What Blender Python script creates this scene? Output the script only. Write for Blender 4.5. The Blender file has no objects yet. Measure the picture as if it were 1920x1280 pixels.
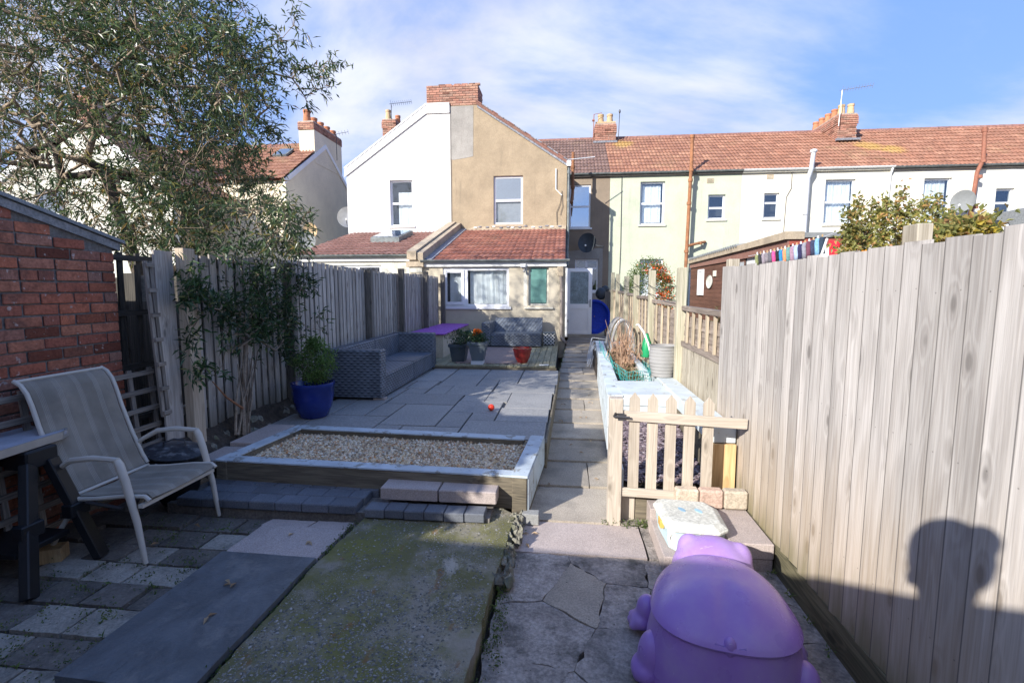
import bpy, bmesh, math, random
import numpy as np
from mathutils import Vector, Matrix, noise as mnoise
from mathutils.geometry import tessellate_polygon
R = random.Random(7)
rad = math.radians
S = bpy.context.scene
COL = S.collection

# ---------------------------------------------------------------- camera
EYE = 1.62
camd = bpy.data.cameras.new('camera')
cam = bpy.data.objects.new('camera', camd)
COL.objects.link(cam)
camd.sensor_width = 36.0
camd.lens = 925.0 / 1920 * 36
camd.clip_start = 0.05
camd.clip_end = 3000
PITCH = math.atan(97 / 925.)
YAW = rad(6.137)
cam.location = (0, 0, EYE)
cam.rotation_euler = (math.pi / 2 - PITCH, 0, YAW)
S.camera = cam

# ---------------------------------------------------------------- light
S.view_settings.view_transform = 'Standard'
S.view_settings.look = 'None'
S.view_settings.gamma = 1
S.view_settings.use_curve_mapping = False
S.view_settings.exposure = 1.6
SUN_ELEV = math.atan2(.8, math.hypot(1, 1.25))
SUN_AZ = math.atan2(-1, -1.25)
w = bpy.data.worlds.new('World')
S.world = w
w.use_nodes = True
nt = w.node_tree
for n in list(nt.nodes):
    nt.nodes.remove(n)
def wn(t, **k):
    n = nt.nodes.new(t)
    for a, b in k.items():
        setattr(n, a, b)
    return n
wo = wn('ShaderNodeOutputWorld')
bg = wn('ShaderNodeBackground')
bg.inputs[1].default_value = 0.15
sky = wn('ShaderNodeTexSky', sky_type='NISHITA', sun_disc=False, sun_elevation=SUN_ELEV, sun_rotation=SUN_AZ)
sky.air_density = 1.15
sky.dust_density = 1.3
sky.ozone_density = 1.6
tc = wn('ShaderNodeTexCoord')
sep = wn('ShaderNodeSeparateXYZ')
nt.links.new(tc.outputs['Generated'], sep.inputs[0])
def wm(op, a, b=None):
    n = wn('ShaderNodeMath', operation=op)
    for i, v in enumerate((a, b)):
        if v is None:
            continue
        if isinstance(v, (int, float)):
            n.inputs[i].default_value = v
        else:
            nt.links.new(v, n.inputs[i])
    return n.outputs[0]
zc = wm('ADD', wm('MAXIMUM', sep.outputs[2], 0.0), 0.5)
px = wm('DIVIDE', sep.outputs[0], zc)
py = wm('DIVIDE', sep.outputs[1], zc)
cmb = wn('ShaderNodeCombineXYZ')
nt.links.new(px, cmb.inputs[0]); nt.links.new(py, cmb.inputs[1])
mp = wn('ShaderNodeMapping')
mp.inputs['Location'].default_value = (7.7, 0.6, 3.1)
mp.inputs['Rotation'].default_value = (0, 0, rad(-35))
mp.inputs['Scale'].default_value = (0.9, 1.7, 1)
nt.links.new(cmb.outputs[0], mp.inputs[0])
n1 = wn('ShaderNodeTexNoise'); n1.inputs['Scale'].default_value = 1.15; n1.inputs['Detail'].default_value = 9
n1.inputs['Roughness'].default_value = .56; n1.inputs['Distortion'].default_value = .35
nt.links.new(mp.outputs[0], n1.inputs['Vector'])
cr = wn('ShaderNodeMapRange'); cr.inputs[1].default_value = .46; cr.inputs[2].default_value = .67
cr.interpolation_type = 'SMOOTHSTEP'
nt.links.new(n1.outputs['Fac'], cr.inputs[0])
n2 = wn('ShaderNodeTexNoise'); n2.inputs['Scale'].default_value = 2.4; n2.inputs['Detail'].default_value = 6
nt.links.new(mp.outputs[0], n2.inputs['Vector'])
cs = wn('ShaderNodeMapRange'); cs.inputs[1].default_value = .3; cs.inputs[2].default_value = .7
cs.inputs[3].default_value = .75; cs.inputs[4].default_value = 1.05
nt.links.new(n2.outputs['Fac'], cs.inputs[0])
cc = wn('ShaderNodeMixRGB', blend_type='MULTIPLY'); cc.inputs[0].default_value = 1
cc.inputs[1].default_value = (2.7, 2.68, 2.8, 1)
nt.links.new(cs.outputs[0], cc.inputs[2])
haz = wn('ShaderNodeMixRGB'); haz.inputs[0].default_value = .9
haz.inputs[2].default_value = (.50, .92, 2.15, 1)
nt.links.new(sky.outputs[0], haz.inputs[1])
mx = wn('ShaderNodeMixRGB')
nt.links.new(wm('MULTIPLY', cr.outputs[0], .78), mx.inputs[0])
nt.links.new(haz.outputs[0], mx.inputs[1]); nt.links.new(cc.outputs[0], mx.inputs[2])
nt.links.new(mx.outputs[0], bg.inputs[0]); nt.links.new(bg.outputs[0], wo.inputs[0])

sund = bpy.data.lights.new('sun', 'SUN')
sund.energy = 2.6
sund.angle = rad(.55)
sund.color = (1, .955, .885)
sun = bpy.data.objects.new('sun', sund)
COL.objects.link(sun)
sun.rotation_euler = Vector((1, 1.25, -.8)).to_track_quat('-Z', 'Y').to_euler()
sun.location = (-5, -6, 8)
S.cycles.max_bounces = 8
S.cycles.transparent_max_bounces = 12

# ---------------------------------------------------------------- pixel -> place (used to set out real positions)
_f = Vector((-math.sin(YAW) * math.cos(PITCH), math.cos(YAW) * math.cos(PITCH), -math.sin(PITCH)))
_r = Vector((math.cos(YAW), math.sin(YAW), 0))
_u = _r.cross(_f)
def _ray(x, y):
    return _f + (x - 960) / 925. * _r + (640 - y) / 925. * _u
def atY(x, y, Y):
    d = _ray(x, y); return Vector((0, 0, EYE)) + d * (Y / d.y)
def atX(x, y, X):
    d = _ray(x, y); return Vector((0, 0, EYE)) + d * (X / d.x)
def atZ(x, y, z):
    d = _ray(x, y); return Vector((0, 0, EYE)) + d * ((z - EYE) / d.z)

# ---------------------------------------------------------------- materials
class NT:
    def __init__(s, name):
        s.m = bpy.data.materials.new(name); s.m.use_nodes = True
        s.t = s.m.node_tree; s.t.nodes.clear()
        s.out = s.n('ShaderNodeOutputMaterial')
    def n(s, t, **k):
        n = s.t.nodes.new(t)
        for a, b in k.items(): setattr(n, a, b)
        return n
    def l(s, a, b): s.t.links.new(a, b)
    def set(s, inp, v):
        if isinstance(v, bpy.types.NodeSocket): s.l(v, inp)
        elif isinstance(v, (tuple, list)) and len(v) == 3 and inp.type == 'RGBA': inp.default_value = (*v, 1)
        else: inp.default_value = v
    def math(s, op, a, b=0, c=None):
        n = s.n('ShaderNodeMath', operation=op); s.set(n.inputs[0], a); s.set(n.inputs[1], b)
        if c is not None: s.set(n.inputs[2], c)
        return n.outputs[0]
    def ramp(s, v, a, b, lo=0., hi=1., smooth=True):
        n = s.n('ShaderNodeMapRange'); s.set(n.inputs[0], v)
        if smooth: n.interpolation_type = 'SMOOTHSTEP'
        for i, x in zip((1, 2, 3, 4), (a, b, lo, hi)): s.set(n.inputs[i], x)
        return n.outputs[0]
    def mix(s, f, a, b, mode='MIX'):
        n = s.n('ShaderNodeMixRGB', blend_type=mode); s.set(n.inputs[0], f); s.set(n.inputs[1], a); s.set(n.inputs[2], b)
        return n.outputs[0]
    def coords(s, kind='Object', scale=(1, 1, 1), rnd=True, rot=(0, 0, 0)):
        v = s.n('ShaderNodeTexCoord').outputs[kind]
        if rnd:
            oi = s.n('ShaderNodeObjectInfo')
            sc = s.n('ShaderNodeVectorMath', operation='SCALE'); sc.inputs[0].default_value = (17.3, 9.1, 23.7)
            s.l(oi.outputs['Random'], sc.inputs['Scale'])
            ad = s.n('ShaderNodeVectorMath', operation='ADD'); s.l(v, ad.inputs[0]); s.l(sc.outputs[0], ad.inputs[1]); v = ad.outputs[0]
        mpn = s.n('ShaderNodeMapping'); s.l(v, mpn.inputs[0])
        mpn.inputs['Scale'].default_value = scale; mpn.inputs['Rotation'].default_value = rot
        return mpn.outputs[0]
    def noise(s, vec, scale, detail=4, rough=.55, dist=0.):
        n = s.n('ShaderNodeTexNoise'); s.l(vec, n.inputs['Vector'])
        n.inputs['Scale'].default_value = scale; n.inputs['Detail'].default_value = detail
        n.inputs['Roughness'].default_value = rough; n.inputs['Distortion'].default_value = dist
        return n.outputs['Fac']
    def voro(s, vec, scale, feature='F1', out='Distance', rnd=1.):
        n = s.n('ShaderNodeTexVoronoi', feature=feature); s.l(vec, n.inputs['Vector'])
        n.inputs['Scale'].default_value = scale; n.inputs['Randomness'].default_value = rnd
        return n.outputs[out]
    def rand(s): return s.n('ShaderNodeObjectInfo').outputs['Random']
    def island(s): return s.n('ShaderNodeNewGeometry').outputs['Random Per Island']
    def bump(s, h, strength=.3, dist=.01):
        n = s.n('ShaderNodeBump'); n.inputs['Strength'].default_value = strength; n.inputs['Distance'].default_value = dist
        s.l(h, n.inputs['Height']); return n.outputs[0]
    def cramp(s, f, stops):
        n = s.n('ShaderNodeValToRGB'); s.l(f, n.inputs[0]); e = n.color_ramp.elements
        while len(e) < len(stops): e.new(.5)
        for x, (p, c) in zip(e, stops): x.position = p; x.color = (*c, 1)
        return n.outputs[0]
    def done(s, color, rough=.8, normal=None, metallic=0., spec=.35, **k):
        b = s.n('ShaderNodeBsdfPrincipled')
        s.set(b.inputs['Base Color'], color); s.set(b.inputs['Roughness'], rough); s.set(b.inputs['Metallic'], metallic)
        b.inputs['Specular IOR Level'].default_value = spec
        for a, v in k.items(): s.set(b.inputs[a.replace('_', ' ')], v)
        if normal is not None: s.l(normal, b.inputs['Normal'])
        s.bsdf = b; s.l(b.outputs[0], s.out.inputs[0]); return s.m

def hsv(m, col, v, sat=1., hue=.5):
    n = m.n('ShaderNodeHueSaturation'); m.set(n.inputs['Color'], col); m.set(n.inputs['Value'], v); m.set(n.inputs['Saturation'], sat); m.set(n.inputs['Hue'], hue)
    return n.outputs[0]

def simple(name, col, rough=.7, var=.12, scale=6., bump=.15, bs=80., rnd=.1, metallic=0., spec=.35, dirt=None, dirtamt=.5, dscale=2.5, bdist=.004, kind='Object', **k):
    m = NT(name); v = m.coords(kind)
    f = m.noise(v, scale, 6, .6)
    val = m.ramp(f, .25, .75, 1 - var, 1 + var)
    val = m.math('MULTIPLY', val, m.ramp(m.rand(), 0, 1, 1 - rnd, 1 + rnd, False))
    c = hsv(m, col, val)
    if dirt:
        d = m.ramp(m.noise(v, dscale, 8, .65), .48, .7, 0, dirtamt)
        c = m.mix(d, c, dirt)
    if bump >= .2:
        sp = m.noise(v, bs * .8, 3, .7)
        c = hsv(m, c, m.ramp(sp, .3, .7, .78, 1.2))
    nrm = m.bump(m.noise(v, bs, 5, .6), bump, bdist) if bump else None
    return m.done(c, rough, nrm, metallic, spec, **k)

def wood(name, light, dark, axis=2, knots=True, var=.18, rough=.85, stain=None, grain=1., streak=1., edge=None, nails=()):
    m = NT(name)
    def sc(across, along):
        s = [across] * 3; s[axis] = along; return tuple(s)
    broad = m.noise(m.coords(scale=sc(7, .8)), 1, 4, .6)
    fine = m.noise(m.coords(scale=sc(120, 2.5)), 1, 4, .65)
    ringv = m.noise(m.coords(scale=sc(9, .55)), 1, 2, .5, .3)
    h = m.math('MULTIPLY', ringv, 70)
    if knots:
        vd = m.voro(m.coords(scale=sc(9.0, 3.4)), 1)
        kn = m.ramp(vd, .09, .16, 1, 0)
        halo = m.ramp(vd, .08, .4, 1, 0)
        h = m.math('ADD', h, m.math('MULTIPLY', halo, 9))
    ring = m.math('SINE', h)
    rg = m.ramp(ring, -1, 1, 0, 1)
    f = m.math('ADD', m.math('MULTIPLY', fine, .9 * streak), m.math('MULTIPLY', rg, .16 * grain))
    f = m.ramp(f, .30, .80, 0, 1)
    c = m.mix(f, light, dark)
    val = m.ramp(broad, .3, .7, 1 - var, 1 + var * .7)
    val = m.math('MULTIPLY', val, m.ramp(m.rand(), 0, 1, 1 - var * .8, 1 + var * .6, False))
    c = hsv(m, c, val)
    if knots:
        c = m.mix(m.math('MULTIPLY', kn, .75), c, tuple(x * .35 for x in dark))
        c = m.mix(m.math('MULTIPLY', m.ramp(vd, .14, .32, 1, 0), .35), c, tuple(x * .7 for x in dark))
    if stain:
        zz = m.n('ShaderNodeSeparateXYZ'); m.l(m.n('ShaderNodeTexCoord').outputs['Object'], zz.inputs[0])
        zr = m.math('ADD', zz.outputs[2], m.math('MULTIPLY', m.noise(m.coords(scale=sc(14, 2)), 1, 3), -.5))
        for (col, z0, z1, amt) in stain:
            c = m.mix(m.ramp(zr, z0, z1, amt, 0), c, col)
    if edge:  # dark line along the board edge, painted in for the joint's shade
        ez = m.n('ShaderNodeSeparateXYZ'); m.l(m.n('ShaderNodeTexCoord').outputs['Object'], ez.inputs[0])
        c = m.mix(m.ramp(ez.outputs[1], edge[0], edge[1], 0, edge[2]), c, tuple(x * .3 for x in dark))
    if nails:
        oc_ = m.n('ShaderNodeTexCoord').outputs['Object']
        for ny, nz_ in nails:
            dv = m.n('ShaderNodeVectorMath', operation='MULTIPLY'); m.l(oc_, dv.inputs[0]); dv.inputs[1].default_value = (0, 1, 1)
            ds = m.n('ShaderNodeVectorMath', operation='DISTANCE'); m.l(dv.outputs[0], ds.inputs[0]); ds.inputs[1].default_value = (0, ny, nz_)
            c = m.mix(m.ramp(ds.outputs['Value'], .0022, .0036, .5, 0), c, (.09, .08, .07))
    nrm = m.bump(m.math('ADD', fine, m.math('MULTIPLY', rg, .25)), .35, .003)
    return m.done(c, rough, nrm, spec=.25)

def brickmat(name, c1, c2, c3, spot=.5):
    m = NT(name); v = m.coords()
    base = m.cramp(m.rand(), [(0, c1), (.22, c2), (.40, c3), (.52, tuple(x * .42 for x in c2)), (.62, c1), (.8, tuple((x + y) * .45 for x, y in zip(c3, (.25, .2, .17)))), (1, c2)])
    n = m.noise(v, 14, 6, .65)
    c = m.mix(m.ramp(n, .45, .7, 0, spot), base, tuple(x * .45 for x in c2))
    c = m.mix(m.ramp(m.noise(v, 5, 4, .6), .52, .72, 0, .55), c, (.09, .055, .045))
    c = m.mix(m.ramp(m.noise(v, 22, 3), .64, .70, 0, .6), c, (.5, .45, .41))
    c = hsv(m, c, m.ramp(m.noise(v, 60, 3), .3, .7, .8, 1.2))
    return m.done(c, .9, m.bump(m.noise(v, 90, 6, .7), .5, .004), spec=.2)

def render_wall(name, col, dirt, var=.06, dirtamt=.35, bump=.5, bs=140, streak=True):
    m = NT(name); v = m.coords(rnd=False)
    c = hsv(m, col, m.ramp(m.noise(v, 1.6, 7, .65), .3, .7, 1 - var, 1 + var))
    c = hsv(m, c, m.ramp(m.noise(v, bs, 2), .3, .7, .88, 1.1))
    d = m.ramp(m.noise(v, .9, 9, .7), .5, .75, 0, dirtamt)
    if streak:
        s = m.coords(scale=(3.5, 3.5, .35), rnd=False)
        d = m.math('MAXIMUM', d, m.ramp(m.noise(s, 1, 6, .7), .53, .75, 0, dirtamt))
    c = m.mix(d, c, dirt)
    return m.done(c, .95, m.bump(m.noise(v, bs, 3), bump, .006), spec=.15)

def leafmat(name, cols, rough=.5, trans=.3):
    m = NT(name)
    c = m.cramp(m.island(), cols)
    n = m.n('ShaderNodeTexCoord'); nz = m.noise(n.outputs['Object'], 2.2, 3)
    c = hsv(m, c, m.ramp(nz, .3, .7, .7, 1.3))
    m.done(c, rough, spec=.5)
    tr = m.n('ShaderNodeBsdfTranslucent'); m.set(tr.inputs[0], hsv(m, c, 1.5))
    mxs = m.n('ShaderNodeMixShader'); mxs.inputs[0].default_value = trans
    m.l(m.bsdf.outputs[0], mxs.inputs[1]); m.l(tr.outputs[0], mxs.inputs[2]); m.l(mxs.outputs[0], m.out.inputs[0])
    return m.m

MT = {}
FW = (.47, .425, .37); FD = (.25, .215, .185)
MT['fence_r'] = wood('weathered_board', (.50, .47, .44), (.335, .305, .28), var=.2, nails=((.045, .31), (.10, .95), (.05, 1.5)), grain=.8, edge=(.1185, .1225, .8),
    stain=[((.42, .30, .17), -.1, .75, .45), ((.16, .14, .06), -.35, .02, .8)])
MT['fence_l'] = wood('grey_board', (.50, .455, .40), (.31, .275, .24), var=.22, stain=[((.10, .09, .06), -.3, .15, .7)])
MT['fence_dark'] = wood('dark_stained_slat', (.26, .205, .175), (.13, .10, .085), axis=1, var=.2)
MT['post'] = wood('grey_post', (.50, .45, .36), (.28, .24, .18), var=.12)
MT['post_new'] = wood('tan_post', (.52, .43, .32), (.36, .28, .20), var=.1, knots=False)
MT['postdark'] = wood('weathered_post', (.20, .18, .155), (.11, .10, .085), var=.15)
MT['gate'] = wood('gate_timber', (.52, .455, .375), (.38, .325, .26), var=.12, rough=.8)
MT['gate_x'] = wood('gate_rail_timber', (.52, .455, .375), (.38, .325, .26), axis=0, var=.1, rough=.8)
MT['trellis'] = wood('trellis_lath', (.30, .265, .225), (.15, .13, .11), var=.2, knots=False)
MT['trellis_y'] = wood('trellis_lath_long', (.30, .265, .225), (.15, .13, .11), axis=1, var=.2, knots=False)
MT['sleeper'] = wood('sleeper_side', (.20, .17, .12), (.10, .085, .065), axis=0, var=.2)
MT['rawend'] = wood('sawn_sleeper_end', (.60, .42, .22), (.45, .28, .13), var=.15)
MT['gravelboard'] = wood('mossy_gravel_board', (.17, .15, .09), (.08, .075, .045), axis=1, var=.2)
MT['deck'] = wood('algae_decking', (.34, .31, .21), (.17, .165, .10), axis=1, var=.2, knots=False)
MT['cladding'] = wood('red_brown_cladding', (.17, .08, .055), (.10, .05, .035), axis=1, var=.15, knots=False)

def painted(name, col, under, amt=.5, s=(1, 1, 1)):
    m = NT(name); v = m.coords()
    n = m.noise(m.coords(scale=s), 9, 8, .7)
    chip = m.ramp(n, .62 - .12 * amt, .66 - .10 * amt, 0, 1)
    c = hsv(m, col, m.ramp(m.noise(v, 4, 5), .3, .7, .85, 1.08))
    c = m.mix(m.ramp(m.noise(v, 3, 7, .7), .45, .75, 0, .55), c, tuple(x * .62 for x in col))
    c = m.mix(m.math('MULTIPLY', chip, .8), c, under)
    return m.done(c, .6, m.bump(m.math('ADD', n, m.math('MULTIPLY', chip, -1)), .3, .004), spec=.3)
MT['paint_bed'] = painted('pale_blue_white_paint', (.60, .665, .69), (.20, .18, .14), .35, (1, .5, 1))
MT['paint_frame'] = painted('worn_pale_paint', (.46, .52, .56), (.20, .19, .16), .5)
MT['paint_clean'] = painted('fresh_pale_paint', (.58, .64, .66), (.4, .38, .3), .15)

MT['brick'] = brickmat('red_brick', (.47, .155, .085), (.30, .10, .065), (.40, .165, .10))
MT['brick_ch'] = brickmat('chimney_brick', (.47, .24, .17), (.37, .18, .13), (.50, .30, .21), .35)
MT['mortar'] = simple('mortar', (.17, .155, .14), .95, .2, 12, .6, 60)
MT['mortar_ch'] = simple('light_mortar', (.42, .35, .29), .95, .2, 8, .6, 60)
MT['wallback'] = simple('behind_wall_render', (.75, .72, .66), .95)
MT['cement'] = simple('cement_flaunching', (.22, .215, .21), .95, .2, 15, .6, 70)
MT['white_render'] = render_wall('white_render', (.80, .79, .75), (.6, .6, .56), .02, .12, .2, 60)
MT['brown_render'] = render_wall('brown_pebbledash', (.36, .285, .195), (.22, .18, .13), .12, .55, .9, 55)
MT['brown_main'] = render_wall('dark_brown_pebbledash', (.27, .215, .16), (.19, .16, .125), .10, .5, .9, 55)
MT['greypatch'] = render_wall('grey_cement_patch', (.33, .31, .28), (.22, .20, .18), .16, .7, .4, 40)
MT['green_render'] = render_wall('green_cream_render', (.50, .53, .41), (.33, .36, .27), .07, .5, .35, 35)
MT['cream1'] = render_wall('cream_render', (.74, .71, .60), (.58, .54, .45), .04, .22, .25, 40)
MT['cream2'] = render_wall('pale_cream_render', (.74, .72, .63), (.58, .56, .47), .04, .22, .25, 40)
MT['beige'] = render_wall('beige_render', (.80, .71, .53), (.66, .58, .43), .06, .3, .35, 40)
MT['lt_wall'] = render_wall('beige_pebbledash', (.55, .49, .38), (.38, .35, .28), .08, .45, .7, 70)
MT['lt_white'] = render_wall('off_white_render', (.70, .68, .58), (.55, .52, .44), .05, .3, .3, 50)

def tilemat(name, c1, c2, c3, lichen, amt, spots=()):
    m = NT(name); v = m.coords()
    g = m.n('ShaderNodeNewGeometry').outputs['Position']
    c = m.cramp(m.rand(), [(0, c1), (.5, c2), (1, c3)])
    c = hsv(m, c, m.ramp(m.noise(v, 9, 6, .65), .3, .7, .72, 1.2))
    c = m.mix(m.ramp(m.noise(g, .55, 8, .7), .54, .72, 0, amt), c, lichen)
    for sx, sy, sz, sr in spots:
        dn = m.n('ShaderNodeVectorMath', operation='DISTANCE'); m.l(g, dn.inputs[0]); dn.inputs[1].default_value = (sx, sy, sz)
        dd = m.math('ADD', dn.outputs['Value'], m.math('MULTIPLY', m.noise(g, 3, 6, .7), 1.2))
        c = m.mix(m.ramp(dd, sr * .4 + .5, sr + .5, .55, 0), c, (.50, .34, .08))
    c = m.mix(m.ramp(m.noise(v, 25, 4, .6), .58, .7, 0, .4), c, (.07, .06, .05))
    return m.done(c, .85, m.bump(m.noise(v, 60, 5), .4, .004), spec=.25)
MT['tile_brown'] = tilemat('brown_roof_tile', (.22, .135, .11), (.18, .115, .095), (.25, .16, .13), (.34, .26, .09), .5)
MT['tile_red'] = tilemat('red_roof_tile', (.36, .175, .11), (.28, .135, .09), (.41, .215, .135), (.36, .27, .14), .5, [(2.3, 21.7, 7.7, .7)])
MT['tile_red2'] = tilemat('orange_roof_tile', (.37, .175, .11), (.29, .14, .09), (.41, .21, .135), (.38, .29, .15), .45, [(11.4, 20.7, 7.1, .8), (12.0, 20.4, 6.8, .7)])
MT['tile_lt'] = tilemat('lean_to_tile', (.33, .125, .085), (.23, .095, .07), (.38, .165, .115), (.22, .16, .10), .4)
MT['tile_dull'] = tilemat('dull_red_tile', (.30, .15, .12), (.24, .125, .10), (.33, .18, .145), (.24, .2, .14), .45)

MT['upvc'] = simple('white_upvc', (.80, .81, .83), .35, .04, 3, .0, rnd=.02, spec=.4)
MT['white_paint'] = simple('white_paint', (.80, .80, .78), .5, .05, 3, .1, rnd=.02)
MT['offwhite'] = simple('off_white_paint', (.62, .60, .52), .7, .1, 6, .3, dirt=(.35, .32, .26), dirtamt=.5)
MT['stone_cope'] = simple('stone_coping', (.44, .36, .26), .95, .15, 4, .5, 50, dirt=(.24, .20, .15), dirtamt=.6)
MT['lead'] = simple('lead_flashing', (.20, .21, .24), .6, .25, 12, .5, 30, dirt=(.5, .5, .5), dirtamt=.6, dscale=9)
MT['gutter'] = simple('grey_gutter', (.15, .17, .17), .55, .25, 9, .1, dirt=(.35, .36, .33), dirtamt=.5, dscale=6)
MT['blackplastic'] = simple('black_plastic', (.012, .013, .015), .45, .2, 9, .1)
MT['darkplastic'] = simple('dark_grey_plastic', (.035, .045, .055), .5, .15, 9, .1, dirt=(.12, .12, .11), dirtamt=.4)
MT['greyplastic'] = simple('grey_plastic', (.27, .265, .26), .6, .1, 5, .15, 100)
MT['rust'] = simple('rusty_pipe', (.30, .135, .065), .8, .25, 7, .4, dirt=(.18, .09, .05), dirtamt=.7)
MT['rust_red'] = simple('red_brown_pipe', (.27, .11, .07), .7, .2, 7, .3, dirt=(.2, .1, .06), dirtamt=.6)
MT['pot_terra'] = simple('buff_chimney_pot', (.55, .40, .24), .9, .15, 7, .3, dirt=(.42, .30, .07), dirtamt=.7)
MT['pot_red'] = simple('red_chimney_pot', (.50, .21, .11), .9, .15, 7, .3)
MT['metal'] = simple('dull_metal', (.40, .40, .40), .45, .1, 7, .05, metallic=.7)
MT['darkmetal'] = simple('dark_metal', (.07, .07, .075), .5, .1, 7, .05, metallic=.5)
MT['chairframe'] = simple('pale_grey_paint', (.52, .49, .43), .45, .06, 7, .05, rnd=.02)
MT['curtain'] = simple('white_net_curtain', (.86, .88, .88), .9, .08, 9, .2, 200, rnd=.04)
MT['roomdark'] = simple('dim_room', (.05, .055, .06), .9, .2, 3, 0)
MT['felt'] = simple('mineral_felt', (.22, .23, .23), .95, .15, 3, .6, 200)
MT['soil'] = simple('soil', (.07, .055, .042), .95, .35, 14, .9, 40, bdist=.02)
MT['concrete'] = simple('concrete_path', (.34, .295, .24), .95, .14, 3, .7, 120, dirt=(.15, .14, .12), dirtamt=.65, dscale=2.2, rnd=.12)
MT['concrete_old'] = simple('cracked_paving', (.31, .275, .245), .95, .3, 7, 1., 70, dirt=(.085, .08, .072), dirtamt=.9, dscale=6, rnd=.13, bdist=.008)
MT['pinkslab'] = simple('pink_grey_slab', (.42, .355, .325), .95, .08, 4, .8, 160, dirt=(.25, .22, .2), dirtamt=.4, rnd=.06)
MT['greyslab'] = simple('grey_paving_slab', (.27, .265, .255), .75, .08, 2, .35, 60, rnd=.11, dirt=(.19, .195, .2), dirtamt=.5)
MT['cobble'] = simple('charcoal_block', (.12, .13, .15), .85, .1, 8, .6, 160, rnd=.22, dirt=(.2, .21, .22), dirtamt=.35)
MT['oldblock'] = simple('old_brown_block', (.13, .115, .10), .95, .25, 9, .8, 70, rnd=.3, dirt=(.17, .155, .12), dirtamt=.45, dscale=7)
MT['paleblock'] = simple('pale_old_slab', (.29, .265, .225), .95, .2, 7, .8, 90, rnd=.15, dirt=(.11, .1, .085), dirtamt=.6, dscale=6)
MT['greyconc'] = simple('grey_block', (.30, .30, .29), .95, .1, 9, .6, 120)

def glass(name, refl, tint):
    m = NT(name)
    g = m.n('ShaderNodeBsdfGlossy'); g.inputs['Roughness'].default_value = .03; g.inputs[0].default_value = (.9, .95, 1, 1)
    t = m.n('ShaderNodeBsdfTransparent'); t.inputs[0].default_value = (*tint, 1)
    lw = m.n('ShaderNodeLayerWeight'); lw.inputs[0].default_value = .25
    f = m.math('ADD', m.math('MULTIPLY', lw.outputs['Fresnel'], .5), refl)
    x = m.n('ShaderNodeMixShader'); m.set(x.inputs[0], f); m.l(t.outputs[0], x.inputs[1]); m.l(g.outputs[0], x.inputs[2])
    m.l(x.outputs[0], m.out.inputs[0]); return m.m
MT['glass'] = glass('window_glass', .10, (.93, .95, .96))
MT['glass_sky'] = glass('sky_reflecting_glass', .5, (.6, .7, .75))
MT['frost'] = simple('frosted_glass', (.20, .26, .28), .25, .25, 5, .2, 30, spec=.6)
MT['louvre'] = simple('green_louvre_glass', (.13, .27, .24), .2, .1, 5, .0, rnd=.12, spec=.6)
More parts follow.
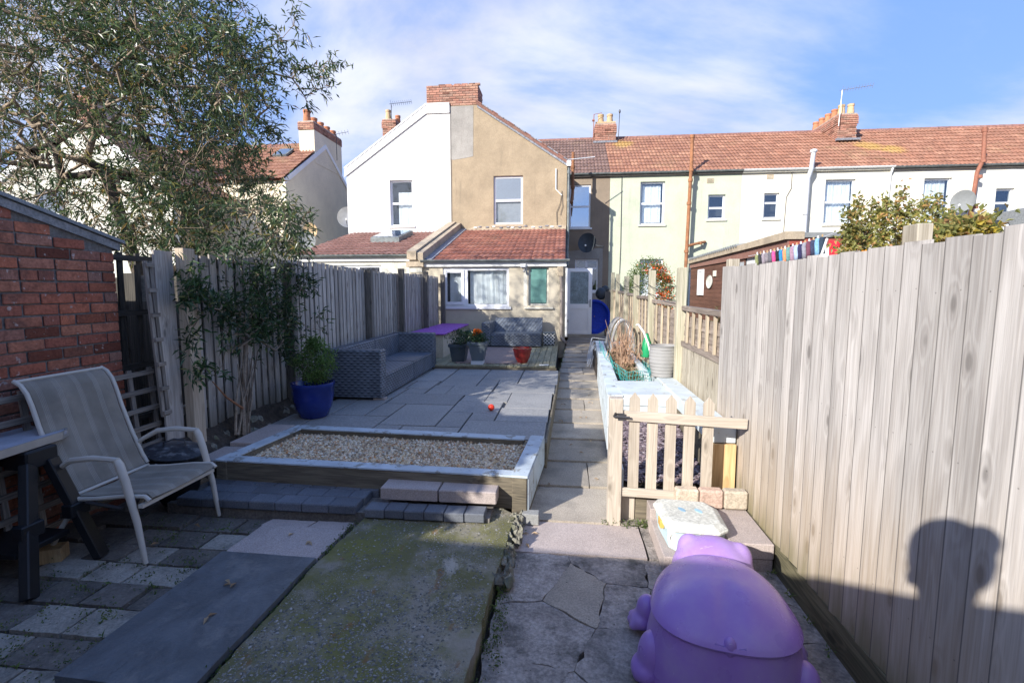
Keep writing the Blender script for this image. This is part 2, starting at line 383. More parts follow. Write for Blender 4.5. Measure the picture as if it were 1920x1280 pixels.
# ---------------------------------------------------------------- mesh builder
ORG = {}
def org(o): return ORG.get(o.name, Vector((0, 0, 0))) if o else Vector((0, 0, 0))
class MB:
    def __init__(s): s.v = []; s.f = []
    def add(s, vs, fs):
        b = len(s.v); s.v += [tuple(v) for v in vs]; s.f += [tuple(b + i for i in f) for f in fs]; return s
    def box(s, x0, x1, y0, y1, z0, z1):
        if x1 < x0: x0, x1 = x1, x0
        if y1 < y0: y0, y1 = y1, y0
        if z1 < z0: z0, z1 = z1, z0
        return s.add([(x0, y0, z0), (x1, y0, z0), (x1, y1, z0), (x0, y1, z0), (x0, y0, z1), (x1, y0, z1), (x1, y1, z1), (x0, y1, z1)],
                     [(0, 3, 2, 1), (4, 5, 6, 7), (0, 1, 5, 4), (1, 2, 6, 5), (2, 3, 7, 6), (3, 0, 4, 7)])
    def bar(s, p0, p1, wd, th, side=(0, 0, 1)):
        """box beam from p0 to p1; side ~ direction of th"""
        p0 = Vector(p0); p1 = Vector(p1); d = (p1 - p0).normalized(); sd = Vector(side)
        a = d.cross(sd)
        if a.length < 1e-4: a = d.cross(Vector((1, 0, 0)))
        a = a.normalized() * wd / 2; b = a.cross(d).normalized() * th / 2
        vs = [p + i * a + j * b for p in (p0, p1) for i, j in ((-1, -1), (1, -1), (1, 1), (-1, 1))]
        return s.add(vs, [(3, 2, 1, 0), (4, 5, 6, 7), (0, 1, 5, 4), (1, 2, 6, 5), (2, 3, 7, 6), (3, 0, 4, 7)])
    def tube(s, pts, r, n=8, cap=True):
        pts = [Vector(p) for p in pts]; N = len(pts)
        rs = r if isinstance(r, (list, tuple)) else [r] * N
        prev = None; b = len(s.v)
        for i, p in enumerate(pts):
            d = (pts[min(i + 1, N - 1)] - pts[max(i - 1, 0)]).normalized()
            if prev is None:
                a = d.cross(Vector((0, 0, 1)))
                if a.length < .05: a = d.cross(Vector((1, 0, 0)))
            else:
                a = prev - d * prev.dot(d)
            a = a.normalized(); prev = a; c = d.cross(a)
            for k in range(n):
                t = 2 * math.pi * k / n
                s.v.append(tuple(p + (a * math.cos(t) + c * math.sin(t)) * rs[i]))
        for i in range(N - 1):
            for k in range(n):
                k2 = (k + 1) % n
                s.f.append((b + i * n + k, b + i * n + k2, b + (i + 1) * n + k2, b + (i + 1) * n + k))
        if cap:
            s.f.append(tuple(b + k for k in range(n))[::-1]); s.f.append(tuple(b + (N - 1) * n + k for k in range(n)))
        return s
    def lathe(s, prof, c=(0, 0, 0), n=24, sx=1, sy=1, cap=True):
        b = len(s.v)
        for (r, z) in prof:
            for k in range(n):
                t = 2 * math.pi * k / n
                s.v.append((c[0] + r * sx * math.cos(t), c[1] + r * sy * math.sin(t), c[2] + z))
        for i in range(len(prof) - 1):
            for k in range(n):
                k2 = (k + 1) % n
                s.f.append((b + i * n + k, b + i * n + k2, b + (i + 1) * n + k2, b + (i + 1) * n + k))
        if cap:
            s.f.append(tuple(b + k for k in range(n))[::-1]); s.f.append(tuple(b + (len(prof) - 1) * n + k for k in range(n)))
        return s
    def sqlathe(s, prof, c=(0, 0, 0)):
        """square section: prof = (halfx, halfy, z)"""
        b = len(s.v)
        for (hx, hy, z) in prof:
            for i, j in ((-1, -1), (1, -1), (1, 1), (-1, 1)): s.v.append((c[0] + i * hx, c[1] + j * hy, c[2] + z))
        for i in range(len(prof) - 1):
            for k in range(4):
                k2 = (k + 1) % 4
                s.f.append((b + i * 4 + k, b + i * 4 + k2, b + (i + 1) * 4 + k2, b + (i + 1) * 4 + k))
        s.f.append((b + 3, b + 2, b + 1, b)); e = b + (len(prof) - 1) * 4; s.f.append((e, e + 1, e + 2, e + 3))
        return s
    def plate(s, outer, holes, axis, a, b):
        """2-D outline with holes extruded from a to b along axis ('x': (y,z), 'y': (x,z), 'z': (x,y))"""
        loops = [list(outer)] + [list(h) for h in holes]
        def P(u, v, w): return {'x': (w, u, v), 'y': (u, w, v), 'z': (u, v, w)}[axis]
        tri = tessellate_polygon([[Vector((u, v, 0)) for u, v in L] for L in loops])
        flat = [p for L in loops for p in L]; n = len(flat); base = len(s.v)
        s.v += [P(u, v, a) for u, v in flat] + [P(u, v, b) for u, v in flat]
        for t in tri:
            s.f.append(tuple(base + i for i in t)); s.f.append(tuple(base + n + i for i in reversed(t)))
        k = 0
        for L in loops:
            m = len(L)
            for i in range(m):
                j = (i + 1) % m
                s.f.append((base + k + i, base + k + j, base + n + k + j, base + n + k + i))
            k += m
        return s
    def rect_plate(s, x0, x1, z0, z1, holes, axis, a, b):
        return s.plate([(x0, z0), (x1, z0), (x1, z1), (x0, z1)], [[(h[0], h[2]), (h[1], h[2]), (h[1], h[3]), (h[0], h[3])] for h in holes], axis, a, b)
    def ball(s, c, r, seg=16, ring=10, sc=(1, 1, 1)):
        pr = []
        b = len(s.v)
        for i in range(ring + 1):
            t = math.pi * i / ring
            rr = max(math.sin(t), 1e-3)
            for k in range(seg):
                q = 2 * math.pi * k / seg
                s.v.append((c[0] + r * sc[0] * rr * math.cos(q), c[1] + r * sc[1] * rr * math.sin(q), c[2] - r * sc[2] * math.cos(t)))
        for i in range(ring):
            for k in range(seg):
                k2 = (k + 1) % seg
                s.f.append((b + i * seg + k, b + i * seg + k2, b + (i + 1) * seg + k2, b + (i + 1) * seg + k))
        return s
    def rot(s, M, start=0):
        s.v = s.v[:start] + [tuple(M @ Vector(v)) for v in s.v[start:]]; return s
    def mesh(s, name, mat, o=Vector((0, 0, 0)), smooth=False, bevel=0.):
        me = bpy.data.meshes.new(name)
        me.from_pydata([(x - o.x, y - o.y, z - o.z) for x, y, z in s.v], [], s.f)
        bm = bmesh.new(); bm.from_mesh(me)
        if len(bm.faces) < 30000 and not getattr(s, 'open', False):
            bmesh.ops.recalc_face_normals(bm, faces=bm.faces)
        if bevel: bmesh.ops.bevel(bm, geom=[e for e in bm.edges], offset=bevel, segments=1, affect='EDGES', clamp_overlap=True)
        bm.to_mesh(me); bm.free()
        me.materials.append(MT[mat] if isinstance(mat, str) else mat)
        if smooth:
            me.polygons.foreach_set('use_smooth', [True] * len(me.polygons))
            if smooth != 'all':
                try: me.set_sharp_from_angle(angle=rad(smooth if smooth is not True else 40))
                except Exception: pass
        me.update(); return me
    def build(s, name, mat, parent=None, smooth=False, bevel=0., label=None, kind=None, at=None):
        o0 = org(parent); a = Vector(at) if at is not None else o0
        ob = bpy.data.objects.new(name, s.mesh(name, mat, a, smooth, bevel)); COL.objects.link(ob)
        ORG[ob.name] = a
        ob.location = a - o0
        if parent: ob.parent = parent
        if label: ob['label'] = label
        if kind: ob['kind'] = kind
        return ob
def place(mesh, name, loc, parent=None, rot=(0, 0, 0), scale=(1, 1, 1)):
    """an object that shares a mesh; loc in world metres"""
    o = bpy.data.objects.new(name, mesh); COL.objects.link(o)
    o.location = Vector(loc) - org(parent); o.rotation_euler = rot; o.scale = scale
    if parent: o.parent = parent
    ORG[o.name] = Vector(loc)
    return o
def tag(o, label, cat, group=None):
    o['label'] = label; o['category'] = cat
    if group: o['group'] = group
    return o
def thing(name, label, cat, loc=(0, 0, 0), group=None):
    o = bpy.data.objects.new(name, None); COL.objects.link(o); o.location = loc; o.empty_display_size = .1
    ORG[o.name] = Vector(loc); return tag(o, label, cat, group)
def struct(o): o['kind'] = 'structure'; return o
def dup(root, loc, rotz=0., label=None):
    m = {}
    def cp(o, par):
        c = o.copy(); COL.objects.link(c); ORG[c.name] = org(o)
        if par: c.parent = par
        for ch in [x for x in kids.get(o.name, [])]: cp(ch, c)
        return c
    kids = {}
    for x in COL.objects:
        if x.parent: kids.setdefault(x.parent.name, []).append(x)
    r = cp(root, None); r.location = loc; r.rotation_euler = (0, 0, rotz); ORG[r.name] = Vector(loc)
    if label: r['label'] = label
    return r

# ---------------------------------------------------------------- shared builders
def tile_mesh(name, mat, w=.28, h=.34, amp=.022, rolls=2, over=.05, th=.014):
    n = rolls * 4; m = MB(); vs = []
    for row, (y, dz) in enumerate(((-over, .030), (h, .004))):
        for i in range(n + 1):
            x = w * i / n
            ph = (i % 4) / 4.
            z = amp * (math.sin(2 * math.pi * ph - math.pi / 2) * .5 + .5)
            vs.append((x, y, z + dz))
    k = n + 1
    low = [(x, -over, z - th) for (x, _, z) in vs[:k]]
    fs = [(i, i + 1, k + i + 1, k + i) for i in range(n)] + [(2 * k + i, 2 * k + i + 1, i + 1, i) for i in range(n)]
    m.add(vs + low, fs); m.open = True
    return m.mesh(name, mat, smooth=50)
def tiled_roof(parent, mesh, p0, du, dv, nu, nv, w, h, clip=None, name='roof_tile'):
    """tiles laid from eave corner p0 along du (unit), up the slope dv (unit)"""
    du = Vector(du).normalized(); dv = Vector(dv).normalized(); dn = du.cross(dv)
    M3 = Matrix((du, dv, dn)).transposed(); e = M3.to_euler()
    for j in range(nv):
        for i in range(nu):
            p = Vector(p0) + du * (i * w) + dv * (j * h) + dn * R.uniform(0, .004)
            if clip and not clip(i * w + w / 2, j * h + h / 2): continue
            o = place(mesh, name, p, parent); o.rotation_euler = (e.x, e.y, e.z)
def window(par, Y, x0, x1, z0, z1, split=None, vsplit=None, curtain=None, glass='glass', sill=True, fw=.06, recess=.09, mat='upvc', sillmat='white_paint', panes=None, axis='y'):
    """white casement window set in a wall whose face is at Y (facing -Y)"""
    f = MB(); yb = Y + recess
    f.rect_plate(x0, x1, z0, z1, [(x0 + fw, x1 - fw, z0 + fw, z1 - fw)], 'y', yb, yb + .06)
    zs = [z0 + fw] ; xs = [x0 + fw]
    if split: f.box(x0 + fw, x1 - fw, yb - .004, yb + .05, z0 + (z1 - z0) * split - fw * .55, z0 + (z1 - z0) * split + fw * .55)
    if vsplit: f.box(x0 + (x1 - x0) * vsplit - fw * .8, x0 + (x1 - x0) * vsplit + fw * .8, yb - .004, yb + .05, z0 + fw, z1 - fw)
    fr = f.build('window', mat, par)
    rows = [(z0 + fw, z1 - fw)] if not split else [(z0 + fw, z0 + (z1 - z0) * split - fw * .55), (z0 + (z1 - z0) * split + fw * .55, z1 - fw)]
    cols = [(x0 + fw, x1 - fw)] if not vsplit else [(x0 + fw, x0 + (x1 - x0) * vsplit - fw * .8), (x0 + (x1 - x0) * vsplit + fw * .8, x1 - fw)]
    for k, (a, b) in enumerate(rows):
        for (c, d) in cols:
            g = glass if not isinstance(glass, (list, tuple)) else glass[min(k, len(glass) - 1)]
            MB().box(c, d, yb + .02, yb + .026, a, b).build('pane', g, fr)
    if curtain:
        for (cx0, cx1, cz0, cz1, gather) in curtain:
            m = MB(); n = max(12, int((cx1 - cx0) / .025)); vs = []
            for q, z in enumerate((cz0, cz1)):
                for i in range(n + 1):
                    t = i / n; x = cx0 + (cx1 - cx0) * t
                    if q == 0 and gather: x = x + gather * (cx1 - cx0) * t * (1 - t) * 1.0
                    vs.append((x, yb + .14 + .018 * math.sin(i * 1.9 + math.sin(i * .7) * 2), z))
            m.add(vs, [(i, i + 1, n + 2 + i, n + 1 + i) for i in range(n)]); m.open = True
            m.build('curtain', 'curtain', fr, smooth='all')
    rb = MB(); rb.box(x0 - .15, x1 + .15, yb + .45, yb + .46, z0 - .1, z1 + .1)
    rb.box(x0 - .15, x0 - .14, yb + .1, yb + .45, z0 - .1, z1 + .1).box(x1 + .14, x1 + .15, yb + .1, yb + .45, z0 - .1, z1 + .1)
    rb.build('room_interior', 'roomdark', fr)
    if sill: MB().box(x0 - .06, x1 + .06, Y - .05, yb, z0 - .06, z0 + .002).build('sill', sillmat, fr)
    return fr
def brick_pack(parent, x0, x1, y0, y1, z0, z1, mesh_l, bl=.225, bh=.075, face='xz', skip=None, jog=.004):
    """bricks as objects on the -Y face ('y') """
    nr = int(round((z1 - z0) / bh))
    for r in range(nr):
        x = x0 - (bl / 2 if r % 2 else 0)
        while x < x1 - .02:
            a = max(x, x0); b = min(x + bl, x1)
            if b - a > .04:
                o = place(mesh_l, 'brick', ((a + b) / 2, y0 + R.uniform(-jog, jog), z0 + (r + .5) * bh), parent, scale=((b - a - .01) / .215, 1, 1))
            x += bl
def brick_mesh(mat, name='brick', l=.215, d=.1, h=.065, bev=.005):
    return MB().box(-l / 2, l / 2, 0, d, -h / 2, h / 2).mesh(name, mat, bevel=bev)

def leaf_verts(p, d, L, W, up):
    d = d.normalized(); s = d.cross(up)
    if s.length < .01: s = d.cross(Vector((1, 0, 0)))
    s = s.normalized() * W / 2; n = s.cross(d).normalized() * W * .25
    return [p, p + d * L * .45 + s + n, p + d * L - n * 2, p + d * L * .45 - s + n]
def rv(s=1.): return Vector((R.gauss(0, s), R.gauss(0, s), R.gauss(0, s)))
def foliage(pts, dirs, n, L, W, spread, droop=.3, name='leaves', mat=None, parent=None, at=None, tags='stuff', cluster=False):
    m = MB(); V = []; Fc = []
    for p, d in zip(pts, dirs):
        k = n if isinstance(n, int) else R.randint(*n)
        for _ in range(k):
            q = p + rv(spread); dd = (d * .6 + rv(.7)); dd.z -= droop
            l = L * R.uniform(.6, 1.2); b = len(V)
            V += leaf_verts(q, dd, l, W * R.uniform(.7, 1.2), rv(1) + Vector((0, 0, 1.4)))
            Fc += [(b, b + 1, b + 2, b + 3)]
    m.v = [tuple(v) for v in V]; m.f = Fc; m.open = True
    return m.build(name, mat, parent, kind=tags, at=at)
def grow(seeds, attract, step=.25, wob=.05, rmin=.003, p=2.4, rmax=None):
    """space filling branch skeleton: returns nodes, parent index, radii, tips"""
    nodes = [Vector(s) for s in seeds]; par = [-1] + list(range(len(seeds) - 1)); tips = []
    arr = np.array([tuple(n) for n in nodes])
    order = sorted(attract, key=lambda a: (a - nodes[-1]).length)
    buf = [tuple(n) for n in nodes]
    arr = np.zeros((len(seeds) + len(attract) * 14, 3)); arr[:len(nodes)] = buf; cnt = len(nodes)
    for a in order:
        d2 = ((arr[:cnt] - np.array(tuple(a))) ** 2).sum(1); i = int(d2.argmin()); D = math.sqrt(d2[i])
        if D < .02: tips.append(i); continue
        k = min(12, max(1, int(D / step))); last = i; s0 = nodes[i]
        side = rv(.18 * D)
        for j in range(1, k + 1):
            t = j / k; q = s0.lerp(a, t) + side * (t * (1 - t)) + (rv(wob) if j < k else Vector((0, 0, 0)))
            nodes.append(q); par.append(last); last = len(nodes) - 1; arr[cnt] = tuple(q); cnt += 1
        tips.append(last)
    acc = [0.] * len(nodes); kid = [0] * len(nodes)
    for i in range(len(nodes) - 1, -1, -1):
        if acc[i] == 0: acc[i] = rmin ** p
        if par[i] >= 0: acc[par[i]] += acc[i]; kid[par[i]] += 1
    rr = [a ** (1 / p) for a in acc]
    if rmax: s = rmax / max(rr); rr = [max(rmin, r * s) if r > rmin * 1.5 else r for r in rr]
    return nodes, par, rr, tips
def limbs(nodes, par, rr, name, mat, parent, at=None, rcut=0., kind='stuff'):
    m = MB(); m.open = True; V = m.v; Fc = m.f
    for i, pi in enumerate(par):
        if pi < 0: continue
        a, b = nodes[pi], nodes[i]; ra = min(rr[pi], rr[i] * 1.5); rb = rr[i]
        d = b - a
        if d.length < 1e-4: continue
        n = 3 if rb < .008 else (5 if rb < .03 else 8)
        d.normalize(); s = d.cross(Vector((.3, .2, 1)))
        if s.length < .01: s = d.cross(Vector((1, 0, 0)))
        s.normalize(); t = d.cross(s); base = len(V)
        for (p, r) in ((a - d * ra * .3, ra), (b + d * rb * .3, rb)):
            for k in range(n):
                q = 2 * math.pi * k / n; V.append(tuple(p + (s * math.cos(q) + t * math.sin(q)) * r))
        for k in range(n):
            k2 = (k + 1) % n; Fc.append((base + k, base + k2, base + n + k2, base + n + k))
    return m.build(name, mat, parent, smooth='all', kind=kind, at=at)
# ================================================================ GROUND AND PAVING
m = MB(); m.add([(-400, -200, -.22), (400, -200, -.22), (400, 600, -.22), (-400, 600, -.22)], [(0, 1, 2, 3)])
struct(m.build('ground', 'soil'))
def zp(y): return -.05 + max(0, y - 3.45) * .027
def pathL(y): return -.30 + (y - 3.4) * .036
# soil bed below the pavings
struct(MB().box(-.5, 1.4, -1, 3.6, -.2, -.105).build('earth', 'soil'))

def clip_poly(poly, a, b, c):
    out = []
    for i in range(len(poly)):
        p, q = poly[i], poly[(i + 1) % len(poly)]
        dp = a * p[0] + b * p[1] - c; dq = a * q[0] + b * q[1] - c
        if dp <= 0: out.append(p)
        if dp * dq < 0:
            t = dp / (dp - dq); out.append((p[0] + (q[0] - p[0]) * t, p[1] + (q[1] - p[1]) * t))
    return out
def shrink(poly, g):
    cx = sum(p[0] for p in poly) / len(poly); cy = sum(p[1] for p in poly) / len(poly)
    o = []
    for x, y in poly:
        d = math.hypot(x - cx, y - cy); k = max(0, (d - g) / d) if d else 1
        o.append((cx + (x - cx) * k, cy + (y - cy) * k))
    return o
def rough(poly, amp, step=.05):
    o = []
    for i in range(len(poly)):
        p, q = poly[i], poly[(i + 1) % len(poly)]
        L = math.hypot(q[0] - p[0], q[1] - p[1]); n = max(1, int(L / step))
        for k in range(n):
            t = k / n; j = amp if 0 < k else 0
            o.append((p[0] + (q[0] - p[0]) * t + R.uniform(-j, j), p[1] + (q[1] - p[1]) * t + R.uniform(-j, j)))
    return o
# --- near path: crazed concrete in irregular pieces
path = thing('concrete_path', '', '', (0, 0, 0)); del path['label']; del path['category']; struct(path)
seeds = [(R.uniform(-.3, 1.2), R.uniform(.8, 2.95)) for _ in range(9)] + [(-.15, 1.2), (.2, .9), (.6, 1.0), (1.05, .9), (.0, 1.75), (.45, 1.5), (.95, 1.45), (.35, 2.1), (-.12, 2.28), (.12, 2.62), (.55, 2.5), (.85, 2.05),
         (1.12, 2.0), (.98, 2.6), (-.2, 2.75), (.35, 2.86), (.75, 2.85), (1.15, 2.85), (.15, 1.35)]
for i, s in enumerate(seeds):
    poly = [(-.36, .3), (1.30, .3), (1.30, 3.0), (-.36, 3.0)]
    for j, t in enumerate(seeds):
        if i == j: continue
        a, b = t[0] - s[0], t[1] - s[1]; c = (t[0] ** 2 + t[1] ** 2 - s[0] ** 2 - s[1] ** 2) / 2
        poly = clip_poly(poly, a, b, c)
        if len(poly) < 3: break
    if len(poly) < 3: continue
    poly = rough(shrink(poly, .0025), .011, .045)
    z = R.uniform(-.064, -.057)
    MB().plate(poly, [], 'z', -.12, z).build('paving_piece', 'concrete_old' if i not in (18,) else 'concrete', path)
# pink-grey slabs crossing the path, then the long run of slabs
for (x0, x1, y0, y1, z, mt) in ((-.33, .53, 3.01, 3.43, -.054, 'pinkslab'), (.545, .60, 3.01, 3.42, -.058, 'concrete_old'), (.61, 1.28, 3.01, 3.42, -.064, 'concrete_old')):
    MB().plate(rough([(x0, y0), (x1, y0), (x1, y1), (x0, y1)], .004, .09), [], 'z', -.12, z).build('paving_slab', mt, path)
y = 3.44; k = 0
while y < 14.3:
    L = (.62, .58, .66, .6)[k % 4]; xa = pathL(y) + .01; xb = .62 + max(0, y - 5) * .02
    z = zp(y + L / 2) - (R.uniform(0, .006))
    if k % 4 == 1 and y < 12:
        w_ = xa + (xb - xa) * .55
        MB().plate(rough([(xa, y), (w_ - .004, y), (w_ - .004, y + L - .008), (xa, y + L - .008)], .003, .12), [], 'z', z - .1, z).build('paving_slab', 'concrete', path)
        MB().plate(rough([(w_ + .004, y), (xb, y), (xb, y + L - .008), (w_ + .004, y + L - .008)], .003, .12), [], 'z', z - .1, z + .003).build('paving_slab', 'concrete', path)
    else:
        MB().plate(rough([(xa, y), (xb, y), (xb, y + L - .008), (xa, y + L - .008)], .003, .12), [], 'z', z - .1, z).build('paving_slab', 'concrete', path)
    y += L; k += 1
# yard beyond the kitchen corner
struct(MB().box(.6, 1.3, 9.9, 19, -.1, .17).build('yard_ground', 'concrete'))
struct(MB().box(0, 1.6, 14.3, 19, -.1, .24).build('back_yard_ground', 'concrete'))

# --- mossy exposed-aggregate slab
m = NT('mossy_aggregate'); v = m.coords('Object', rnd=False)
peb = m.voro(v, 85, out='Distance'); cid = m.n('ShaderNodeTexVoronoi'); m.l(v, cid.inputs['Vector']); cid.inputs['Scale'].default_value = 85
n1_ = m.noise(v, 2.2, 8, .68); n2_ = m.noise(v, 6, 7, .7)
base = m.mix(m.ramp(n1_, .38, .56), (.26, .235, .19), (.135, .13, .06))
base = m.mix(m.ramp(m.noise(v, 1.3, 7, .7), .50, .64, 0, .85), base, (.17, .165, .05))
base = m.mix(m.ramp(m.noise(m.coords(rnd=False, scale=(1.5, .8, 1)), 1.7, 8, .72), .56, .66, 0, .85), base, (.40, .37, .32))
base = m.mix(m.ramp(m.noise(m.coords(rnd=False, scale=(3, 1.6, 1)), 2.1, 6, .7), .60, .67, 0, .7), base, (.20, .10, .045))
pm = m.math('MULTIPLY', m.ramp(peb, .28, .36, 1, 0), m.ramp(m.noise(v, 3.5, 4), .42, .55))
pc = m.mix(m.ramp(m.noise(v, 120, 2), .35, .65), (.12, .12, .11), (.36, .35, .32))
c = m.mix(m.math('MULTIPLY', pm, .8), base, pc)
nr = m.bump(m.math('ADD', m.math('MULTIPLY', pm, .8), m.noise(v, 45, 7, .7)), .9, .007)
MT['aggregate'] = m.done(c, .95, nr, spec=.2)
ag = [(-1.43, .4), (-.40, .4), (-.38, 2.3), (-.35, 3.0), (-.34, 3.35), (-.45, 3.45), (-1.36, 3.45), (-1.43, 2.6)]
slab = struct(MB().plate(rough(ag, .008, .05), [], 'z', -.12, .03).build('concrete_slab', 'aggregate'))
def pebble_scatter(name, mat, n, fn, smin, smax, parent=None, flat=.5, at=None, kind='stuff'):
    ico = [Vector(v) for v in ((0, 0, 1), (.9, 0, .3), (.28, .85, .3), (-.72, .53, .3), (-.72, -.53, .3), (.28, -.85, .3))]
    fs = [(0, 1, 2), (0, 2, 3), (0, 3, 4), (0, 4, 5), (0, 5, 1)]
    mm = MB(); V = []; F = []
    for _ in range(n):
        p = fn(); s = R.uniform(smin, smax); e = Matrix.Rotation(R.uniform(0, 6.3), 3, 'Z') @ Matrix.Rotation(R.uniform(-.5, .5), 3, 'X')
        b = len(V); sx = s * R.uniform(.7, 1.4); sy = s * R.uniform(.6, 1); sz = s * flat
        for q in ico: V.append(tuple(Vector(p) + e @ Vector((q.x * sx, q.y * sy, (q.z - .35) * sz * 1.4))))
        F += [tuple(b + i for i in f) for f in fs]
    mm.v = V; mm.f = F; mm.open = True
    return mm.build(name, mat, parent, kind=kind, at=at)
def pebmat(name, stops, rough_=.75):
    m = NT(name); c = m.cramp(m.island(), stops); c = hsv(m, c, m.ramp(m.noise(m.coords(), 90, 3), .3, .7, .8, 1.2)); return m.done(c, rough_, spec=.35)
MT['flint'] = pebmat('slab_pebble', [(0, (.09, .09, .08)), (.5, (.15, .145, .125)), (.8, (.24, .23, .205)), (1, (.33, .32, .30))])
MT['gravel'] = pebmat('golden_gravel', [(0, (.52, .37, .20)), (.2, (.72, .61, .42)), (.42, (.24, .15, .085)), (.55, (.78, .70, .55)), (.72, (.50, .25, .10)), (.86, (.30, .26, .20)), (1, (.86, .79, .64))])
def agp():
    while True:
        x = R.uniform(-1.40, -.40); yy = R.uniform(.9, 3.42) if R.random() < .5 else R.uniform(.9, 2.4)
        if mnoise.noise(Vector((x * 2.2, yy * 1.8, 3))) > -.12 or R.random() < .12: return (x, yy, .031)
pebble_scatter('slab_pebbles', 'flint', 6500, agp, .003, .0100, flat=.35)
# broken edge rubble of the slab
MT['rubble'] = simple('rubble', (.22, .21, .17), .95, .3, 20, .9, 60, rnd=.2, dirt=(.09, .10, .04), dirtamt=.8)
for i in range(34):
    yy = R.uniform(2.55, 3.5); xx = -.36 + R.uniform(-.03, .06) + (.02 if yy > 3 else 0)
    b = MB().ball((0, 0, 0), R.uniform(.018, .045), 6, 4, (1, R.uniform(.6, 1.2), .8))
    b.v = [(x + R.uniform(-.006, .006), y2 + R.uniform(-.006, .006), z + R.uniform(-.006, .006)) for x, y2, z in b.v]
    b.rot(Matrix.Rotation(R.uniform(0, 3), 4, 'Z'))
    b.v = [(x + xx, y2 + yy, z + R.uniform(-.03, .02)) for x, y2, z in b.v]
    struct(b.build('broken_edge_stone', 'rubble', slab)); 

# --- old block paving at the left
oldp = thing('block_paving', '', '', (-2.7, 2, 0)); del oldp['label']; del oldp['category']; struct(oldp)
struct(MB().box(-4.6, -1.44, .2, 3.75, -.15, -.032).build('paving_bed', 'mortar'))
yy = .75; r = 0
while yy < 3.14:
    hgt = R.choice((.19, .2, .21)); x = -4.4 + (r % 2) * .14
    slant = .0
    while x < -1.5:
        wd = R.uniform(.24, .40)
        x1 = min(x + wd, -1.45); cx = (x + x1) / 2
        inslate = -2.07 < cx < -1.4 and 1.62 < yy + .1 < 3.05
        if x1 - x > .06 and not inslate:
            mt = 'paleblock' if (R.random() < .22 or (yy < 1.9 and cx > -2.9 and R.random() < .6)) else 'oldblock'
            g = .009; poly = [(x + g, yy + g), (x1 - g, yy + g + R.uniform(-.006, .006)), (x1 - g, yy + hgt - g), (x + g, yy + hgt - g + R.uniform(-.006, .006))]
            z = R.uniform(-.012, .004)
            o = MB().plate(rough(poly, .004, .06), [], 'z', -.06, z).build('paving_block', mt, oldp, bevel=0)
            o.rotation_euler = (R.uniform(-.01, .01), R.uniform(-.01, .01), 0)
        x = x1
    yy += hgt; r += 1
for (x0, x1, y0, y1) in ((-2.07, -1.74, 3.055, 3.14), (-1.73, -1.46, 3.055, 3.15)):
    MB().plate(rough([(x0, y0), (x1, y0), (x1 + .02, y1), (x0 + .03, y1)], .004), [], 'z', -.06, .008).build('paving_slab', 'pinkslab', oldp)
MB().plate(rough([(-2.07, 2.67), (-1.47, 2.66), (-1.45, 3.04), (-2.05, 3.045)], .002, .1), [], 'z', -.06, .014).build('paving_slab', 'pinkslab', oldp)
# moss in the joints
MT['moss'] = leafmat('moss_green', [(0, (.05, .09, .02)), (.6, (.09, .13, .03)), (1, (.14, .17, .05))], .9, .1)
P_ = []
for i in range(260):
    a = R.random()
    if a < .7: P_.append(Vector((R.uniform(-3.0, -2.05), R.uniform(1.2, 3.1), -.010)))
    else: P_.append(Vector((-1.44 + R.uniform(-.01, .01), R.uniform(1.0, 3.4), .0)))
for i in range(60): P_.append(Vector((-.33 + R.uniform(-.02, .04), R.uniform(1.2, 3.4), -.05)))
for i in range(30): P_.append(Vector((R.uniform(.3, .7), R.uniform(3.42, 3.47), -.05)))
foliage(P_, [Vector((0, 0, 1))] * len(P_), 18, .014, .008, .016, 0, 'moss', 'moss')
MT['weed'] = leafmat('weed_green', [(0, (.06, .11, .025)), (.6, (.12, .18, .04)), (1, (.22, .24, .08))], .7, .2)
W_ = [Vector((-1.44 + R.uniform(-.015, .015), R.uniform(1.4, 3.1), .0)) for _ in range(7)] + [Vector((R.uniform(-2.9, -2.1), R.uniform(1.4, 3.1), -.01)) for _ in range(9)] + [Vector((-.34 + R.uniform(-.02, .02), R.uniform(2.2, 3.5), -.04)) for _ in range(10)] + [Vector((pathL(y) + .0, y, zp(y))) for y in np.linspace(3.8, 12, 26)] + [Vector((1.24, y, -.05)) for y in np.linspace(1.2, 2.9, 9)] + [Vector((R.uniform(-2.9, -2.72), R.uniform(3.6, 5), .1)) for _ in range(10)] + [Vector((R.uniform(.5, .62), 3.44, -.05)) for _ in range(4)]
foliage(W_, [Vector((0, 0, 1))] * len(W_), 10, .035, .009, .012, -.25, 'weeds', 'weed')
MT['grit'] = pebmat('grit', [(0, (.10, .09, .075)), (.5, (.2, .18, .15)), (1, (.36, .33, .28))])
def gritp():
    a = R.random()
    if a < .3: return (-.34 + abs(R.gauss(0, .05)), R.uniform(1.2, 3.5), -.056)
    if a < .5: return (R.uniform(-.3, 1.2), R.uniform(1.2, 3.0), -.058)
    if a < .75: y = R.uniform(3.5, 10); return (pathL(y) + .02 + abs(R.gauss(0, .05)), y, zp(y) + .003)
    return (R.uniform(-3, -1.5), R.uniform(1.2, 3.15), .001)
pebble_scatter('grit', 'grit', 1500, gritp, .0015, .006)

